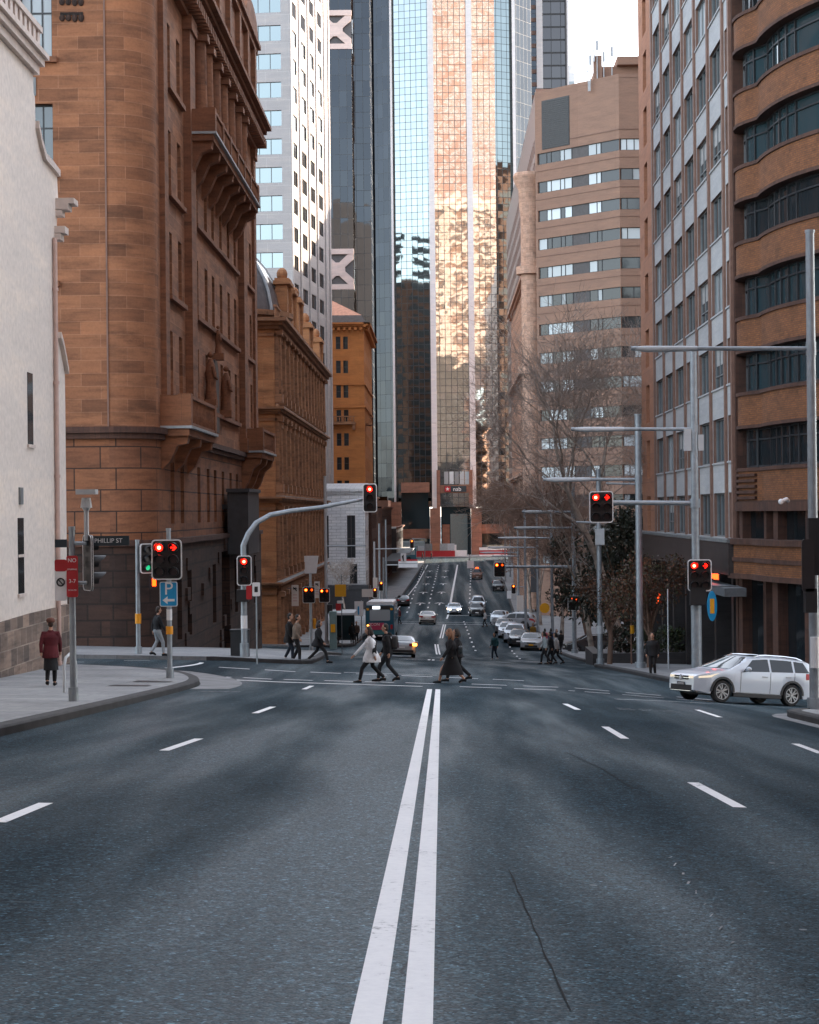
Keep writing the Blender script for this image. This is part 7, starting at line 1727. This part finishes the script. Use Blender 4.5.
# two women in black on the right of the crossing
p = stand(452, 683.5); wv = person(p[0], p[1], p[2], 90, 'woman with long fair hair in a long black dress on the crossing', 1.72, .78, .05, ('dress_black', K), None, (.26,.13,.07), .22, .36, (K, .74), (-.2, .35), front_right=True, vox=.012, width=1.1)
def handfn(e):
    b = LMB(); b.loft([[(a*k_, y, c*k_) for a, c in rrect(.30, .24, .06)] for y, k_ in ((-.06, .85), (-.03, 1), (.03, 1), (.06, .85))], 0); b.build('bag_body', cloth('leather_dark', (.02,.03,.035), .5), e, smooth=50); b = LMB(); b.tube([(-.11, 0, .1), (-.06, .05, .38), (.05, .05, .40), (.11, 0, .1)], .012, 6); b.build('strap', 'trim_black', e)
wear('handbag', wv[0], (-.16, -.28, 1.06), handfn, None, 'dark leather handbag hanging behind the woman with fair hair', 'bag')
p = stand(459, 682.5); person(p[0], p[1]+.55, p[2], 90, 'second woman in black trousers half hidden behind the fair-haired woman', 1.68, .74, .05, ('cloth_black', K), ('cloth_black', K), (.03,.02,.018), .1, .40, None, (-.3, .4), front_right=False, vox=.013)
# right side kerb and mid-distance
p = stand(653, 677, .0); person(p[0], p[1], p[2], 160, 'man in dark clothes standing on the right kerb before the dark shopfront', 1.72, .15, .0, ('cloth_black', K), ('cloth_black', K), (.02,.015,.012), 0, .40, None, (.05, -.1), vox=.015, shoes=(.3,.3,.3), width=1.1)
p = stand(495, 660); person(*p, 140, 'person in a teal jacket walking in the road beyond the crossing', 1.68, .35, .0, ('jacket_teal', (.02,.075,.085)), ('jeans_dark', (.018,.025,.04)), (.02,.015,.012), .06, .34, None, (.2, -.2), vox=.02, shoes=(.4,.4,.4))
gcol = 'pedestrians crossing beside the parked cars'
for px, py, hdg, lab, tc, bc, st in ((546, 664.5, 88, 'person in a white and teal jacket leading the three crossing by the parked cars', ('jacket_pale', (.40,.46,.47)), ('cloth_black', K), .5), (552, 664.5, 92, 'person in a black top, middle of the three crossing by the parked cars', ('cloth_black', K), ('cloth_black', K), .45), (557.5, 664.5, 90, 'person in a white top, last of the three crossing by the parked cars', ('top_white', (.55,.53,.52)), ('cloth_black', K), .65)):
    p = stand(px, py); person(*p, hdg, lab, 1.7, st, .10, tc, bc, (.02,.015,.012), .06, .36, None, (.3, -.3), vox=.02, group=gcol)
Z = 140; 
for px, Z, hdg, lab, tc, bc in ((545, 150, 20, 'person in a pink and white top on the right footway beside the cars', ('top_pink', (.52,.14,.20)), ('cloth_black', K)), (551, 152, 10, 'person in a blue jacket on the right footway next to the one in pink', ('jacket_blue', (.03,.06,.14)), ('cloth_black', K)), (556.5, 146, 190, 'person in a grey coat by the slender pole on the right footway', ('coat_grey', (.25,.26,.27)), ('cloth_black', K)), (533, 166, 170, 'person in a mustard jacket on the footway behind the silver sedan', ('jacket_mustard', (.25,.14,.02)), ('cloth_black', K)), (561, 138, 30, 'person in a dark coat nearest the planter on the right footway', ('coat_dark', (.016,.014,.014)), ('cloth_black', K))):
    x = at(px, 630, Z).x; person(x, Z, G(x, Z)+KH, hdg, lab, 1.7, .3, 0, tc, bc, (.02,.015,.012), .05, .36, None, (.2, -.2), vox=.026)
for px, Z, hdg, lab, tc in ((352, 150, 0, 'person in black waiting by the bus shelter', ('cloth_black', K)), (356.5, 153, 180, 'person in a brown coat waiting at the bus door', ('coat_brown', (.10,.06,.045))), (390, 196, 90, 'person in dark clothing, left of the group beyond the bus', ('cloth_black', K)), (395, 200, 90, 'person in a pale grey jacket with white hair beyond the bus', ('coat_grey', (.25,.26,.27))), (400, 203, 90, 'person in a dark red top, right of the group beyond the bus', ('coat_red', (.105,.012,.018)))):
    x = at(px, 630, Z).x; person(x, Z, G(x, Z)+(KH if px < 360 else 0), hdg, lab, 1.7, .3, 0, tc, ('cloth_black', K), (.4,.4,.4) if px == 395 else (.02,.015,.012), 0, .4, None, (.2, -.2), vox=.028)
for px, Z, lab, tc in ((485, 200, 'person in white by the bonnet of the silver four-wheel drive', ('top_white', (.55,.53,.52))), (423, 462, 'distant person in dark clothes before the hoarding, left of the pair', ('cloth_black', K)), (432, 462, 'distant person in dark clothes before the hoarding, right of the pair', ('cloth_black', K)), (470, 440, 'distant person in pale clothes crossing at the top of the road', ('top_white', (.55,.53,.52)))):
    x = at(px, 600, Z).x; person(x, Z, G(x, Z), 90, lab, 1.75, .4, 0, tc, ('cloth_black', K), (.02,.015,.012), 0, .4, None, (.2, -.2), vox=.035)
# ================================================================== TREES
def bare_tree(x, z, h, label, spread=.5, seed=1, twig='twig', levels=7, r0=None, lean=(0, 0), first=.24, nchild=(2, 3), twl=1.0, cap=9000, group=None, lim=None):
    rr_ = random.Random(seed); g = G(x, z)+.1; root = empty('bare_tree', (x, z, g), label, 'tree', group)
    tr = MB(); tw = MB(); cnt = 0
    r0 = r0 or h*.0135
    d0 = Vector((lean[0], lean[1], 1)).normalized(); base = Vector((x, z, g-.3)); rmin = .0115+max(0, z-120)*.00003
    tr.tube([base, base+Vector((0,0,.5))], [r0*1.5, r0*1.05], 10)
    Q = [(base+Vector((0,0,.3)), d0, h*first, r0, 0)]; k0 = 0
    while k0 < len(Q) and cnt < cap:
        p, d, L, r, lv = Q[k0]; k0 += 1
        n = 4 if lv < 3 else 3; pts = [p]; rad = [r]; q = p.copy(); dd = d.copy(); wob = .07 if lv < 2 else .14
        for i in range(n):
            dd = (dd+Vector((rr_.gauss(0, wob), rr_.gauss(0, wob), rr_.gauss(.03, .06)))).normalized(); q = q+dd*(L/n)
            if lim and q.x > lim: dd.x = -abs(dd.x); q.x = lim
            pts.append(q.copy()); rad.append(max(r*(1-.36*(i+1)/n), rmin*.8))
        if lv <= 3: tr.tube(pts, rad, 8 if lv < 2 else 6, 0, lv == 0)
        else: tw.tube(pts, rad, 4 if lv < 5 else 3, 0, False); cnt += 1
        if lv >= levels: continue
        k = rr_.randint(*nchild) if lv else 3
        a0 = rr_.uniform(0, 2*pi)
        for i in range(k):
            sp = spread*rr_.uniform(.6, 1.25)*(.8 if lv == 0 else 1); ax = dd.orthogonal().normalized(); ax.rotate(Matrix.Rotation(a0+2*pi*(i+rr_.uniform(-.25, .25))/k, 3, dd)); nd = (dd*cos(sp)+ax*sin(sp)); nd.z += .14 if lv < 4 else .03; nd.normalize()
            Q.append((q, nd, L*rr_.uniform(.66, .86)*(1.05 if lv == 0 else 1), max(rad[-1]*(.84 if i == 0 else .66), rmin), lv+1))
        if lv >= 1:                                         # side shoots along the limb
            for i in range(2 if lv < 3 else 3):
                m = rr_.randint(1, n); ax = dd.orthogonal().normalized(); ax.rotate(Matrix.Rotation(rr_.uniform(0, 2*pi), 3, dd)); nd = (dd*.5+ax*.8+Vector((0,0,.15))).normalized(); Q.append((pts[m], nd, L*rr_.uniform(.45, .7)*twl, max(rad[m]*.42, rmin), max(lv+2, 4)))
    tr.build('trunk', 'bark_pale', root, smooth=60); tw.build('crown', twig, root, recalc=False); return root
def leafy(x, z, z0, rad, hgt, n, label, cols, leaf=.16, trunk=True, name='evergreen_tree', cat='tree', seed=3, lumps=14, hard=.5):
    rr_ = random.Random(seed); g = G(x, z); root = empty(name, (x, z, g+.1), label, cat)
    L = []
    for _ in range(lumps):
        a = rr_.uniform(0, 2*pi); k = sqrt(rr_.random())*rad*.75; L.append((Vector((x+k*cos(a), z+k*sin(a), g+z0+hgt*rr_.uniform(.2, .85))), rr_.uniform(.3, .55)*rad))
    b = MB()
    for i in range(n):
        c, r = L[rr_.randrange(lumps)]; v = Vector((rr_.gauss(0,1), rr_.gauss(0,1), rr_.gauss(0,.8))).normalized()*r*(rr_.random()**hard); p = c+v
        s = leaf*rr_.uniform(.6, 1.5); a = Vector((rr_.gauss(0,1), rr_.gauss(0,1), rr_.gauss(0,.6))).normalized(); c2 = a.orthogonal().normalized(); c2.rotate(Matrix.Rotation(rr_.uniform(0,6.28), 3, a))
        e = a.cross(c2); b.add([p-c2*s, p+e*s*.42, p+c2*s, p-e*s*.42], [(0,1,2,3)], rr_.randrange(len(cols)))
    if trunk:
        t = MB(); t.tube([(x, z, g-.2), (x+.1, z, g+z0*.6), (x-.1, z+.1, g+z0+hgt*.5)], [rad*.05+.05, rad*.045+.04, rad*.02], 8)
        for c, r in L[:8]: t.tube([(x, z, g+z0*.7), tuple((Vector((x, z, g+z0))+c)/2+Vector((0,0,.2))), tuple(c)], [rad*.025+.02, rad*.015+.015, .015], 5)
        t.build('trunk', 'twig', root, smooth=60)
    b.build('crown' if trunk else 'foliage', cols, root, recalc=False); return root
def leafmat(name, c):
    t = NT(name); i = t.n('ShaderNodeNewGeometry'); r = t.ramp((i, 'Random Per Island'), (0, tuple(k*.55 for k in c)), (1, tuple(k*1.5 for k in c))); M[name] = t.out((r, 0), .6); return name
for nm, c in (('leaf_dark', (.018,.028,.016)), ('leaf_dark_b', (.03,.032,.018)), ('leaf_rust', (.13,.05,.022)), ('leaf_olive', (.06,.055,.022)), ('leaf_green', (.05,.075,.028)), ('leaf_brown', (.06,.038,.024))): leafmat(nm, c)
gt_ = 'bare street trees on the right footway'
bare_tree(at(622, 640, 124).x, 124, 29, 'tall pale-barked bare tree behind the hanging red signal', .48, 5, 'twig_grey', 8, .40, (-.07, .0), .23, (2, 3), 1.15, 7500, gt_, 13.6)
bare_tree(11.2, 142, 21, 'bare brown tree just beyond the tall pale-barked tree', .45, 11, 'twig', 8, .22, (-.06, .0), .22, (2, 3), 1.0, 3800, gt_)
bare_tree(10.8, 172, 19, 'bare reddish tree beside the row of parked cars', .48, 23, 'twig', 8, .2, (-.10, .0), .2, (2, 3), 1.1, 4200, gt_)
bare_tree(10.6, 205, 20, 'bare reddish tree by the silver four-wheel drive', .5, 31, 'twig', 7, .22, (-.10, 0), .2, (2, 3), 1.1, 4500, gt_)
bare_tree(11.5, 245, 22, 'bare tree in front of the turret building', .5, 41, 'twig', 7, .22, (-.12, 0), .2, (2, 3), 1.1, 6000, gt_)
bare_tree(13.5, 330, 25, 'bare tree halfway up the far hill', .52, 47, 'twig', 7, .25, (-.06, 0), .2, (2, 3), 1.1, 5500, gt_)
bare_tree(15.5, 430, 26, 'bare tree nearest the glass tower entrance', .55, 53, 'twig', 7, .28, (-.06, 0), .2, (2, 3), 1.1, 5000, gt_)
bare_tree(at(345, 600, 240).x, 240, 9.5, 'small bare tree in front of the low white building', .6, 61, 'twig_grey', 6, .13, (0, 0), .2, (2, 3), 1, 1500)
leafy(13.2, 134, 1.6, 4.2, 9.5, 11000, 'dark dense evergreen tree behind the bare trunk', ['leaf_dark', 'leaf_dark_b'], .17, True, seed=5, lumps=20)
leafy(12.0, 158, 1.5, 3.6, 9.0, 8000, 'dark evergreen tree shading the driveway beyond the amber signal', ['leaf_dark', 'leaf_brown'], .17, True, seed=8, lumps=14)
leafy(9.8, 90, 2.4, 2.5, 3.0, 5200, 'small street tree with sparse rusty leaves in front of the dark shopfront', ['leaf_rust', 'leaf_brown', 'leaf_olive', 'leaf_brown'], .075, True, 'street_tree', 'tree', 9, 18, .4)
leafy(8.6, 98, 2.6, 2.0, 2.4, 3000, 'small rusty-leaved street tree beside the grey pole with the control box', ['leaf_rust', 'leaf_brown', 'leaf_brown'], .075, True, 'street_tree', 'tree', 12, 14, .4)
for i, (x, z, r) in enumerate(((9.8, 105.5, 1.0), (11.3, 105.2, 1.15), (12.8, 105.6, 1.1))):
    leafy(x, z, .6, r, 1.5, 900, ('low dark shrub at the road end of the stone planter', 'low green shrub in the middle of the stone planter', 'low green shrub at the building end of the stone planter')[i], ['leaf_green', 'leaf_dark', 'leaf_olive'] if i else ['leaf_dark', 'leaf_brown'], .10, False, 'shrub', 'shrub', 20+i, 9)
